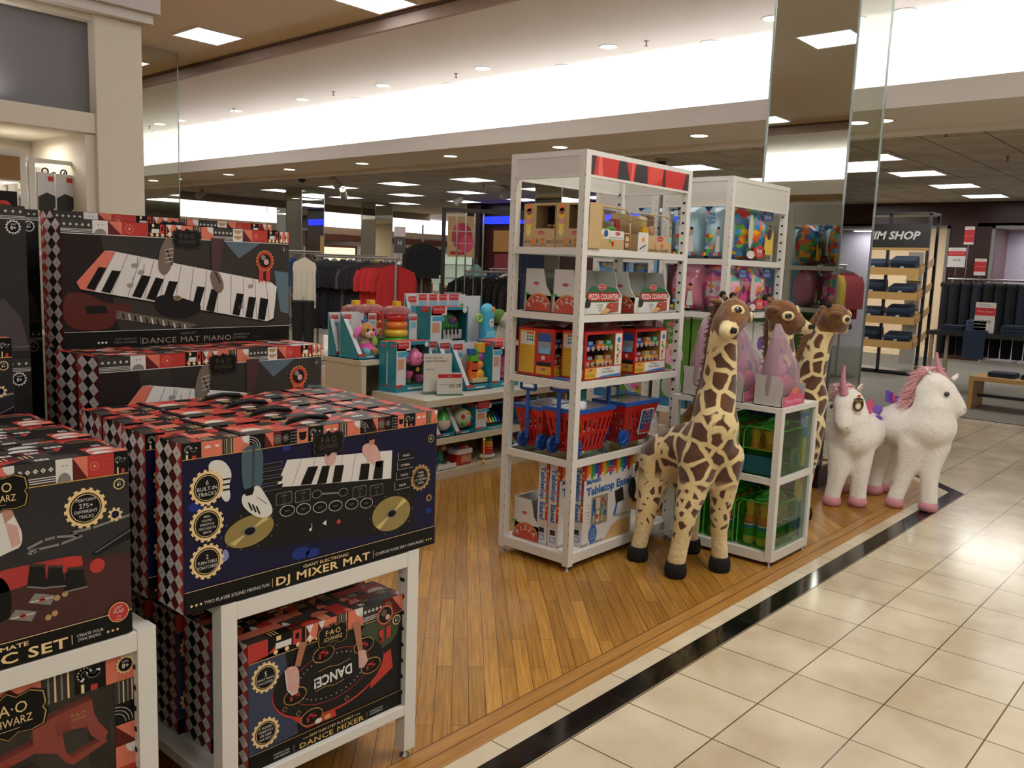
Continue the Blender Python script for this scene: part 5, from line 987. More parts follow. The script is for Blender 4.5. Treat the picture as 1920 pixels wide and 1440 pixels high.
def counter_box(label, loc, kind, grp=None):
    w, d, h = (.31, .17, .2) if kind == 0 else (.31, .17, .19); t = thing('sandwich_counter_box', label, 'toy box', loc, 0, grp); mb = MB()
    pts = [(0, 0), (w, 0), (w, .12)] + [(w - .06 + .06 * math.cos(R_(a)), h - .06 + .06 * math.sin(R_(a))) for a in range(0, 91, 15)] + [(0, h)]
    mb.slab(pts, d - .02, d, KRAFT); mb.box(0, 0, 0, w, d - .02, .085, KRAFT); mb.slab([(x, z) for x, z in pts[2:]] + [(0, h - .008), (w - .06, h - .008)] + [], .0, .006, KR2) if 0 else None
    mb.tube([(w - .004, .004, .08), (w - .004, .004, h - .06)] + [(w - .064 + .06 * math.cos(R_(a)), .004, h - .064 + .06 * math.sin(R_(a))) for a in range(0, 91, 15)] + [(0, .004, h - .004)], .004, KRAFT, 6)
    P = front(mb, 0, 0, 0)
    if kind == 0:
        P.rect(.02, .05, .25, .09, CARD, 2); P.disc(.105, .075, .017, BLU, 3, 14); oval(P, .2, .077, .045, 3); P.text('slice & stack SANDWICH COUNTER', .185, .055, .006, DARK, 3, 'c', .11); P.poly([(.03, .02), (.1, .06), (.09, .075), (.03, .05)], TAN_, 3); P.poly([(.03, .0), (.08, .02), (.03, .04)], M('8A6A3A', .5), 3); P.disc(.15, .035, .02, YEL, 3, 12, .012); P.disc(.16, .03, .012, RED, 4, 10); P.disc(.14, .04, .01, GRN, 4, 10)
        P.rect(.255, .005, .305, .08, M('5A3E28', .6), 2); P.disc(.28, .055, .016, TAN_, 3, 12); P.disc(.28, .03, .016, SKIN, 3, 12)
    else:
        P.rect(0, 0, .09, .095, CARD, 2); P.disc(.045, .06, .022, M('D8C8B8', .6), 3, 14); P.disc(.045, .06, .012, ORG, 4, 12); P.line([(.02, .015), (.07, .035)], .006, DARK, 3); oval(P, .2, .07, .075, 3); P.disc(.29, .07, .014, LBL, 3, 12); P.rect(.15, .02, .165, .045, ORG, 3); P.disc(.22, .035, .012, M('C8622A', .5), 3, 10); P.text('SANDWICH COUNTER', .19, .006, .012, DARK, 3, 'c', .18)
    mb.build('box', t)
    mb = MB()
    if kind == 0: mb.box(.12, .04, .086, .19, .1, .1, M('D8D27A', .5)); mb.ell((.22, .06, .1), (.03, .03, .014), GRN, 12, 6); mb.box(.25, .05, .09, .285, .09, .15, RED); mb.box(.225, .06, .09, .25, .1, .14, CGRY); mb.ell((.04, .06, .1), (.03, .03, .014), M('C87A6A', .5), 12, 6); mb.ell((.09, .08, .098), (.025, .025, .012), TAN_, 12, 6)
    else: mb.box(.1, .05, .12, .15, .07, .175, M('C8B45A', .5)); mb.box(.16, .05, .13, .21, .07, .185, M('7A5A44', .5)); mb.box(.1, .04, .09, .15, .06, .125, YEL); mb.ell((.19, .05, .11), (.028, .014, .028), SKIN, 14, 8)
    mb.build('toy_food', t, 'wooden toy food'); 
    mb = MB(); prof = [(0, .085), (.0, .12), (.02, .16), (.06, h - .012), (d - .02, h - .006)]
    for (y0, z0), (y1, z1) in zip(prof, prof[1:]): mb.add([(.002, y0, z0), (w - .004, y0, z0), (w - .004, y1, z1), (.002, y1, z1)], [(0, 1, 2, 3)], WIN, True)
    mb.build('window_film', t, 'curved clear window film'); return t
counter_box('kraft sandwich counter box with a clear arched dome, centre of the top shelf level', (3.225, 2.4, 1.501), 0); counter_box('kraft sandwich counter box with toy slices in its dome, right end of top level', (3.6, 2.4, 1.501), 1)
# --- pizza counter sets (level 1.20)
PIZR = M('B9432C', .5)
def pizza_box(label, loc, rz, grp, counter=True):
    w, d, h = .33, .165, .2; t = thing('pizza_set_box', label, 'toy box', loc, rz, grp); mb = MB()
    mb.slab([(0, 0), (w, 0), (w, h * .96), (w - .02, h), (.01, h)], d - .015, d, CGRY); mb.box(0, 0, 0, w, d - .015, .075, CARD)
    # stepped side cheeks
    for x in (0, w - .004): mb.add([(x, 0, 0), (x, 0, .08), (x, .03, .12), (x, .05, h), (x, d - .01, h), (x, d - .01, 0), (x + .004, 0, 0), (x + .004, 0, .08), (x + .004, .03, .12), (x + .004, .05, h), (x + .004, d - .01, h), (x + .004, d - .01, 0)], [(0, 1, 2, 3, 4, 5), (11, 10, 9, 8, 7, 6), (0, 6, 7, 1), (1, 7, 8, 2), (2, 8, 9, 3), (3, 9, 10, 4)], CARD)
    P = left(mb, 0, d, 0); P.clip = (0, 0, d, .2); P.disc(d * .55, 0, .085, M('C98A4A', .5), 2, 24, a0=0, a1=180); P.disc(d * .55, 0, .078, PIZR, 3, 24, a0=0, a1=180); P.clip = None
    for k, c in enumerate('PIZZA'): a = R_(150 - 28 * k); P.text(c, d * .55 + .05 * math.cos(a), .05 * math.sin(a) - .004, .024, C_WHT, 5, 'c', rot=a - math.pi / 2, bold=.02)
    oval(P, .075, .13, .04, 3); P.rect(0, .075, .03, .085, GRN, 2)
    P = front(mb, 0, 0, 0)
    if counter:
        P.poly([(.03, .02), (.045, .1), (.08, .13), (.12, .128), (.16, .135), (.2, .128), (.27, .12), (.3, .1), (.3, .06), (.26, .055), (.06, .055)], DKG, 3); P.rect(.05, .062, .3, .1, RED, 5); P.text('PIZZA COUNTER', .178, .068, .026, C_WHT, 7, 'c', .235, bold=.03); oval(P, .16, .125, .07, 6, 'Melissa & Doug')
        P.poly([(.09, 0), (.12, .05), (.21, .05), (.17, 0)], CARD, 4); P.poly([(.17, 0), (.21, .05), (.3, .055), (.3, .01)], M('9C4A3A', .5), 4); P.poly([(.15, 0), (.19, .03), (.24, .02), (.2, 0)], TAN_, 5); P.disc(.235, .04, .014, RED, 6, 12); P.text('44', .235, .035, .01, C_WHT, 8, 'c'); P.rect(.0, .0, .05, .05, M('C8C4C0', .5), 2); P.disc(.055, .05, .022, DARK, 6, 14)
        for k in range(3): P.text(('INCLUDES', 'A PIZZA', 'SHOP')[k], .15, .038 - .012 * k, .007, DARK, 6, 'c')
    else: oval(P, .16, .05, .06, 3)
    mb.build('box', t)
    mb = MB(); mb.lathe([(.001, 0), (.05, 0), (.055, .006), (.05, .012), (.001, .012)], (.16, .07, .077), TAN_, 20); mb.ell((.25, .07, .085), (.02, .02, .01), GRN, 10, 6); mb.box(.04, .06, .077, .09, .1, .1, M('7A6A58', .5)); mb.build('toy_food', t, 'toy pizza and toppings')
    mb = MB(); prof = [(.0, .08), (.028, .12), (.048, h - .002), (d - .016, h - .001)]
    for (y0, z0), (y1, z1) in zip(prof, prof[1:]): mb.add([(.005, y0, z0), (w - .005, y0, z0), (w - .005, y1, z1), (.005, y1, z1)], [(0, 1, 2, 3)], WIN)
    mb.build('window_film', t, 'clear window film'); return t
pizza_box('pizza counter set box nearest the front shelf post, second level down', (3.125, 2.375, 1.201), 0, None); pizza_box('pizza counter set box at the right end of the second level', (3.56, 2.375, 1.201), 0, None)
pizza_box('pizza box at the back left of the second level, behind the front one', (3.15, 2.57, 1.201), 0, None); pizza_box('pizza box hidden at the back right of the second level', (3.56, 2.56, 1.201), 0, None)
pizza_box('pizza box on the bottom shelf at its rear left corner', (3.115, 2.56, .086), 0, None, False)
# --- town vehicle sets (level .895), red and yellow boxes in clear bags
def car(mb, x, y, z, s, m):
    mb.box(x, y, z + s * .12, x + s, y + s * .5, z + s * .42, m); mb.box(x + s * .18, y + s * .04, z + s * .42, x + s * .82, y + s * .46, z + s * .72, m); mb.box(x + s * .24, y + s * .03, z + s * .47, x + s * .76, y + s * .05, z + s * .66, LBL)
    for a in (.2, .8): mb.tube([(x + s * a, y - s * .05, z + s * .14), (x + s * a, y + s * .02, z + s * .14)], s * .17, C_WHT, 12); mb.tube([(x + s * a, y - s * .06, z + s * .14), (x + s * a, y - s * .05, z + s * .14)], s * .07, RED, 10)
def vehicle_box(label, loc, w=.3, grp=None):
    d, h = .22, .225; t = thing('vehicle_set_box', label, 'toy box', loc, 0, grp); mb = MB(); YB = M('CDA22A', .45)
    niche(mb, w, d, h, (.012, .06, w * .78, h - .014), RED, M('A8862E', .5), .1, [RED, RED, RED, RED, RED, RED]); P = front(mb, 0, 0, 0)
    P.rect(.008, .006, w * .32, .055, YB, 2); oval(P, w * .16, .045, .04, 3); P.text('K\'s Kids', w * .16, .014, .014, DARK, 4, 'c', .06); P.rect(w * .32, .006, w - .008, .055, CARD, 2); P.poly([(w * .32, .006), (w - .008, .006), (w - .008, .02), (w * .5, .014)], M('2E78B8', .5), 3); P.text('Pull-Back', w * .6, .042, .009, DARK, 4, 'c', .06); P.text('Town Vehicles', w * .62, .026, .012, DARK, 4, 'c', .1)
    P.rect(w * .79, .06, w - .008, h - .014, CARD, 2); P.disc(w * .89, h - .045, .014, M('2E78B8', .5), 3, 12)
    for k, z in enumerate((.15, .12, .09)): P.disc(w * (.86 + .05 * (k % 2)), z, .01, SKIN, 3, 10); P.rect(w * .84, z - .022, w * .9, z - .01, (GRN, RED, YB)[k], 3)
    P = left(mb, 0, d, 0); P.rect(.01, .01, .105, h - .012, YB, 2); P.rect(.016, .145, .1, h - .02, CARD, 3)
    for a in range(3):
        for b in range(3): P.disc(.06 + .015 * b, .2 - .016 * a, .006, (RED, GRN, BLU)[a], 4, 8)
    for k in range(8): P.rect(.02, .13 - .012 * k, .09, .132 - .012 * k, M('A8801E', .5), 3)
    P.rect(.118, .05, d - .01, h - .02, M('4A4C60', .4), 2); P.poly([(.13, .17), (.15, .2), (.19, .2), (.205, .17)], BLU, 3); P.rect(.125, .13, .205, .165, M('8A8E9A', .4), 3); P.rect(.13, .105, .2, .135, LBL, 4); P.rect(.12, .07, .208, .108, RED, 4); P.rect(.15, .08, .17, .098, C_WHT, 5); P.rect(.12, .05, .208, .068, BLACK, 4); P.rect(.118, .01, d - .01, .048, YB, 3); oval(P, .162, .034, .04, 4)
    mb.build('box', t)
    for k, (x, z, m) in enumerate(((.02, .135, BLU), (.1, .135, ORG), (.165, .135, GRN), (.02, .064, RED), (.1, .064, YEL), (.165, .064, ORG))):
        if x + .06 < w * .78: mb = MB(); car(mb, x, .012, z, .062, m); mb.build('toy_car', t, 'small fabric toy car with round white wheels')
    film(t, .012, .06, w * .78, h - .014)
    mb = MB(); rnd = random.Random(int(loc[0] * 100)); n = 9
    rows = []
    for j in range(5):
        v = j / 4; rows.append([(w * i / (n - 1), -.004 + (d + .008) * v, h + .001 + (math.sin(math.pi * v) ** .8) * (.03 + .014 * rnd.random())) for i in range(n)])
    vs = [p for r in rows for p in r]; mb.add(vs, [(j * n + i, j * n + i + 1, (j + 1) * n + i + 1, (j + 1) * n + i) for j in range(4) for i in range(n - 1)], mat_film('bag top', 'C8A8A8', .55, .15, '6A2A30'), True); mb.build('plastic_bag_top', t, 'crinkled clear bag over the box'); return t
vehicle_box('town vehicle set at the rear left corner of the third level, yellow side showing', (3.12, 2.515, .896), .3); vehicle_box('town vehicle set behind the front shelf post, its round wheels in two rows', (3.165, 2.365, .896), .3).scale = (1, .62, 1)
vehicle_box('town vehicle set at the right end of the third level', (3.59, 2.375, .896), .29).scale = (1, .8, 1)
# --- red shopping baskets with blue handles (level .53)
def basket(label, loc, rz, grp, lab=False):
    w, d, h = .3, .2, .21; t = thing('toy_shopping_basket', label, 'toy basket', loc, rz, grp); mb = MB(); RB = M('B4201C', .3)
    n = 6
    # tapered walls with slots: strips between the slots
    def wall(p0, p1, q0, q1, k):
        a0, a1, b0, b1 = map(Vector, (p0, p1, q0, q1)); nn = (a1 - a0).cross(b0 - a0).normalized() * .003
        def cell(u0, u1, v0, v1):
            def pt(u, v): return a0.lerp(a1, u).lerp(b0.lerp(b1, u), v)
            c = [pt(u0, v0), pt(u1, v0), pt(u1, v1), pt(u0, v1)]; mb.hexa([c[0], c[1], c[1] + nn, c[0] + nn, c[3], c[2], c[2] + nn, c[3] + nn], RB)
        cell(0, 1, 0, .1); cell(0, 1, .42, .5); cell(0, 1, .8, 1)
        for i in range(k + 1): u = (i + .0) / (k + .35); cell(u, min(1, u + .6 / k), .1, .42); cell(u, min(1, u + .6 / k), .5, .8)
    i_ = .04; z0 = .012
    wall((i_, i_, z0), (w - i_, i_, z0), (0, 0, h), (w, 0, h), 7); wall((w - i_, d - i_, z0), (i_, d - i_, z0), (w, d, h), (0, d, h), 7); wall((i_, d - i_, z0), (i_, i_, z0), (0, d, h), (0, 0, h), 5); wall((w - i_, i_, z0), (w - i_, d - i_, z0), (w, 0, h), (w, d, h), 5)
    mb.box(i_, i_, z0, w - i_, d - i_, z0 + .004, RB); mb.build('basket_body', t, bevel=.001)
    mb = MB(); e = .006
    for a, b in (((-e, -e), (w + e, .012)), ((-e, d - .012), (w + e, d + e)), ((-e, .012), (.012, d - .012)), ((w - .012, .012), (w + e, d - .012))): mb.box(a[0], a[1], h - .004, b[0], b[1], h + .014, BLU)
    mb.build('rim', t, 'blue rim')
    mb = MB(); mb.add([(0, 0, h + .012), (w, 0, h + .012), (w, d, h + .012), (0, d, h + .012)], [(0, 1, 2, 3)], RUM); mb.build('clear_cover', t)
    rnd = random.Random(int(loc[0] * 90))
    for k in range(9):
        mb = MB(); x, y = rnd.uniform(.05, w - .07), rnd.uniform(.04, d - .07); s = rnd.uniform(.02, .03); z = rnd.uniform(.05, .17)
        if k % 2: mb.tube([(x, y, z), (x + s, y + s * .4, z + s * 2)], s * .6, (GRN, YEL, CARD, ORG)[k % 4], 10)
        else: mb.box(x, y, z, x + s * 1.6, y + s, z + s * 1.8, (CARD, TAN_, M('6A7A4A', .5), LBL)[k % 4])
        mb.build('toy_grocery', t)
    for x, y in ((-.006, .02), (-.006, d - .05)):
        mb = MB(); c = (x + .012, y, .045); mb.tube([(c[0], y - .02, c[2]), (c[0], y - .004, c[2])], .042, BLU, 20); mb.tube([(c[0], y - .023, c[2]), (c[0], y - .02, c[2])], .033, M('163C7C', .4), 18)
        for k in range(5): a = 2 * math.pi * k / 5; mb.tube([(c[0], y - .025, c[2]), (c[0] + .03 * math.cos(a), y - .025, c[2] + .03 * math.sin(a))], .004, BLU, 6)
        mb.build('wheel', t, 'blue spoked wheel')
    mb = MB(); mb.tube([(-.012, d * .5, .06), (-.012, d * .5, h + .1)], .012, BLU, 10, sx=.7); mb.tube([(-.012, d * .5 - .05, h + .1), (-.012, d * .5 - .05, h + .15), (-.012, d * .5, h + .155), (-.012, d * .5 + .05, h + .15), (-.012, d * .5 + .05, h + .1), (-.012, d * .5, h + .098), (-.012, d * .5 - .05, h + .1)], .009, BLU, 8); mb.build('pull_handle', t, 'blue pull handle')
    if lab:
        mb = MB(); P = PR(mb, (0, .022, 0), (1, 0, 0), (0, -.17, 1), (0, -1, -.17)); P.rrect(.13, .05, .25, .185, .012, C_WHT, 6); P.rect(.14, .075, .24, .178, M('2E4A8E', .5), 7); P.text('Let\'s Play', .19, .145, .013, YEL, 9, 'c', .07); P.text('Fill & Roll', .19, .125, .012, C_WHT, 9, 'c', .07); P.text('Grocery Set', .19, .105, .01, C_WHT, 9, 'c', .07); P.disc(.205, .09, .02, RED, 9, 14); oval(P, .19, .17, .04, 9); P.rect(.14, .056, .24, .074, RED, 8); mb.build('paper_label', t, 'white paper label with a red logo')
    return t
basket('red toy shopping basket with blue rim behind the front shelf post', (3.14, 2.375, .531), 0, None); basket('red toy shopping basket with a white paper label, right end of its level', (3.53, 2.37, .531), 0, None, True); b3 = basket('red toy shopping basket with blue wheels at the rear left of its level', (3.14, 2.578, .531), R_(0), None); b3.scale = (.95, .9, .95)
# --- tabletop easels (bottom level)
def easel(label, loc, rz=0):
    w, d, h = .41, .062, .4; t = thing('tabletop_easel_box', label, 'toy box', loc, rz, 'tabletop easel boxes'); mb = MB(); BE = M('2C66AE', .5); mb.box(0, 0, 0, w, d, h, C_WHT); P = front(mb, 0, 0, 0); rb = [RED, ORG, YEL, GRN, TEAL, BLU, PUR]
    for k in range(24): P.rect(w * k / 24, h - .075 + .012 * (k % 3), w * (k + 1) / 24, h, rb[k % 7], 2); P.rect(w * k / 24, 0, w * (k + .6) / 24, .012, rb[(k * 3) % 7], 2)
    oval(P, .21, h - .045, .08, 4); P.text('Magnetic', .02, h - .098, .026, BE, 5, 'l', .115, bold=.03, rot=.05); P.text('Tabletop Easel', .02, h - .155, .042, BE, 5, 'l', .37, bold=.035, rot=.03)
    P.rect(.065, .09, .2, .235, M('8A8574', .5), 3); P.rect(.075, .14, .1, .22, BLU, 4); P.rect(.1, .17, .135, .225, M('C8B088', .5), 4)
    for k, (c, x, z, m) in enumerate((('A', .155, .2, RED), ('B', .15, .17, TEAL), ('2', .178, .175, RED), ('C', .155, .105, YEL), ('D', .18, .13, BLU), ('E', .115, .12, RED), ('3', .14, .14, GRN))): P.text(c, x, z, .024, m, 6, 'c', bold=.06)
    P.rect(.085, .11, .09, .16, C_WHT, 5); P.rect(.11, .105, .13, .16, C_WHT, 4); P.rect(.112, .13, .128, .14, RED, 5)
    P.poly([(.25, .11), (.3, .25), (.31, .25), (.27, .11)], BE, 4); P.poly([(.28, .13), (.3, .25), (.41, .25), (.41, .12)], CARD, 4); P.poly([(.255, .235), (.325, .245), (.34, .175), (.27, .17)], DARK, 5); P.poly([(.18, 0), (.24, .06), (.3, .08), (.41, .07), (.41, 0)], TAN_, 3); P.line([(.27, .11), (.4, .1)], .012, CGRY, 5)
    P.disc(.085, .05, .034, BE, 4, 20, .046)
    for k in range(4): P.text(('Includes', 'dry-erase', 'board and', 'magnets')[k], .085, .068 - .014 * k, .008, C_WHT, 5, 'c')
    for k in range(6): P.text(('dry-erase', 'board', 'chalkboard', 'magnetic', 'letters', 'paper')[k], .055, .2 - .018 * k, .0055, M('4A4A6A', .5), 3, 'r')
    P = left(mb, 0, d, 0); P.text('Tabletop Easel', .014, h - .02, .03, BE, 3, 'l', .26, bold=.035, rot=-math.pi / 2)
    P.rect(d - .014, h * .3, d, h, RED, 2)
    for k in range(10): P.rect(d - .014, h * (.35 + .06 * k), d, h * (.38 + .06 * k), rb[k % 7], 3)
    oval(P, d - .012, h * .66, .03, 4)
    for k, z in enumerate((.1, .065, .03)): P.line([(.015, z - .008), (.015, z + .014), (.045, z + .014), (.045, z - .008), (.015, z - .008)], .003, (TAN_, DARK, BE)[k], 3)
    P.poly([(.018, .06), (.042, .06), (.042, .078), (.018, .078)], DARK, 4); mb.build('box', t); return t
easel('tabletop easel box at the front right of the bottom level, its full picture facing out', (3.215, 2.37, .086)); easel('tabletop easel box in the middle of the bottom level, only its spine showing', (3.12, 2.442, .086)); easel('third tabletop easel box, farthest left of the three easel spines', (3.12, 2.51, .086))
# ------------------------------------------------------------------ stand with pink sets and bowling sets
def pink_set(label, loc):
    t = thing('pink_gift_set', label, 'toy set', loc, 0, None); w, d = .26, .145; mb = MB(); LG = M('B4B0AC', .6)
    mb.add([(0, 0, 0), (0, 0, .115), (0, .045, .145), (0, .1, .148), (0, d, .15), (0, d, 0), (.003, 0, 0), (.003, 0, .115), (.003, .045, .145), (.003, .1, .148), (.003, d, .15), (.003, d, 0)], [(5, 4, 3, 2, 1, 0), (6, 7, 8, 9, 10, 11), (0, 1, 7, 6), (1, 2, 8, 7), (2, 3, 9, 8), (3, 4, 10, 9)], LG)
    mb.box(0, 0, 0, w, .003, .05, LG); mb.box(0, d - .003, 0, w, d, .12, LG); mb.box(w - .003, 0, 0, w, d, .1, LG); mb.box(0, 0, 0, w, d, .004, LG)
    P = front(mb, 0, 0, 0); P.rect(.01, 0, w - .005, .05, M('C05A78', .5), 2); P.clip = (.0, 0, w, .12); P.disc(w * .55, .045, .075, M('C84A68', .5), 3, 18, .045); P.disc(w * .55, .075, .035, M('C88048', .5), 4, 14, .016); P.text('Pretty Purse', w * .5, .015, .022, LPK, 5, 'c', .18, bold=.02); P.clip = None; mb.build('tray', t, 'grey card tray with a pink printed front')
    for k, (x, y, z, r, m) in enumerate(((.06, .07, .1, .05, LPK), (.14, .07, .1, .055, PNK), (.2, .07, .085, .045, M('C03A78', .4)), (.1, .07, .17, .04, M('D88AA8', .4)), (.16, .07, .16, .035, PUR))): MB().ell((x, y, z), (r, r * .8, r), m, 14, 10).build('pink_toy', t)
    mb = MB(); mb.box(.04, .05, .15, .09, .09, .33, M('C8A0B4', .5)); P = front(mb, .04, .05, .15); P.disc(.025, .15, .02, SKIN, 2, 12); P.disc(.025, .115, .016, PUR, 2, 12); mb.build('header_card', t, 'pink header card with a doll picture')
    n = 16; rings = []
    for z, rx, ry, cx, cy in ((.05, .5, .52, .5, .5), (.13, .52, .55, .5, .5), (.2, .46, .48, .46, .5), (.27, .32, .34, .36, .5), (.33, .2, .22, .26, .5), (.375, .1, .1, .22, .5), (.395, .04, .05, .2, .5)):
        rnd = random.Random(int(z * 1000)); rings.append([(w * (cx + rx * math.cos(2 * math.pi * k / n)) + rnd.uniform(-.006, .006), d * (cy + ry * math.sin(2 * math.pi * k / n)) + rnd.uniform(-.005, .005), z) for k in range(n)])
    vs = [p for r in rings for p in r]; mb = MB().add(vs, [(j * n + i, j * n + (i + 1) % n, (j + 1) * n + (i + 1) % n, (j + 1) * n + i) for j in range(len(rings) - 1) for i in range(n)], mat_film('pink clear bag', 'F0DDE6', .78, .1, 'E6D4DE'), True); mb.build('clear_bag', t, 'clear plastic bag gathered at the top')
    return t
pink_set('pink gift set in a clear bag at the front corner of the low stand', (3.875, 1.722, .786)); pink_set('pink gift set in a clear bag right behind the front giraffe\'s neck', (3.875, 1.925, .786)); pink_set('pink gift set in a clear bag, rear one on the low stand', (3.875, 2.115, .786))
NET = mat_film('green mesh bag', 'E8F4E2', .93, .3, '4CB040'); GP = M('2F8E2A', .5)
def pin(mb, x, y, z):
    s = .95
    mb.lathe([(.02, 0), (.031, .012), (.034, .045)], (x, y, z), M('C0B040', .5), 12); mb.lathe([(.034, .045), (.033, .085)], (x, y, z), GP, 12); mb.lathe([(.033, .085), (.031, .1)], (x, y, z), M('2C62A8', .5), 12); mb.lathe([(.0312, .1), (.03, .108)], (x, y, z), C_WHT, 12); mb.lathe([(.03, .108), (.0285, .116)], (x, y, z), RED, 12)
    mb.lathe([(.0285, .116), (.022, .15)], (x, y, z), M('D8702C', .5), 12); mb.lathe([(.022, .15), (.019, .165), (.026, .19), (.024, .21), (.012, .222), (.001, .225)], (x, y, z), M('D8A038', .5), 12)
def bowling(label, loc, ball=False):
    t = thing('bowling_set', label, 'toy bowling set', loc, 0, None); w, d, h = .3, .16, .245
    for j in range(2):
        for i in range(2 if ball else 4):
            mb = MB(); pin(mb, .04 + .072 * i, .045 + .072 * j, .004); mb.build('bowling_pin', t, 'green and orange plush bowling pin')
    if ball:
        mb = MB(); mb.box(.0, .0, .004, .012, d, .12, M('2C62A8', .5)); mb.box(0, 0, .09, .014, d, .125, M('9AA830', .5)); mb.build('card_insert', t, 'blue and lime card insert'); MB().ell((.12, .08, .15), (.05, .05, .05), RED, 16, 12).build('ball', t, 'red plush ball')
        mb = MB(); mb.box(.2, -.002, .005, .295, .004, .11, M('8AB0C0', .5)); P = front(mb, .2, -.003, 0); oval(P, .05, .09, .05, 1); P.disc(.05, .05, .03, M('6A8AA0', .5), 1, 12); mb.build('picture_card', t)
    else: mb = MB(); mb.box(.235, -.002, .01, .3, .004, .12, M('5A8AB0', .5)); P = front(mb, .235, -.003, 0); oval(P, .03, .095, .045, 1); P.disc(.035, .04, .022, YEL, 1, 12); mb.build('picture_card', t)
    mb = MB(); mb.rbox(-.006, -.008, 0, w + .006, d + .004, h - .02, NET, .03, 5); mb.build('mesh_bag', t, 'green see-through bag')
    mb = MB()
    for x in (-.006, w + .004): mb.tube([(x, -.006, .01), (x, -.006, h - .04), (x, .02, h - .012), (x, d - .02, h - .012), (x, d, h - .04), (x, d, .01)], .004, M('3FA83A', .4), 6)
    mb.tube([(0, -.006, h - .03), (w, -.006, h - .03)], .005, M('3FA83A', .4), 6); mb.tube([(.05, .07, h - .02), (.08, .07, h + .018), (.2, .07, h + .024), (.25, .07, h - .02)], .012, M('3FA83A', .4), 8); mb.ell((.14, .07, h - .008), (.13, .05, .022), M('2F8E2A', .45), 14, 8); mb.build('bag_piping_and_handle', t, 'bright green piping and handle'); return t
bowling('green bowling pin bag at the near corner of the low stand\'s bottom shelf', (3.9, 1.75, .071)); bowling('green bowling pin bag, second from the near corner, bottom shelf', (3.9, 1.94, .071)); bowling('green bowling pin bag at the far end of the bottom shelf', (3.9, 2.13, .071))
bowling('green bag with a red ball behind its blue card, upper shelf near corner', (3.9, 1.75, .441), True); bowling('green bag with pins behind the red ball bag, upper shelf', (3.9, 1.945, .441)); bowling('green bag with pins at the far end of the upper shelf', (3.9, 2.13, .441))
# blue play set cartons standing behind the bowling stand
def plain_box(name, label, loc, w, d, h, m, fn=None, fl=None, rz=0, grp=None, cat='toy box'):
    t = thing(name, label, cat, loc, rz, grp); mb = MB(); mb.box(0, 0, 0, w, d, h, m)
    if fn: fn(front(mb, 0, 0, 0), w, h)
    if fl: fl(left(mb, 0, d, 0), d, h)
    mb.build('box', t); return t
def f_play(P, w, h): P.rect(0, h * .75, w, h, M('2A68A8', .5), 1); P.text('PLAY SET', w * .5, h * .82, h * .08, C_WHT, 3, 'c', w * .7, bold=.02); P.text('Deluxe', w * .5, h * .93, h * .04, YEL, 3, 'c'); P.rect(0, h * .3, w, h * .75, M('B89A50', .6), 1); P.disc(w * .4, h * .5, w * .2, SKIN, 2); P.disc(w * .7, h * .45, w * .15, RED, 2); P.rect(0, 0, w, h * .3, M('1C3E70', .6), 1)
plain_box('play_set_carton', 'tall blue play set carton standing behind the low stand', (4.29, 1.8, 0), .12, .3, .76, M('2A5C96', .5), f_play, lambda P, d, h: (P.rect(0, 0, d, h, M('1E3E66', .6), 1), [P.disc(d * .5, h * (.1 + .15 * k), .02, YEL, 2, 8) for k in range(6)]))
# ------------------------------------------------------------------ bags of building blocks and dolls on the second shelf
def pillow(w, d, h, mat, n=9, pinch=.25, seed=1, flat=0):
    rnd = random.Random(seed); mb = MB(); m = 12; vs = []
    for j in range(m + 1):
        v = j / m; th = (math.sin(math.pi * min(1, max(0, v))) ** .45) if 0 < v < 1 else 0
        for s in (0, 1):
            for i in range(n):
                u = i / (n - 1); b = (math.sin(math.pi * u) ** .4) if 0 < u < 1 else 0; y = d / 2 * th * b * (1 if s else -1); wob = rnd.uniform(-.004, .004) * b
                pin_ = 1 - pinch * .3 * (1 - th); vs.append((w / 2 + (u - .5) * w * (.93 + .07 * th) * pin_, d / 2 + y + wob, h * v))
    fs = []
    for j in range(m):
        for i in range(n - 1):
            a = (2 * j) * n + i; c = (2 * (j + 1)) * n + i; fs.append((a, a + 1, c + 1, c)); a = (2 * j + 1) * n + i; c = (2 * (j + 1) + 1) * n + i; fs.append((a, c, c + 1, a + 1))
    mb.add(vs, fs, mat, True); return mb
BLK = mat_cells('heap of coloured blocks', ['C8301E', 'E0A020', '2E8A3A', '2468B0', '4A9AC8', 'D8602A', '3A6A9A', '6AA83A'], 34, .3, (1, .4, 1))
BLKP = mat_cells('heap of pink blocks', ['C83A7A', 'E0A0B8', '2E9A8A', 'D8D0D8', 'D88A3A', '8A4AA0', 'E06A90'], 34, .3, (1, .4, 1))
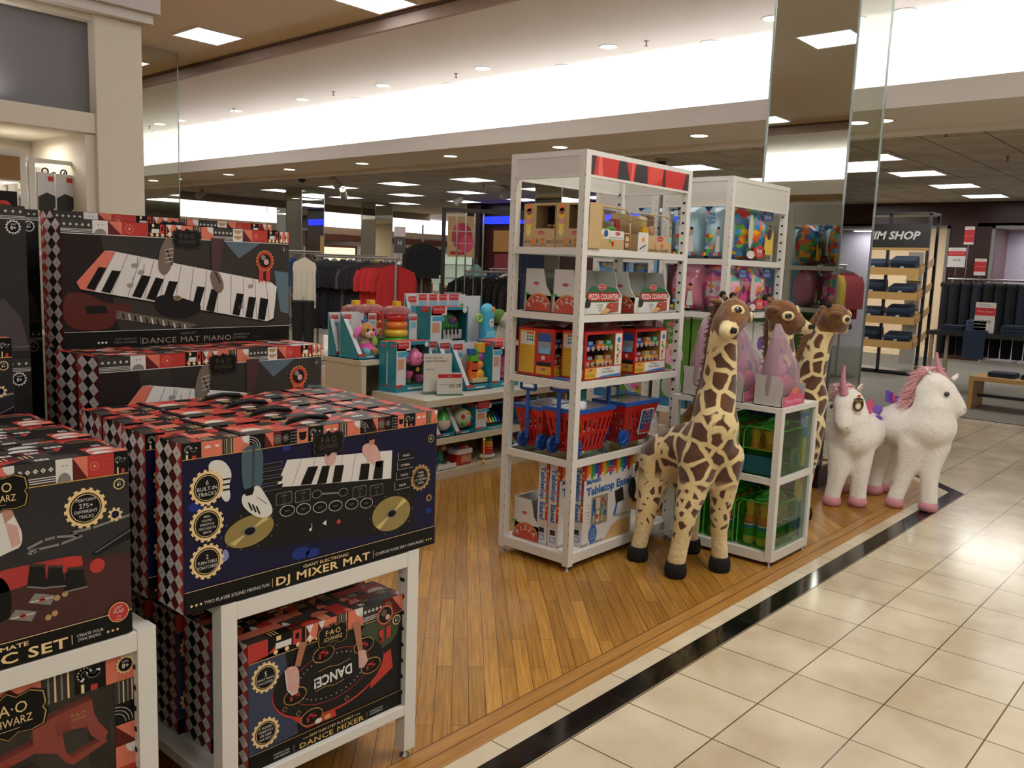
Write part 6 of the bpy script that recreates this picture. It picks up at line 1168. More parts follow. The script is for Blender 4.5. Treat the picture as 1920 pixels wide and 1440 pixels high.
def blocks_bag(label, loc, rz, kind, w=.3, h=.3, grp=None):
    t = thing('building_blocks_bag', label, 'bag of building blocks', loc, rz, grp); d = .2
    base = {'sky': M('A8C8D4', .25, coat=.4), 'mix': BLK, 'pink': M('CB7C94', .25, coat=.4), 'pinkmix': BLKP}[kind]; b = pillow(w, d, h, base, seed=int(loc[1] * 50)); b.build('bag', t)
    tb = M('1E5A96', .3) if kind in ('sky', 'mix') else M('B01E58', .3)
    mb = MB(); mb.tube([(0, d / 2, h), (w * .3, d / 2, h + .004), (w * .6, d / 2, h - .004), (w, d / 2, h)], [(.012, .022)] * 4, tb, 8); mb.build('bag_top', t, 'dark bag top seam')
    y = -.002; mb = MB(); P = PR(mb, (0, d * .1, 0), (1, 0, 0), (0, 0, 1), (0, -1, 0)); yy = lambda: None
    P = PR(mb, (0, .0, 0), (1, 0, 0), (0, 0, 1), (0, -1, 0))
    if kind in ('sky', 'pink'):
        P.rrect(w * .3, h * .66, w * .62, h * .84, .012, M('2E7CB8' if kind == 'sky' else 'A83A80', .4), 1); P.text('MEGA', w * .46, h * .76, h * .055, C_WHT, 2, 'c'); P.text('BLOKS', w * .46, h * .68, h * .055, C_WHT, 2, 'c')
        for k, (x, z, m) in enumerate(((.32, .42, RED), (.5, .42, YEL), (.4, .36, GRN), (.35, .2, LBL), (.5, .2, ORG), (.42, .14, GRN))): P.disc(w * x, h * z, w * .1, m, 2 + k % 2, 10, h * .035)
        P.disc(w * .78, h * .5, w * .07, SKIN, 1, 12); P.disc(w * .78, h * .56, w * .06, DARK, 2, 12, h * .03); P.poly([(w * .68, h * .12), (w * .88, h * .12), (w * .84, h * .42), (w * .72, h * .42)], C_WHT, 1)
        for k in range(8): P.rect(w * (.12 + .1 * k), h * .05, w * (.2 + .1 * k), h * .11, (RED, YEL, GRN, BLU, PUR, ORG, LBL, RED)[k], 2)
    else:
        P.rrect(w * .5, h * .72, w * .86, h * .93, .012, M('1D3E86', .4), 1); P.text('MEGA', w * .68, h * .84, h * .06, C_WHT, 2, 'c'); P.text('BLOKS', w * .68, h * .75, h * .06, C_WHT, 2, 'c'); P.disc(w * .45, h * .16, w * .2, M('B8302C' if kind == 'mix' else 'D84A50', .4), 1, 18, h * .11); P.text('first', w * .45, h * .13, h * .09, C_WHT, 2, 'c', bold=.02); P.text('builders', w * .45, h * .085, h * .03, C_WHT, 2, 'c')
        P.poly([(w * .6, h * .12), (w * .92, h * .12), (w * .9, h * .5), (w * .72, h * .6), (w * .62, h * .4)], M('D8B43A' if kind == 'mix' else 'C83A7A', .4), 1); P.disc(w * .76, h * .48, w * .09, M('3A2A20', .5), 2, 14); P.disc(w * .1, h * .5, w * .08, M('C8C0B8', .5), 1, 12, h * .3)
        P.disc(w * .15, h * .1, w * .14, C_WHT, 1, 14, h * .07)
    mb.build('printed_front', t, 'printed picture and logo on the bag'); return t
XL = 4.385
blocks_bag('light blue building blocks bag at the back of the top level, beside the front shelf', (XL, 2.99, 1.492), R_(-90), 'sky', .25); blocks_bag('light blue building blocks bag in the middle of the top level, seen from the side', (XL, 2.72, 1.492), R_(-90), 'sky', .2)
blocks_bag('bag full of many coloured building blocks on the top level, facing the aisle', (4.62, 2.335, 1.492), 0, 'mix', .36, .33); blocks_bag('light blue building blocks bag behind the corner post of the top level', (XL, 2.51, 1.492), R_(-90), 'sky', .15); blocks_bag('many coloured building blocks bag at the back right of the top level', (4.7, 2.56, 1.492), 0, 'mix', .33, .31)
blocks_bag('pink building blocks bag at the left of the second level', (XL, 2.72, 1.192), R_(-90), 'pink', .22, .27); blocks_bag('pink building blocks bag beside the corner post, second level', (4.42, 2.335, 1.192), 0, 'pinkmix', .26, .27); blocks_bag('pink building blocks bag with bright pink blocks in its window, second level', (4.7, 2.335, 1.192), 0, 'pinkmix', .3, .28)
blocks_bag('pale pink building blocks bag at the back right of the second level', (4.72, 2.56, 1.192), 0, 'pink', .28, .27)
def f_mine(P, w, h):
    GB = M('4E7A26', .5); P.rect(0, 0, w, h, GB, 1); P.rect(0, 0, w, h * .1, M('2A6A96', .5), 2); P.rect(0, h * .97, w, h, M('C8D8C0', .5), 2); oval(P, w * .5, h * .9, w * .5, 3); P.text('Mine to', w * .5, h * .81, h * .045, C_WHT, 3, 'c', w * .6); P.text('Love', w * .5, h * .74, h * .05, C_WHT, 3, 'c')
    for x, z, m in ((.5, .57, LPK), (.5, .22, M('A8A8B0', .5))): P.disc(w * x, h * z, w * .33, C_WHT, 3, 24); P.disc(w * x, h * z, w * .31, m, 4, 24); P.disc(w * x, h * (z + .02), w * .13, SKIN, 5, 14); P.disc(w * (x + .08), h * (z - .05), w * .14, PNK, 5, 12, h * .03)
    P.disc(w * .22, h * .66, w * .12, M('A8A838', .5), 5, 14); P.disc(w * .75, h * .13, w * .12, M('A8A838', .5), 5, 14)
    for k in range(3): P.rect(w * .1, h * (.4 - .03 * k), w * .8, h * (.403 - .03 * k), M('A8C890', .5), 3)
for k, (y, lb) in enumerate(((2.52, 'green doll carton printed Mine to Love beside the giraffe\'s neck'), (2.735, 'second green doll carton, left of the one beside the giraffe'), (3.005, 'third green doll carton, behind the right post of the front shelf'), (3.215, 'fourth green doll carton, farthest left'))): plain_box('doll_carton', lb, (XL, y, .622), .2, .18, .54, M('4E7A26', .5), f_mine, None, R_(-90), 'green doll cartons')
for k, (y, lb) in enumerate(((2.755, 'sky blue carton with a yellow haired doll, right of the front shelf post'), (3.01, 'sky blue puzzle carton with yellow letters seen through the front shelf'), (3.2, 'sky blue carton at the far left of the second shelf'))):
    if k == 0: continue
    plain_box('doll_carton', lb, (XL, y, 1.192), .2, .18, .29, M('6C98C0', .5), lambda P, w, h: (P.rect(0, 0, w, h, M('5C8CB8', .5), 1), P.disc(w * .5, h * .4, w * .3, RED, 2, 8), P.text('PUZZLE', w * .5, h * .8, h * .1, YEL, 3, 'c', bold=.02), P.rect(w * .7, 0, w * .85, h, BLU, 2), P.text('DUO', w * .4, h * .5, h * .1, YEL, 3, 'c')), None, R_(-90))
t = thing('doll_carton', 'sky blue carton with an orange dressed doll in its arched window', 'toy box', (XL - .02, 2.96, 1.192), R_(-90)); mb = MB(); niche(mb, .19, .12, .29, (.03, .04, .16, .26), M('6C98C0', .5), M('6A6430', .6), .1); P = front(mb, 0, 0, 0); oval(P, .1, .028, .06, 2); mb.build('box', t)
MB().ell((.1, .05, .1), (.045, .03, .06), ORG, 14, 10).build('doll_body', t, 'orange doll dress'); MB().ell((.1, .05, .19), (.032, .03, .034), SKIN, 14, 10).build('doll_head', t); film(t, .03, .04, .16, .26)
for k in range(3): plain_box('activity_box', ('red spined activity box low on the second shelf', 'yellow activity box low on the second shelf', 'green activity box low on the second shelf')[k], (4.42 + .2 * k, 2.36, .086), .17, .1, .3, (M('8A1E1E', .5), M('A88A2A', .5), M('3A7A3A', .5))[k])
for k in range(3): plain_box('kitchen_set_box', ('white play kitchen box, left one behind the giraffes', 'white play kitchen box, middle one behind the giraffes', 'white play kitchen box, right one behind the giraffes')[k], (4.42 + .21 * k, 2.36, .622), .19, .15, .5, M('C8C6C2', .5), lambda P, w, h: (P.disc(w * .5, h * .75, w * .22, PUR, 1), P.disc(w * .5, h * .5, w * .2, TAN_, 1), P.rect(w * .1, h * .3, w * .9, h * .38, RED, 1), P.disc(w * .5, h * .15, w * .2, M('7A5A40', .5), 1)))
# ================================================================== LOW TIERED DISPLAY WITH BABY TOYS
BEI = M('C9BDA6', .5); TOPW = M('D2CEC4', .3)
t = thing('tiered_display', 'low white tiered display with baby toys on two steps and two shelves', 'display', (3.68, 3.98, 0))
L_ = 2.9
mb = MB(); mb.box(0, 0, 0, L_, .5, .06, BEI); mb.build('base', t); MB().box(0, 0, .24, L_, .48, .28, BEI).build('middle_shelf', t); MB().box(-.02, -.02, .5, L_, .52, .545, [BEI, TOPW, BEI, BEI, BEI, BEI]).build('lower_step', t)
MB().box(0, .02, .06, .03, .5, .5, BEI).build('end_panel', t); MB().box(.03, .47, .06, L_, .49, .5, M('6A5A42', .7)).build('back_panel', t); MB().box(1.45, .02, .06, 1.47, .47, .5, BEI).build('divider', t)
mb = MB(); mb.box(-.11, .52, 0, -.07, .92, .72, BEI); mb.box(-.07, .9, 0, L_, .92, .72, BEI); mb.box(-.07, .53, .0, L_, .55, .3, BEI); mb.build('rear_cabinet', t); MB().box(-.12, .51, .72, L_, .94, .75, [BEI, TOPW, BEI, BEI, BEI, BEI]).build('upper_step', t); MB().box(-.1, .52, .45, L_, .9, .465, BEI).build('inner_shelf', t)
FB_ = M('1F8494', .45); FW = M('CFCDD0', .5); FR = M('C02A2E', .45); FBL = M('1C4E8E', .5)
def fp_tag(P, x, y, w, l=4): P.rect(x, y, x + w, y + w * .38, FR, l); [P.disc(x + w * (.14 + .24 * k), y, w * .12, FR, l, 8, w * .08, 180, 360) for k in range(4)]; P.text('Fisher·Price', x + w / 2, y + w * .13, w * .15, C_WHT, l + 1, 'c', w * .82)
def baby_box(label, loc, w, d, h, toy, grp=None, open_=False, rz=0, back=None, clear=True):
    """turquoise carton with a toy behind its window; open_ = sloped sides and a low front lip"""
    t = thing('baby_toy_box', label, 'toy box', loc, rz, grp); mb = MB()
    if open_:
        hl = h * .13; mb.box(0, d - .008, 0, w, d, h, [FB_, FW, FW, FW, FB_, FW]); mb.box(0, 0, 0, w, d, .006, FB_); mb.box(0, 0, 0, w, .005, hl, FB_)
        for x in (0, w - .004): mb.add([(x, 0, 0), (x, 0, hl), (x, d * .35, h * .45), (x, d - .006, h), (x, d - .006, 0), (x + .004, 0, 0), (x + .004, 0, hl), (x + .004, d * .35, h * .45), (x + .004, d - .006, h), (x + .004, d - .006, 0)], [(0, 1, 2, 3, 4), (9, 8, 7, 6, 5), (0, 5, 6, 1), (1, 6, 7, 2), (2, 7, 8, 3)], FB_)
        P = PR(mb, (0, d - .009, 0), (1, 0, 0), (0, 0, 1), (0, -1, 0)); P.rect(.004, .006, w - .004, h - .002, back or FW, 1); fp_tag(P, w * .1, h * .86, w * .34, 3); P.rrect(w * .12, h * .68, w * .42, h * .78, .006, M('5AB0C8', .5), 3); P.rect(w * .14, h * .4, w * .36, h * .64, SKIN, 3); P.disc(w * .25, h * .5, w * .07, M('E2B898', .6), 4, 12)
        P = front(mb, 0, 0, 0); P.rect(w * .35, hl * .35, w * .7, hl * .6, C_WHT, 2); P.disc(w * .85, hl * .5, hl * .42, FBL, 2, 14); P.rect(0, hl * .6, w * .3, hl, FR, 2)
        if label.startswith('open turquoise box with a'): P = PR(mb, (0, 0, 0), (0, -1, 0), (0, 0, 1), (-1, 0, 0))
        # white strip on the sloped left cheek
        mb.add([(.001, -.002, hl), (.034, -.004, hl), (.034, d * .35 - .004, h * .45), (.001, d * .35 - .002, h * .45)], [(0, 1, 2, 3)], FW); mb.add([(.001, d * .35 - .002, h * .45), (.034, d * .35 - .004, h * .45), (.034, d * .8, h * .86), (.001, d * .8, h * .86)], [(0, 1, 2, 3)], FW)
    else:
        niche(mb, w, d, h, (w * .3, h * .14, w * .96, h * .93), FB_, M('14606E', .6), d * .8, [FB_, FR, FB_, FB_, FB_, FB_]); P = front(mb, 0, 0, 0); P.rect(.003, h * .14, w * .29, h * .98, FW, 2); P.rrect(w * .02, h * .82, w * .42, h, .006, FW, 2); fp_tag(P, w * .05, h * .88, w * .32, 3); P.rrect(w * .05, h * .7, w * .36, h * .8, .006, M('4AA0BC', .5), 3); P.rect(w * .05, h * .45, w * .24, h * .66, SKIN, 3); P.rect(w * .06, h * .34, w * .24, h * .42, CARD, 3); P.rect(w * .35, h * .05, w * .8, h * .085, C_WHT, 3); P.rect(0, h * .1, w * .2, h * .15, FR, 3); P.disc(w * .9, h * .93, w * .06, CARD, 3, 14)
        P = left(mb, 0, d, 0); fp_tag(P, d * .4, h * .9, d * .5, 2); P.disc(d * .3, h * .3, d * .1, M('1A5A90', .5), 2, 14); P.disc(d * .7, h * .28, d * .1, M('1A5A90', .5), 2, 14)
        for k in range(5): P.rect(d * .1, h * (.72 - .045 * k), d * .7, h * (.73 - .045 * k), M('5AA8B4', .5), 2)
        for k in range(7): P.disc(d * (.1 + .13 * k), h * (.1 + .03 * (k % 3)), d * .04, PNK, 2, 6)
        if clear: film(t, w * .3, h * .14, w * .96, h * .93)
    mb.build('box', t); toy(t, w, d, h); return t
def B(t, nm, fn, lb=None): mb = MB(); fn(mb); return mb.build(nm, t, lb)
def toy_teapot(t, w, d, h):
    c = (w * .62, d * .4); pk = M('D9709E', .3); B(t, 'teapot', lambda m: (m.lathe([(.02, 0), (.05, .01), (.062, .045), (.052, .085), (.03, .105), (.032, .11), (.001, .125)], (c[0], c[1], h * .5), pk, 20), m.tube([(c[0] - .055, c[1], h * .6), (c[0] - .085, c[1], h * .68)], [.016, .01], pk, 10), m.torus((c[0] + .062, c[1], h * .65), .028, .007, pk, 16, 6, 'y')), 'pink smiling toy teapot')
    B(t, 'lid_knob', lambda m: m.lathe([(.01, 0), (.014, .02), (.001, .035)], (c[0], c[1], h * .5 + .12), TEAL, 10))
    for a in (-.012, .022): B(t, 'eye', lambda m: m.ell((c[0] + a, c[1] - .058, h * .66), (.005, .003, .008), BLACK, 8, 6))
    B(t, 'cup', lambda m: m.lathe([(.02, 0), (.032, .03), (.034, .05)], (w * .45, d * .35, h * .25), PNK, 14)); B(t, 'cup', lambda m: m.lathe([(.02, 0), (.03, .03), (.032, .05)], (w * .78, d * .35, h * .16), M('C85A8A', .3), 14)); B(t, 'biscuit', lambda m: m.ell((w * .72, d * .3, h * .42), (.018, .008, .018), YEL, 10, 6)); B(t, 'biscuit', lambda m: m.ell((w * .45, d * .3, h * .2), (.02, .01, .015), GRN, 10, 6))
def toy_piano(t, w, d, h):
    B(t, 'toy_piano', lambda m: (m.ell((w * .65, d * .5, h * .5), (w * .29, d * .25, h * .36), M('3F8E3A', .4), 20, 10),), 'green toy piano')
    B(t, 'piano_keys', lambda m: [m.box(w * (.42 + .1 * k), d * .18, h * .3, w * (.5 + .1 * k), d * .24, h * .5, C_WHT) for k in range(5)] + [m.box(w * (.47 + .1 * k), d * .15, h * .4, w * (.51 + .1 * k), d * .19, h * .56, DARK) for k in range(4)]); B(t, 'flower_knob', lambda m: (m.ell((w * .68, d * .25, h * .7), (.04, .01, .03), PUR, 10, 6), m.ell((w * .72, d * .23, h * .72), (.018, .01, .018), RED, 10, 6)))
def toy_puppy(t, w, d, h):
    BR = mat_plush('puppy plush', 'A87840', 'C4965A', .4, 60); CR = mat_plush('puppy cream', 'CDBBA0', 'DCCDB4', .4, 60)
    B(t, 'puppy_body', lambda m: (chain(m, [(w * .6, d * .4, h * .2, .045), (w * .6, d * .4, h * .38, .036)], CR), m.ell((w * .78, d * .12, h * .16), (.03, .045, .03), BR, 12, 8), m.ell((w * .42, d * .12, h * .16), (.03, .045, .03), M('6AA8B8', .8), 12, 8)), 'cream puppy body')
    B(t, 'skirt', lambda m: m.lathe([(.03, .02), (.062, -.02), (.066, -.03)], (w * .62, d * .36, h * .3), M('E050A8', .6), 16), 'bright pink skirt')
    hd = B(t, 'puppy_head', lambda m: (m.ell((w * .58, d * .32, h * .62), (.062, .055, .056), BR, 18, 12), m.ell((w * .58, d * .12, h * .54), (.038, .03, .028), CR, 14, 10)), 'tan plush puppy head')
    B(t, 'nose', lambda m: m.ell((w * .58, d * .12 - .028, h * .56), (.016, .01, .012), M('E05A9A', .5), 10, 8), 'pink nose')
    for a in (-.024, .024): B(t, 'eye', lambda m: m.ell((w * .58 + a, d * .32 - .052, h * .64), (.008, .006, .011), BLACK, 10, 8))
    for a in (-1, 1): B(t, 'ear', lambda m: m.ell((w * .58 + a * .072, d * .3, h * .6), (.022, .02, .042), M('D86AAC', .8), 12, 8, Matrix.Rotation(-a * .5, 3, 'Y')), 'pink floppy ear')
    B(t, 'bow', lambda m: m.ell((w * .45, d * .3, h * .82), (.018, .012, .014), PUR, 8, 6)); B(t, 'paw', lambda m: m.ell((w * .84, d * .2, h * .36), (.026, .024, .036), M('9AA84A', .8), 12, 8))
baby_box('open turquoise box with a tan plush puppy in a pink skirt, upper step left end', (3.585, 4.56, .75), .2, .2, .31, toy_puppy, open_=True)
baby_box('open turquoise box half hidden at the left behind the puppy box', (3.575, 4.78, .75), .18, .1, .3, lambda *a: None, open_=True)
baby_box('turquoise box with a pink smiling teapot, at the left end of the lower step', (3.72, 4.33, .545), .3, .085, .34, toy_teapot); baby_box('turquoise teapot box standing right behind the front one', (3.71, 4.418, .545), .3, .075, .335, lambda *a: None)
baby_box('turquoise box with a green toy piano in its window, middle of the upper step', (4.27, 4.6, .75), .39, .16, .345, toy_piano)
def stacker(label, loc, s=1.):
    t = thing('ring_stacker', label, 'stacking toy', loc, 0, None); z = .02
    B(t, 'base', lambda m: m.lathe([(.08, 0), (.085, .01), (.06, .025), (.02, .03)], (0, 0, 0), C_WHT, 24))
    for k, (r, c) in enumerate(((.098, '2E84C0'), (.092, '4A9E2E'), (.087, 'E2B82A'), (.081, 'E2782A'), (.074, 'C8282A'))):
        B(t, 'ring', lambda m: m.torus((0, 0, .05 + .056 * k), r * .66, .03, M(c, .25, coat=.4), 28, 10), 'one coloured plastic ring')
    B(t, 'clear_dome', lambda m: m.lathe([(.094, .3), (.1, .31), (.095, .335), (.06, .352), (.02, .356)], (0, 0, 0), mat_film('clear dome', 'F0DCDC', .75, .08, 'E2B0B0'), 24)); B(t, 'cap', lambda m: m.rbox(-.024, -.024, .345, .024, .024, .385, YEL, .008), 'yellow cap')
    mb = MB(); mb.box(.035, -.1, .0, .105, -.095, .3, FW); P = front(mb, .035, -.1005, 0); fp_tag(P, .003, .26, .062, 1); P.rrect(.01, .2, .06, .245, .01, M('7AB8CC', .5), 1); P.disc(.035, .09, .02, YEL, 1, 12); P.disc(.035, .05, .02, RED, 1, 12); mb.build('card', t, 'printed white card'); return t
stacker('ring stacking toy with a yellow cap, nearest of the three', (4.0, 4.66, .75)); stacker('ring stacking toy with a yellow cap, middle one of the three', (3.93, 4.86, .75)); s3 = stacker('ring stacking toy with a yellow cap, left rear one behind the puppy box', (3.78, 4.84, .75))
for k in range(5): baby_box(['open turquoise box with a white header, ' + s for s in ('leftmost of the row behind the piano box', 'second of the row behind the piano box', 'middle of the row behind the piano box', 'fourth of the row behind the piano box', 'last of the row, beside the blue toy mixer')][k], (4.28 + .1 * k, 4.8 + .0 * k - .012 * k, .75), .3 if k < 4 else .36, .1, .43 - .004 * k, lambda *a: None, open_=True) if k in (0, 4) else None
for k in range(4):
    mb = MB(); mb.box(0, 0, 0, .2, .006, .43, FW); P = front(mb, 0, 0, 0); fp_tag(P, .02, .39, .1, 1); P.rrect(.02, .33, .12, .38, .01, M('8AC0D0', .5), 1); P.disc(.16, .34, .02, GRN, 1, 12); t = thing('baby_toy_card', ['white header card, first of four behind the piano box', 'white header card, second of four behind the piano box', 'white header card, third of four behind the piano box', 'white header card, fourth of four behind the piano box'][k], 'toy packaging', (4.3 + .1 * k, 4.785 - .004 * k, .75)); mb.build('card', t)
# blue smiling toy and sloth plush
t = thing('toy_vacuum', 'light blue upright toy with a smiling face at the right end of the upper step', 'toy', (4.93, 4.66, .75)); LB = M('4AA8CC', .35)
B(t, 'body', lambda m: m.rbox(-.055, -.04, .06, .055, .04, .3, LB, .025, 5)); B(t, 'top', lambda m: m.ell((0, 0, .31), (.055, .045, .055), M('5AB6D6', .35), 16, 10)); B(t, 'face', lambda m: (m.ell((.012, -.04, .21), (.028, .006, .035), M('C8C8CC', .4), 14, 8), m.ell((.003, -.047, .22), (.004, .002, .006), BLACK, 8, 6), m.ell((.02, -.047, .22), (.004, .002, .006), BLACK, 8, 6))); B(t, 'front_tray', lambda m: m.rbox(-.05, -.055, .1, .05, -.03, .15, M('78C4DE', .35), .01)); B(t, 'foot', lambda m: m.ell((0, -.02, .035), (.1, .07, .04), M('2A6CC0', .3), 18, 10), 'dark blue wheeled foot'); B(t, 'green_ring', lambda m: m.torus((-.085, 0, .25), .028, .01, M('9ACA3A', .4), 16, 6, 'y')); B(t, 'orange_button', lambda m: m.ell((.03, -.042, .32), (.018, .008, .02), ORG, 10, 6))
t = thing('plush_sloth', 'grey plush sloth with a green hood at the right end of the upper step', 'plush toy', (5.27, 4.78, .75)); GP_ = mat_plush('sloth grey', 'A8A294', 'BDB6A6', .4, 70)
B(t, 'body', lambda m: chain(m, [(0, 0, .07, .07), (0, 0, .14, .06)], GP_)); B(t, 'head', lambda m: (m.ell((0, -.03, .22), (.08, .07, .065), GP_, 18, 12), m.ell((.01, -.09, .2), (.035, .025, .025), M('C8BEAA', .8), 12, 8))); B(t, 'hood', lambda m: m.ell((-.05, .02, .25), (.06, .06, .06), M('5A7A28', .8), 14, 10), 'green hood')
for a in (-.02, .04): B(t, 'eye', lambda m: m.ell((a, -.1, .225), (.008, .006, .009), BLACK, 8, 6))
B(t, 'bottle', lambda m: m.lathe([(.02, 0), (.02, .05), (.008, .07)], (-.05, -.09, 0), M('7AB8A8', .4), 12))
# lower step
def toy_carts(t, w, d, h):
    for k, (x, y, z, s, c) in enumerate(((.5, .5, .3, .05, 'D86A2A'), (.72, .5, .3, .05, 'E0A02A'), (.5, .5, .5, .045, 'C8502A'), (.72, .5, .52, .04, 'D88A3A'), (.52, .5, .68, .04, '5AAA2E'), (.74, .5, .7, .035, 'A84A9A'), (.45, .5, .82, .028, '1E5AA0'), (.62, .5, .84, .024, '3AA03A'), (.76, .5, .9, .04, 'D8A02A'))): B(t, 'activity_piece', lambda m: m.ell((w * x, d * .4, h * z), (s, s * .6, s * .9), M(c, .35), 12, 8) if k % 2 else m.rbox(w * x - s, d * .3, h * z - s * .8, w * x + s, d * .6, h * z + s * .8, M(c, .35), s * .4))
    B(t, 'toy_base', lambda m: m.rbox(w * .35, d * .15, h * .15, w * .92, d * .6, h * .24, M('CDBE8A', .5), .01))
for k in range(3): baby_box(('open box with a white photo strip, leftmost of three behind the sale signs', 'open box with a white photo strip, middle of three behind the sale signs', 'open box with stacked orange and green activity pieces, lower step')[k], (4.03 + .07 * k, 4.24 - .06 * k, .545), .27, .17, .335 - .008 * k, toy_carts if k == 2 else (lambda *a: None), open_=True)
def toy_bag(t, w, d, h):
    B(t, 'toy_bag', lambda m: m.rbox(w * .34, d * .3, h * .17, w * .93, d * .7, h * .6, M('D9709E', .4), .03, 4), 'pink smiling toy bag'); B(t, 'bag_flap', lambda m: m.rbox(w * .33, d * .26, h * .52, w * .94, d * .72, h * .64, M('C84A7A', .4), .02, 4)); B(t, 'bag_handle', lambda m: m.tube([(w * .48, d * .5, h * .62), (w * .52, d * .5, h * .85), (w * .64, d * .5, h * .9), (w * .76, d * .5, h * .85), (w * .8, d * .5, h * .62)], .012, M('C03A6A', .4), 8)); B(t, 'bag_slot', lambda m: m.box(w * .45, d * .285, h * .27, w * .8, d * .3, h * .3, M('B02A5A', .4)))
    for a in (.56, .7): B(t, 'eye', lambda m: m.ell((w * a, d * .29, h * .46), (.004, .003, .008), BLACK, 8, 6))
baby_box('turquoise box with a pink smiling toy bag beside the tall shelf post', (4.44, 4.13, .545), .29, .16, .335, toy_bag)
for k in range(3): plain_box('toy_carton', ('turquoise carton at the right end of the lower step, first behind the post', 'turquoise carton at the right end of the lower step, middle one', 'turquoise carton farthest right on the lower step')[k], (5.45 + .3 * k, 4.2, .545), .26, .16, .3, FB_)
for k, x in enumerate((4.83, 4.95, 5.1, 5.25)): plain_box('small_toy_pack', ('small white toy pack with red print, first right of the shelf post', 'small grey toy pack on the lower step, second from the post', 'small white toy pack with red print, third from the post', 'small white toy pack with green base, farthest from the post')[k], (x, 4.08, .545), .1, .07, .095, (CARD, CGRY, CARD, CARD)[k], lambda P, w, h: (P.rect(.01, h * .35, w - .01, h * .6, FR, 1), P.rect(0, 0, w, h * .12, GRN, 1)))
# sale signs in clear stands
def sign(label, loc, rz, w, h, fn):
    t = thing('sale_sign', label, 'sign', loc, rz); mb = MB(); mb.box(0, 0, 0, w, .002, h, M('D8D2C8', .4)); fn(front(mb, 0, 0, 0), w, h); mb.build('sign_card', t); MB().box(-.004, -.004, 0, w + .004, -.001, h * .06, GLASS).build('holder', t, 'clear sign holder'); MB().box(-.004, -.03, -.0, w + .004, .04, .003, GLASS).build('holder_foot', t); return t
sign('white sale sign with a red band reading 10% Off, front edge of the lower step', (3.88, 4.1, .546), R_(-27), .175, .15, lambda P, w, h: (P.rect(.006, h * .76, w - .006, h * .93, FR, 1), P.text('SALE', w * .5, h * .81, h * .07, M('E0B0A8', .5), 2, 'c'), P.text('10% Off', w * .47, h * .33, h * .17, DARK, 2, 'l', w * .48, bold=.01), P.text('Fisher-Price', w * .12, h * .45, h * .05, DARK, 2, 'l', w * .3)))
sign('white cardboard sign about buying and saving, behind the 10% Off sign', (3.84, 4.19, .546), R_(-22), .2, .27, lambda P, w, h: (P.text('NOW, SAVE ON', w * .06, h * .87, h * .045, DARK, 2, 'l', w * .6), P.text('EVERY PURCHASE', w * .06, h * .79, h * .045, DARK, 2, 'l', w * .75), P.text('Baby toys', w * .1, h * .6, h * .035, DARK, 2, 'l')))
# middle shelf and bottom shelf
def toy_top(c1, c2): return lambda t, w, d, h: (B(t, 'toy', lambda m: (m.lathe([(.03, .0), (.055, .03), (.05, .07)], (w * .6, d * .4, h * .2), M(c1, .3), 16), m.lathe([(.05, .07), (.03, .11), (.006, .13), (.006, .17)], (w * .6, d * .4, h * .2), M(c2, .3), 16))),)
def toy_ball(t, w, d, h): B(t, 'ball', lambda m: m.ell((w * .6, d * .4, h * .5), (.068, .06, .068), M('B8C4A8', .3), 20, 14)); [B(t, 'ball_spot', lambda m: m.ell((w * .6 + .04 * math.cos(k * 1.3), d * .4 - .045, h * .5 + .04 * math.sin(k * 1.3)), (.017, .014, .017), M(c, .3), 10, 8)) for k, c in enumerate(('2468B0', 'E0A020', 'C8301E', '5AAA2E', 'C8301E'))]
def toy_xylo(t, w, d, h): [B(t, 'xylophone_bar', lambda m: m.hexa([(w * (.34 + .075 * k), .03, h * .22), (w * (.39 + .075 * k), .03, h * .22), (w * (.39 + .075 * k), .036, h * .22), (w * (.34 + .075 * k), .036, h * .22), (w * (.4 + .068 * k), .1, h * .72), (w * (.44 + .068 * k), .1, h * .72), (w * (.44 + .068 * k), .106, h * .72), (w * (.4 + .068 * k), .106, h * .72)], M(c, .15, .6))) for k, c in enumerate(('A01E1E', 'C84A1E', 'C8A01E', '3A9A3A', '2A7A9A', '1E3A9A', '2A1E6A', '16164A'))]
baby_box('turquoise box with a white and green spinning top, left end of the middle shelf', (3.79, 4.0, .281), .17, .13, .2, toy_top('D8D0C8', '3FA03A'), open_=True); baby_box('turquoise box with a clear ball of coloured shapes, middle shelf', (3.965, 4.0, .281), .18, .13, .2, toy_ball, open_=True)
baby_box('turquoise box with a rainbow xylophone, middle shelf', (4.15, 4.0, .281), .37, .14, .19, toy_xylo); baby_box('turquoise box with a yellow and green rattle, right of the shelf post', (4.62, 4.0, .281), .2, .13, .19, toy_top('C8A02A', '8AA83A')); baby_box('turquoise box with a red toy camera, right of the rattle box', (4.84, 4.0, .281), .22, .13, .18, toy_top('C8302A', 'D8602A'), open_=True)
for k in range(5): plain_box('toy_carton', ('turquoise carton on the middle shelf, first right of the red camera', 'turquoise carton on the middle shelf, second right of the camera', 'turquoise carton on the middle shelf, third right of the camera', 'turquoise carton on the middle shelf, fourth right of the camera', 'turquoise carton farthest right on the middle shelf')[k], (5.2 + .27 * k, 4.02, .281), .23, .14, .18, FB_)
t = thing('plush_monkey', 'brown plush monkey in a low card tray, bottom shelf left end', 'plush toy', (3.88, 4.1, .061)); MK = mat_plush('monkey plush', '5A4030', '7A5A44', .3, 60)
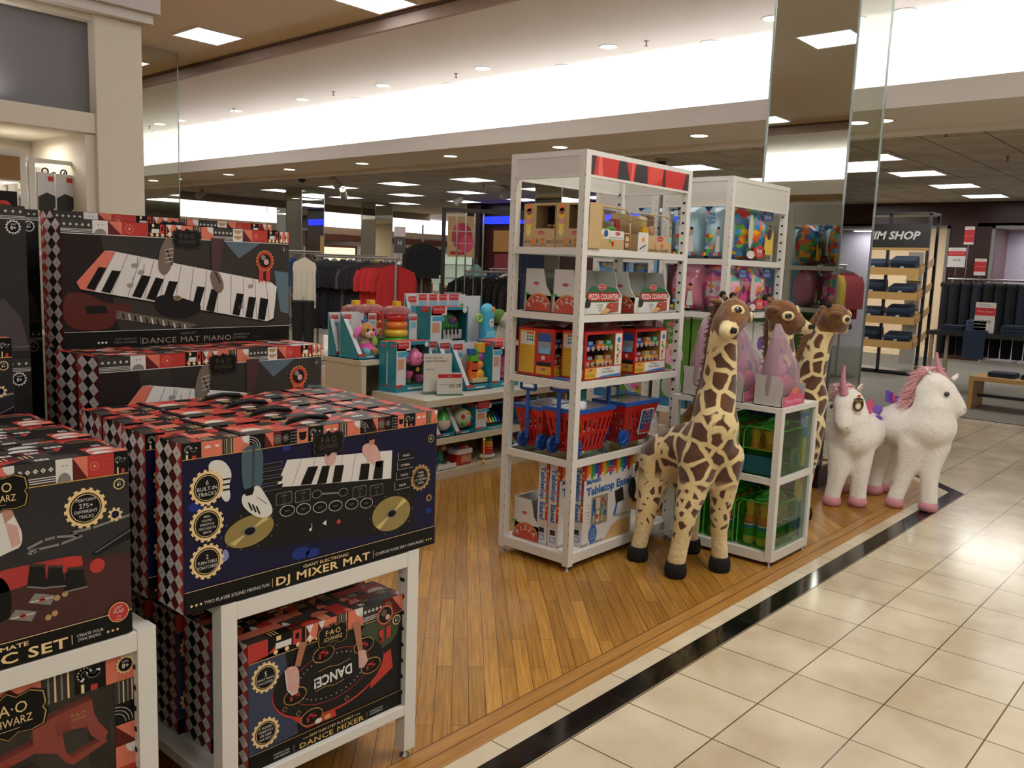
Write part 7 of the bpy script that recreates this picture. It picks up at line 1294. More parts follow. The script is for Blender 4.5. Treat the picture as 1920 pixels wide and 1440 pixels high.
B(t, 'tray', lambda m: (m.box(-.07, -.1, 0, .1, -.096, .035, CARD), m.box(-.07, -.1, 0, .1, .04, .004, CARD), m.box(-.07, .036, 0, .1, .04, .12, M('8A7A50', .6)))); B(t, 'body', lambda m: chain(m, [(.01, -.02, .05, .035), (.01, -.02, .09, .028)], M('2A6A6A', .8))); B(t, 'head', lambda m: (m.ell((.01, -.03, .145), (.04, .036, .036), MK, 14, 10), m.ell((.015, -.062, .135), (.022, .016, .016), M('A88A70', .8), 10, 8))); [B(t, 'ear', lambda m: m.ell((.01 + a, -.02, .165), (.018, .008, .018), MK, 10, 8)) for a in (-.042, .042)]; [B(t, 'foot', lambda m: m.ell((.01 + a, -.075, .025), (.018, .025, .018), M('B8A898', .8), 10, 8)) for a in (-.04, .04)]
t = thing('toy_drum_bucket', 'red and white toy drum bucket with blue and orange buttons, bottom shelf', 'toy', (4.09, 4.08, .061)); B(t, 'bucket', lambda m: m.rbox(-.07, -.05, 0, .07, .05, .075, RED, .02, 4)); B(t, 'lid', lambda m: m.rbox(-.078, -.058, .075, .078, .058, .105, C_WHT, .025, 4)); B(t, 'button', lambda m: m.lathe([(.018, 0), (.016, .018)], (-.045, -.01, .105), BLU, 12), 'blue button'); B(t, 'button', lambda m: m.lathe([(.018, 0), (.016, .016)], (0, -.01, .105), RED, 12), 'red button'); B(t, 'button', lambda m: m.lathe([(.018, 0), (.016, .018)], (.045, -.01, .105), ORG, 12), 'orange button'); B(t, 'picture', lambda m: m.box(-.035, -.052, .015, .06, -.0505, .065, M('B88A6A', .5)))
t = thing('xylophone_mallet', 'yellow toy mallet hanging by its cord from the middle shelf', 'toy mallet', (4.2, 3.96, .06)); B(t, 'stick', lambda m: m.tube([(0, 0, .02), (0, 0, .17)], .005, YEL, 8)); B(t, 'head', lambda m: m.ell((0, 0, .018), (.014, .014, .014), YEL, 12, 8)); B(t, 'head', lambda m: m.ell((0, 0, .172), (.011, .011, .011), YEL, 12, 8)); B(t, 'cord', lambda m: m.tube([(0, 0, .18), (0, .01, .21)], .0015, C_WHT, 4))
t = thing('toy_ring_tower', 'small rainbow ring tower on a white rocker, bottom shelf beside the shelf post', 'stacking toy', (4.34, 4.06, .061)); B(t, 'rocker', lambda m: m.ell((0, 0, .022), (.075, .04, .02), C_WHT, 18, 8))
for k, (r, c) in enumerate(((.048, 'B8241E'), (.046, 'C83A1E'), (.044, 'D8702A'), (.041, 'D8A82A'), (.036, '3A8A3A'), (.032, '2A7A9A'))): B(t, 'ring', lambda m: m.torus((0, 0, .05 + .023 * k), r * .66, .013, M(c, .3), 20, 8))
for k, (x, c, lb) in enumerate(((4.62, 'B82A24', 'red flower telephone toy, bottom shelf right of the post'), (4.8, 'C8302A', 'red and clear rattle toy in turquoise box, bottom shelf'))): baby_box(lb, (x, 4.02, .061), .16, .12, .17, toy_top(c, 'D8A02A'), open_=True)
for k in range(6): plain_box('toy_carton', ('brown lined carton on the bottom shelf behind the drum bucket', 'brown lined carton on the bottom shelf behind the ring tower', 'turquoise carton on the bottom shelf, first past the rattle toy', 'turquoise carton on the bottom shelf, second past the rattle toy', 'turquoise carton on the bottom shelf, third past the rattle toy', 'turquoise carton at the far right of the bottom shelf')[k], ((4.0, 4.3, .061), (4.24, 4.3, .061), (5.2, 4.05, .061), (5.47, 4.05, .061), (5.74, 4.05, .061), (6.01, 4.05, .061))[k], .23, .14, .17, (M('7A6238', .6), M('7A6238', .6), FB_, FB_, FB_, FB_)[k])
# ================================================================== WHITE WALL UNIT, LEFT
UY = 5.6
mb = MB()
mb.box(2.36, UY, 0, 2.65, UY + 1.0, 2.84, WALLW)                      # pilaster
mb.box(1.35, UY + .02, 2.13, 2.36, UY + 1.0, 2.25, WALLW)                 # beam under the grey panel
mb.box(1.35, UY + .1, 2.25, 2.5, UY + .14, 2.84, M('6E6C70', .6))                     # recessed grey panel
mb.box(1.35, UY + .9, 0, 2.36, UY + 1.0, 2.13, M('B8B0A0', .8)); mb.box(1.35, UY + .02, 2.8, 2.36, UY + 1, 2.84, WALLW)
mb.box(1.3, UY - .06, 2.84, 2.70, UY + 1.0, 2.9, M('D2CCC6', .7)); mb.box(1.3, UY - .1, 2.9, 2.73, UY + 1.0, ZU, M('CBC4C4', .8))
mb.box(2.3, UY + .04, 0, 2.36, UY + .9, 2.13, WALLW)
mb.box(1.3, UY + .02, 0, 1.36, UY + 1.0, 2.84, WALLW); struct('wall_unit', mb)
area('niche_light', (1.6, UY + .05, 2.27), .4, .04, 2, (1, .96, .9), (R_(180), 0, 0)); area('niche_light', (1.8, UY + .5, 2.1), .8, .3, 7, (1, .93, .84))
u1 = frame_unit('wall_display_shelf', 'white open shelf inside the white wall unit, partly hidden at the left edge', (1.4, UY + .25, 0), .63, .4, 2.0, [.1, .6, 1.1, 1.55], header=.18)
u2 = frame_unit('wall_display_stand', 'narrower white frame with hanging black packs inside the white wall unit', (2.045, UY + .25, 0), .3, .4, 1.965, [.1, .9, 1.4], header=None)
def pack(label, x, y, z):
    t = thing('hanging_toy_pack', label, 'toy pack', (x, y, z), 0, 'black and white hanging packs in the wall unit'); mb = MB(); mb.box(0, 0, 0, .1, .025, .32, M('CFCFD2', .4)); P = front(mb, 0, 0, 0); P.rect(.06, .27, .095, .3, FR, 1); P.poly([(.0, .17), (.05, .2), (.1, .18), (.1, .11), (.05, .06), (0, .09)], DARK, 1); P.disc(.03, .06, .03, M('B8705A', .6), 1, 12); P.disc(.07, .06, .03, C_WHT, 2, 14); P.disc(.065, .065, .009, DARK, 3, 8); P.rect(0, .0, .1, .02, M('9AA8C0', .5), 2); mb.build('pack', t)
    MB().torus((.05, .012, .33), .018, .005, BLACK, 14, 6, 'y').build('hanger', t, 'black plastic hanger'); return t
for k, (x, y, lb) in enumerate(((2.09, 5.84, 'leftmost black and white pack in the narrow frame'), (2.2, 5.84, 'second black and white pack in the narrow frame'), (2.26, 5.95, 'third black and white pack, close to the frame post'), (2.36 - .12 + .0, 6.1, 'black and white pack in the rear row of the frame'))): pack(lb, x, y, 1.56)
bx = plain_box('pink_window_box', 'dark box with a pink window inside the wall unit at the left edge', (1.6, UY + .27, 1.551), .38, .15, .2, C_BLK, lambda P, w, h: (P.rect(.02, .03, w * .5, h - .03, M('8A4A50', .4), 1), P.disc(w * .8, h * .5, .045, C_RED, 1, 16), P.disc(w * .8, h * .42, .035, C_DGR, 2, 16)))
MB().box(0, 0, 0, .56, .02, .14, M('8A6434', .6)).build('header_board', u1, 'brown header board', loc=(.035, -.005, 1.82))

# ================================================================== CLOTHES
def garment(name, label, loc, rz, w, h, mat, grp, cat='shirt', sleeve=True, trim=None, hang=True, thick=.035, pants=False, zlen=None):
    """a garment on a hanger seen face on: origin at the rail"""
    t = thing(name, label, cat, loc, rz, grp); mb = MB(); z = -.07; hw = w / 2
    if pants:
        for a in (-1, 1): mb.tube([(a * w * .2, 0, z - .02), (a * w * .22, 0, z - h * .5), (a * w * .22, 0, z - h)], [(w * .24, thick), (w * .22, thick), (w * .18, thick * .8)], mat, 10)
        mb.tube([(-hw * .9, 0, z - .01), (hw * .9, 0, z - .01)], thick * .8, mat, 8)
    else:
        pts = [(0, -.0), (.1 * w, -.012), (.45 * w, -.07), (.5 * w, -.12), (.47 * w, -.35 * h), (.49 * w, -h), (-.49 * w, -h), (-.47 * w, -.35 * h), (-.5 * w, -.12), (-.45 * w, -.07), (-.1 * w, -.012)]
        mb.slab([(x, z + y) for x, y in pts], -thick / 2, thick / 2, mat)
        rnd = random.Random(int(abs(loc[0] * 77 + loc[1] * 31)))
        for k in range(4): x = (-.35 + .23 * k) * w; mb.tube([(x, -thick / 2, z - h * .25), (x + rnd.uniform(-.02, .02), -thick / 2, z - h)], [.006, .018], mat, 6)
        if sleeve:
            for a in (-1, 1): mb.tube([(a * .44 * w, 0, z - .1), (a * .53 * w, 0, z - .2), (a * .55 * w, 0, z - .2 - h * (.5 if sleeve == 2 else .16))], [(.06, thick * .7), (.055, thick * .7), (.045, thick * .6)], mat, 8)
    mb.build('cloth', t)
    if trim: MB().tube([(-.1 * w, -thick / 2, z - .01), (0, -thick / 2 - .003, z - .05), (.1 * w, -thick / 2, z - .01)], .008, trim, 6).build('collar', t)
    if hang:
        mb = MB(); mb.tube([(-.4 * w, 0, -.12), (0, 0, -.055), (.4 * w, 0, -.12)], .006, M('2A2A2A', .4), 6); mb.tube([(0, 0, -.055), (0, 0, -.015), (.015, 0, .002), (0, 0, .014), (-.015, 0, .002)], .003, CHROME, 6); mb.build('hanger', t)
    return t
def rack(label, x0, y0, x1, y1, z, legs=True, m=None):
    t = thing('clothes_rack', label, 'clothes rack', (x0, y0, 0)); m = m or GREYM; dx, dy = x1 - x0, y1 - y0; L = math.hypot(dx, dy); ux, uy = dx / L, dy / L
    MB().tube([(0, 0, z), (dx, dy, z)], .014, m, 8).build('rail', t)
    for a in (.06, L - .06):
        MB().tube([(ux * a, uy * a, .03), (ux * a, uy * a, z)], .016, m, 8).build('post', t); MB().tube([(ux * a - uy * .25, uy * a + ux * .25, .03), (ux * a + uy * .25, uy * a - ux * .25, .03)], .014, m, 8).build('foot', t)
    return t
# central rack of dark shirts with red ones at its right end, broadside to the view
rx0, ry0, rx1, ry1 = 7.0, 9.85, 7.0, 8.12; RZ = math.atan2(ry1 - ry0, rx1 - rx0)
rack('grey clothes rack holding dark shirts with red shirts at its end', rx0, ry0, rx1, ry1, 1.452)
cols = ['4A4C50', '15171E', '12141C', '14182E', '101218', '161A2A', '12131A', '1A1C22', '14203E', '10131A', '12151E', '101116', '16182A', '1C1416']
for i in range(26):
    f = (i + .8) / 27.5; c = cols[i % len(cols)] if i < 20 else ('A81E22' if i % 2 else 'C0262A')
    lb = ('dark long shirt on the central rack' if i < 20 else 'bright red shirt at the right end of the central rack')
    g = garment('hanging_shirt', lb, (rx0 + (rx1 - rx0) * f, ry0 + (ry1 - ry0) * f, 1.452), RZ + R_(62), .46, (.78 if i < 20 else .86) + .05 * (i % 3), M(c, .85), 'dark shirts on the central rack' if i < 20 else 'red shirts on the central rack', thick=.05)
garment('hanging_shirt', 'grey long sleeved shirt with a neon yellow edge at the left end of the rack', (6.97, 9.88, 1.452), R_(-30), .42, .85, M('4A4B4E', .85), None, sleeve=2, trim=M('B8D82A', .6))
mb = MB(); mb.tube([(6.83, 9.95, 1.32), (6.78, 9.97, 1.2), (6.76, 9.97, .85)], [.012, .03, .028], M('B4D42A', .7), 8); o = mb.build('neon_sleeve'); tag(o, 'neon yellow sleeve hanging at the left end of the central rack', 'sleeve')
t = thing('rack_sign', 'tall grey and white sign card with a letter H above the central rack', 'sign', (7.0, 8.12, 1.46), R_(-42)); mb = MB(); mb.box(-.07, 0, .06, .07, .006, .26, M('3A3A3C', .5)); mb.box(-.07, 0, .26, .07, .006, .38, M('B8B0B0', .5)); P = front(mb, -.07, 0, 0); P.text('H', .07, .16, .05, CARD, 1, 'c'); mb.build('card', t); MB().tube([(0, 0, -.02), (0, 0, .07)], .006, GREYM, 6).build('stem', t)
# white top and black trousers, left of the rack
t = thing('clothing_stand', 'silver stand behind the piano boxes carrying a white top and black trousers', 'clothes rack', (6.25, 9.02, 0)); MB().tube([(0, 0, .02), (0, 0, 1.56)], .015, GREYM, 8).build('post', t); MB().lathe([(.2, 0), (.2, .012), (.02, .02)], (0, 0, 0), GREYM, 20).build('base', t); MB().tube([(-.16, .12, 1.5), (.16, -.12, 1.5)], .012, GREYM, 8).build('arm', t); MB().tube([(-.12, .09, .96), (.12, -.09, .96)], .01, GREYM, 8).build('arm', t)
garment('knit_top', 'long white knit top on the stand behind the piano boxes', (6.22, 8.97, 1.5), R_(-42), .28, .62, M('C9C4B6', .85), None, 'top', False); garment('hanging_trousers', 'black trousers hanging below the white top', (6.17, 8.93, .96), R_(-42), .3, .72, M('0F0F11', .85), None, 'trousers', pants=True)
rack('grey clothes rack far behind, with black tops', 8.4, 13.3, 9.9, 11.8, 1.5)
for i in range(14): garment('hanging_shirt', 'blue or white top on the far rack behind the central one', (8.45 + .1 * i, 13.25 - .1 * i, 1.5), R_(22), .4, .5, M(('2A4A8A', 'A8B0BC', '1A1C26', '4A6AA8', 'C8C4BC', '181A20', 'C89A2A')[i % 7], .85), 'tops on the far rack', thick=.05)
# black sweatshirt display
t = thing('clothing_stand', 'silver stand with clear arms carrying the black sweatshirt', 'clothes rack', (8.4, 9.25, 0)); MB().tube([(0, 0, .02), (0, 0, 1.95)], .014, GREYM, 8).build('post', t); MB().lathe([(.2, 0), (.2, .012), (.02, .02)], (0, 0, 0), GREYM, 20).build('base', t); MB().tube([(-.2, .18, 1.76), (.2, -.18, 1.76)], .012, GREYM, 8).build('arm', t)
garment('hanging_sweatshirt', 'black long sleeved sweatshirt hanging alone above the wooden table', (8.36, 9.18, 1.77), R_(-42), .46, .5, M('14181A', .85), None, 'sweatshirt', 2); garment('hanging_sweatshirt', 'brown garment hanging just below the black sweatshirt', (8.44, 9.3, 1.35), R_(-42), .3, .4, M('4A3A30', .85), None, 'sweatshirt', False)
garment('knit_top', 'pale aqua top hanging right of the black sweatshirt', (9.0, 8.75, 1.5), R_(-42), .2, .75, M('7AA8A4', .8), None, 'top')
# wooden table with folded clothes
t = thing('clothing_table', 'light wooden table with blue patterned clothes, under the black sweatshirt', 'table', (7.9, 8.3, 0), R_(-42)); WD = M('A88A58', .5); MB().box(0, 0, 1.08, 1.1, .5, 1.12, WD).build('upper_shelf', t); MB().box(0, -.05, .76, 1.1, .55, .8, WD).build('table_top', t)
for x in (.03, 1.07):
    for y in (.0, .5): MB().box(x - .02, y - .02, 0, x + .02, y + .02, 1.1, DARK).build('leg', t)
for i in range(4): p = Vector((7.95 + .17 * i, 8.17 - .155 * i, .8)); mb = MB(); mb.rbox(-.12, -.1, 0, .12, .14, .13, mat_cells('blue patterned cloth', ['1E2E5A', '3A4E8A', 'A8B0C8', '22305E', '5A6AA0'], 40, .9), .04, 4); o = mb.build('folded_shirt', bevel=.01); o.location = p; o.rotation_euler = (0, 0, R_(-42)); tag(o, 'blue and white patterned folded shirt on the wooden table', 'folded shirt', 'patterned folded shirts on the wooden table')
plain_box('counter_card', 'white card stand on the wooden table left of the patterned shirts', (7.8, 8.42, .8), .12, .01, .22, CARD, rz=R_(-42), cat='sign')
# black framed clothing stand with rods, polo outfit and black tops
t = thing('garment_stand', 'tall black frame with vertical steel rods in front of the dark wall', 'clothes stand', (7.6, 7.98, 0), R_(-42)); BF = M('15100E', .4)
for x, z0, z1 in ((0, 0, 2.1), (.86, 0, 2.1)): MB().box(x - .025, -.025, z0, x + .025, .025, z1, BF).build('upright', t)
MB().box(-.025, -.025, 2.06, .885, .025, 2.11, BF).build('top_bar', t); MB().box(-.025, -.03, 0, .885, .03, .06, BF).build('bottom_bar', t)
for k in range(4): MB().tube([(.17 + .11 * k, 0, .06), (.17 + .11 * k, 0, 2.06)], .011, CHROME, 8).build('steel_rod', t)
MB().box(0, -.02, .98, .25, .02, 1.06, GREYM).build('bracket', t)
MB().box(.885, -.02, 2.0, 1.8, .02, 2.11, BF).build('side_beam', t); MB().box(1.78, -.02, 0, 1.82, .02, 2.1, BF).build('upright', t); MB().tube([(.9, 0, 1.25), (1.78, 0, 1.25)], .012, GREYM, 8).build('rail', t)
def along(x, dy=0): return (7.6 + x * math.cos(R_(-42)) - dy * math.sin(R_(-42)), 7.98 + x * math.sin(R_(-42)) + dy * math.cos(R_(-42)))
for i in range(9): x, y = along(.3 + .085 * i, .25); garment('hanging_shirt', 'black track top with white piping behind the steel rods', (x, y, 1.33), R_(-10), .46, .62, M('0E0F11', .85), 'black track tops behind the steel rods', trim=C_WHT if i % 2 else None, thick=.05, sleeve=2)
rx, ry = along(.28, .25); rx2, ry2 = along(1.1, .25); rack('short grey rack behind the steel rods with black track tops', rx, ry, rx2, ry2, 1.33)
x, y = along(1.12, -.04); t = garment('hanging_polo', 'navy polo shirt with pale cuffs hanging on the black frame', (x, y, 2.0), R_(-42), .34, .66, M('16203A', .85), None, 'polo shirt', 1, C_WHT); x, y = along(1.12, -.05); garment('hanging_jeans', 'dark blue jeans hanging under the navy polo shirt', (x, y, 1.38), R_(-42), .3, .95, M('18263C', .85), None, 'jeans', pants=True)
for k, (dx, c, lb) in enumerate(((.92, '141416', 'black sweater left of the navy polo outfit'), (1.42, '161618', 'black jacket right of the navy polo outfit'), (1.62, '8A8680', 'grey jacket right of the navy polo outfit, behind the shelf edge'))): x, y = along(dx, .05); garment('hanging_jacket', lb, (x, y, 1.25), R_(-30), .3, .75, M(c, .85), None, 'jacket', 2)
# picture wall behind the rods
mb = MB(); W_ = .95; mb.box(0, 0, 0, W_, .04, .9, M('D8C8A8', .6)); P = front(mb, 0, 0, 0); P.rect(.02, .02, W_ - .02, .88, M('C8A870', .5), 1); P.disc(.5, .45, .36, M('B82848', .5), 2, 18, .3); P.disc(.65, .3, .25, M('D84A6A', .5), 3, 14, .2); P.disc(.35, .6, .14, M('C83A5A', .5), 3, 14); P.rect(.1, .05, .6, .12, M('A8243C', .5), 3); P.rect(.02, .56, .93, .575, CARD, 4); P.rect(.02, .3, .93, .31, CARD, 4); o = mb.build('wall_picture'); o.location = (9.66, 10.05, 1.53); o.rotation_euler = (0, 0, R_(-42)); o.scale = (.46, 1, .72); tag(o, 'large red and pink picture on cream seen between the steel rods', 'picture')
t = thing('display_cabinet', 'pale cabinet with red boxes and green glass shelves far behind the sweatshirt', 'cabinet', (10.6, 12.2, 0), R_(-42)); MB().box(0, 0, 0, 1.3, .4, .9, M('D0C8B8', .6)).build('base', t); MB().box(0, .36, .9, 1.3, .4, 1.6, M('C8D8C0', .6, emit=.3)).build('lit_back', t)
for z in (1.15, 1.4): MB().box(0, 0, z, 1.3, .36, z + .012, GREENG).build('glass_shelf', t)
for i in range(5): p = (10.75 + .16 * i, 12.0 - .145 * i, .9); plain_box('perfume_box', 'red gift box on the lit cabinet far behind the sweatshirt', p, .1, .08, .16, M('B8302A', .5), rz=R_(-42), grp='red boxes on the lit cabinet')
# bright far department: brown shop fronts with warm lights
for i, (x, c, e, lb) in enumerate(((13.5, 'E8D8B8', 1.2, 'first warm lit shelf bay in the far department from the left'), (16.2, 'E0A860', 1.4, 'second warm lit shelf bay in the far department'), (19.2, 'E8E0D0', 1.2, 'third warm lit shelf bay in the far department'), (22.2, 'D8C8A8', 1.2, 'fourth warm lit shelf bay in the far department'))):
    t = thing('wall_bay', lb, 'shelf bay', (x, 29.6, 0)); MB().box(-1.2, .3, 0, 1.2, .5, 2.05, M('4A2414', .5)).build('frame', t); MB().box(-1.05, .25, 1.3, 1.05, .3, 1.95, M(c, .6, emit=e)).build('lit_panel', t)
    MB().box(-1.1, 0, 0, 1.1, .3, .9, M('5A3420', .5)).build('counter', t)
    for k in range(4): MB().box(-.9 + .5 * k, .05, .9, -.6 + .5 * k, .2, 1.1 + .08 * (k % 2), M(('C85A2A', 'D8D0C8', 'A83A6A', '6A9A8A')[k], .5)).build('goods', t)
for i, (x, y, lb) in enumerate(((9.2, 16.5, 'grey rolling rack in the middle distance behind the dark shirts'), (11.5, 15.2, 'grey rack beyond the black sweatshirt'))):
    rack(lb, x, y, x + 1.2, y - 1.1, 1.5)
    for k in range(10): garment('hanging_shirt', 'dark top on a middle distance rack', (x + .1 + .1 * k, y - .09 - .092 * k, 1.5), R_(22), .4, .55, M(('1A1C26', '2A3A5A', '141418', 'C8C4BC', '3A2A2A')[k % 5], .85), 'dark tops on the middle distance racks', thick=.05)
MB_ = MB().box(-.4, -.3, 0, .4, .3, 1.62, M('A89C94', .7)).build('pillar_box'); MB_.location = (7.9, 15.2, 0); MB_.rotation_euler = (0, 0, R_(-42)); tag(MB_, 'plain beige block standing above the right end of the piano box', 'partition')

# ================================================================== RIGHT SIDE: DENIM SHOP
DW = M('B08A50', .5); JN = M('101828', .9); JB = M('26364E', .9)
t = thing('denim_rack', 'tall black metal rack with tilted wooden trays under the black shop sign', 'shelf rack', (13.55, 3.98, 0)); BK = M('0E0D0D', .4)
for y in (0, .56, 1.15):
    for x in (0, .4):
        if not (y == .56 and x == .4): MB().box(x - .02, y - .02, 0, x + .02, y + .02, 2.4, BK).build('upright', t)
for z in (.02, 2.38): MB().box(-.02, -.02, z, .42, 1.17, z + .04, BK).build('frame_bar', t)
MB().box(-.03, -.02, 1.9, -.01, 1.17, 2.25, BK).build('sign_board', t); MB().box(-.04, -.02, 1.86, .0, 1.17, 1.9, DW).build('sign_shelf', t)
mb = MB(); P = left(mb, -.031, 1.17, 1.9); P.text('DENIM SHOP', .04, .12, .12, C_WHT, 1, 'l', 1.0, bold=.03, skew=.22); mb.build('sign_lettering', t, 'white slanted capital letters on black')
for k, z in enumerate((1.5, 1.14, .78, .42)):
    mb = MB(); mb.hexa([(-.2, .02, z), (-.2, 1.0, z), (.36, 1.0, z + .16), (.36, .02, z + .16), (-.2, .02, z + .02), (-.2, 1.0, z + .02), (.36, 1.0, z + .18), (.36, .02, z + .18)], DW); mb.box(-.22, .02, z - .01, -.2, 1.0, z + .1, DW); mb.hexa([(-.2, 0, z), (-.2, .02, z), (.36, .02, z + .16), (.36, 0, z + .16), (-.2, 0, z + .1), (-.2, .02, z + .1), (.36, .02, z + .26), (.36, 0, z + .26)], DW); mb.build('tray', t, 'tilted wooden tray')
nm = ['topmost', 'second', 'third', 'lowest']
for k, z in enumerate((1.5, 1.14, .78, .42)):
    for j in range(2):
        mb = MB()
        for q in range(3 - (k + j) % 2): mb.rbox(-.12, -.17, .05 * q, .16, .17, .05 * q + .045, JN if (q + j + k) % 2 else JB, .03, 3)
        mb.T = None; o = mb.build('folded_jeans', bevel=.008); o.location = (13.55, 4.28 + .42 * j, z + .1); o.rotation_euler = (0, R_(-16), 0); tag(o, '%s stack of folded jeans on the %s wooden tray of the denim rack' % (('right hand', 'left hand')[j], nm[k]), 'folded jeans')
        MB().box(-.125, -.03, .02, -.122, .02, .06, C_WHT).build('size_tag', o)
mb = MB(); mb.box(0, 0, 0, .9, .03, .95, DARK) ; 
# star picture and picture frames in the mirror side
def price_sign(label, loc, w=.2, h=.3, txt='34.99', red=.25, rz=0):
    t = thing('price_sign', label, 'sign', loc, rz); mb = MB(); mb.box(0, 0, 0, .006, w, h, M('D8D4D0', .5)); P = left(mb, 0, w, 0); P.rect(0, h * (.82 - red), w, h * .82, M('C0242E', .5), 1); P.text('EXTRA 40% OFF', w * .5, h * (.8 - red / 2), h * .05, M('E8C0B8', .5), 2, 'c', w * .8); P.rect(w * .15, h * .87, w * .85, h * .885, GREYM, 1); P.rect(w * .15, h * .92, w * .7, h * .935, GREYM, 1)
    if txt: P.text(txt, w * .5, h * .3, h * .12, DARK, 2, 'c')
    mb.build('card', t); MB().tube([(.003, w / 2, -.12), (.003, w / 2, 0)], .006, CHROME, 6).build('stem', t); return t
# dark table with jeans and price sign
t = thing('denim_table', 'black table piled with jeans in front of the hanging trousers', 'table', (11.9, 2.0, 0)); MB().box(0, 0, .74, .8, 1.42, .79, BK).build('table_top', t)
for x in (.04, .76):
    for y in (.05, 1.35): MB().box(x - .02, y - .02, 0, x + .02, y + .02, .74, M('9A8A70', .5)).build('leg', t)
for i, (y, h_, c, lb) in enumerate(((3.15, .1, '1A2436', 'dark folded jeans at the left end of the black table'), (2.85, .16, '34465E', 'blue stonewashed jeans pile in the middle of the black table'), (2.45, .12, '1E2A3C', 'jeans pile right of the price sign on the black table'), (2.12, .1, '151C2A', 'jeans pile at the right end of the black table'))):
    mb = MB(); [mb.rbox(-.15, -.14, .04 * q, .2, .14, .04 * q + .036, M(c, .9), .04, 3) for q in range(int(h_ / .04))]; o = mb.build('folded_jeans', bevel=.01); o.location = (12.15, y, .79); tag(o, lb, 'folded jeans')
mb = MB(); mb.box(-.012, 0, -.32, 0, .25, .03, M('223048', .9)); mb.box(-.01, 0, .005, .3, .25, .04, M('223048', .9)); o = mb.build('draped_jeans'); o.location = (11.9, 2.72, .79); tag(o, 'pair of blue jeans draped over the front edge of the black table', 'jeans')
price_sign('white price sign reading 34.99 standing on the black jeans table', (12.0, 2.66, .8), .23, .38, rz=0)
price_sign('white price sign reading 34.99 above the hanging trousers rack, left one', (12.75, 3.26, 1.62), .22, .26); price_sign('narrow red price sign above the trousers rack, highest', (12.9, 3.22, 1.93), .12, .24, None, .7); MB().tube([(0, .06, -.45), (0, .06, 0)], .006, CHROME, 6).build('long_stem', bpy.data.objects['price_sign.002']); price_sign('red price sign above the trousers rack, right one', (12.75, 3.0, 1.52), .14, .22, None, .6)
rack('long chrome rail with dark trousers behind the black jeans table', 12.75, 3.45, 12.75, 1.2, 1.46, m=CHROME)
for i in range(16): garment('hanging_trousers', 'black or navy trousers on the long chrome rail', (12.75, 3.4 - .135 * i, 1.46), R_(70), .3, .95, M(('0E0F12', '10121A', '16202E', '0E0F12')[i % 4] if i < 8 else ('1E2C40', '26344A', '141C28')[i % 3], .9), 'trousers on the long chrome rail', 'trousers', pants=True, thick=.05)
t = thing('wooden_bench', 'low light wooden bench with folded dark jeans in front of the black table', 'bench', (10.72, 1.35, 0)); MB().box(0, 0, .32, .5, 1.22, .37, DW).build('seat', t); MB().box(0, 1.17, 0, .5, 1.22, .32, DW).build('leg', t); MB().box(0, 0, 0, .5, .05, .32, DW).build('leg', t); MB().box(.23, .05, .12, .27, 1.17, .15, BK).build('stretcher', t)
for k, y in enumerate((2.28, 1.95)): mb = MB(); mb.rbox(-.14, -.14, 0, .16, .14, .05, M('141E34', .9), .04, 3); o = mb.build('folded_jeans', bevel=.01); o.location = (10.97, y, .37); tag(o, ('flat folded navy jeans at the left end of the wooden bench', 'second folded navy jeans on the wooden bench, cut by the photo edge')[k], 'folded jeans')
# red and yellow jackets seen in the mirror, on a rack in the aisle right of the view
rack('chrome rack of red jackets seen in the narrow mirror of the near column', 11.4, -.35, 12.35, -.35, 1.6, m=CHROME)
for i in range(10): garment('hanging_jacket', ('yellow quilted jacket at the left end of the mirrored rack' if i < 2 else 'dark red quilted jacket on the mirrored rack'), (11.48 + .085 * i, -.35, 1.6), R_(64), .46, .68, M('B89A3A' if i < 2 else '8A1A26', .6), 'yellow jackets on the mirrored rack' if i < 2 else 'red jackets on the mirrored rack', 'jacket', 2, thick=.07)
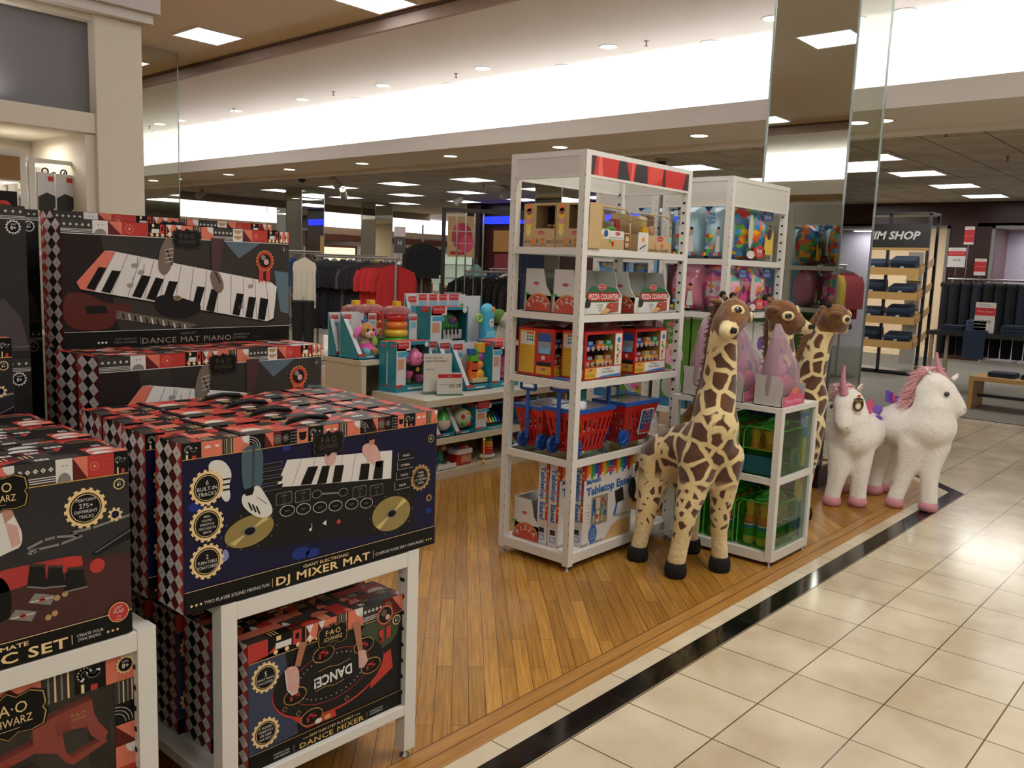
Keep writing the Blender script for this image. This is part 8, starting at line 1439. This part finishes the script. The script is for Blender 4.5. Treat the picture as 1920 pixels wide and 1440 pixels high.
# wall niche: hanging clothes rail and shelf
rack('chrome rail of dark jackets in the lit niche at the far right', 17.9, 3.6, 17.9, .4, 1.75, m=CHROME)
for i in range(10): garment('hanging_jacket', 'dark jacket on the rail in the lit niche', (17.9, 3.3 - .28 * i, 1.75), R_(75), .4, .7, M(('1A2034', 'B8B8C0', '121214', '1E1A1C', '141416')[i % 5], .85), 'jackets on the niche rail', 'jacket', 2, thick=.07)
mb = MB(); [mb.box(WX + 1.17, y, 1.95, WX + 1.2, y + 1.1, 2.38, M('C8C2CE', .4)) for y in (-1.2, -.06, 1.08, 2.22)]; o = mb.build('wall_panels'); tag(o, kind='structure')
t = thing('hat_stand', 'tall grey stand with straw hats beside the dark red pier', 'hat stand', (15.6, 4.75, 0)); MB().box(-.03, -.12, 0, .03, .12, 1.9, M('A8A298', .5)).build('post', t)
for k in range(5):
    B(t, 'hat', lambda m: (m.lathe([(.15, 0), (.15, .006), (.085, .01), (.08, .07), (.05, .1), (.001, .1)], (-.1, 0, .7 + .24 * k), M(('B8965A', '4A3020', 'B8965A', 'A88A4A', '6A4A2A')[k], .8), 18)))

for i, (y, z, w_, h_, c, lb) in enumerate(((14.2, 1.75, .55, .5, 'A8783A', 'tan picture panel under the blue light, left of the navy polo'), (13.5, 1.7, .5, .55, '9A948C', 'pale grey picture panel under the blue light, right of the navy polo'), (14.15, 1.2, .5, .5, '7A2A30', 'maroon picture panel low on the dark wall left of the polo'), (12.6, 1.7, .6, .5, 'A8823A', 'tan picture panel seen through the tall open shelf'), (10.2, 1.5, .5, .6, 'B08A4A', 'tan picture panel far right under the blue light'))):
    o = MB().box(-.03, 0, 0, 0, w_, h_, M(c, .5)).build('wall_picture'); o.location = (15.19, y - w_, z); tag(o, lb, 'picture')
rack('black rail of dark clothes in front of the centre wall, seen through the shelf', 14.2, 13.4, 14.2, 9.6, 1.35)
for i in range(22): garment('hanging_shirt', 'dark top on the rail in front of the centre wall', (14.2, 13.3 - .165 * i, 1.35), R_(-25), .42, .6, M(('0E0F12', '1A2448', '101114', 'A8A4A0', '16181E')[i % 5], .85), 'dark tops before the centre wall', thick=.05)
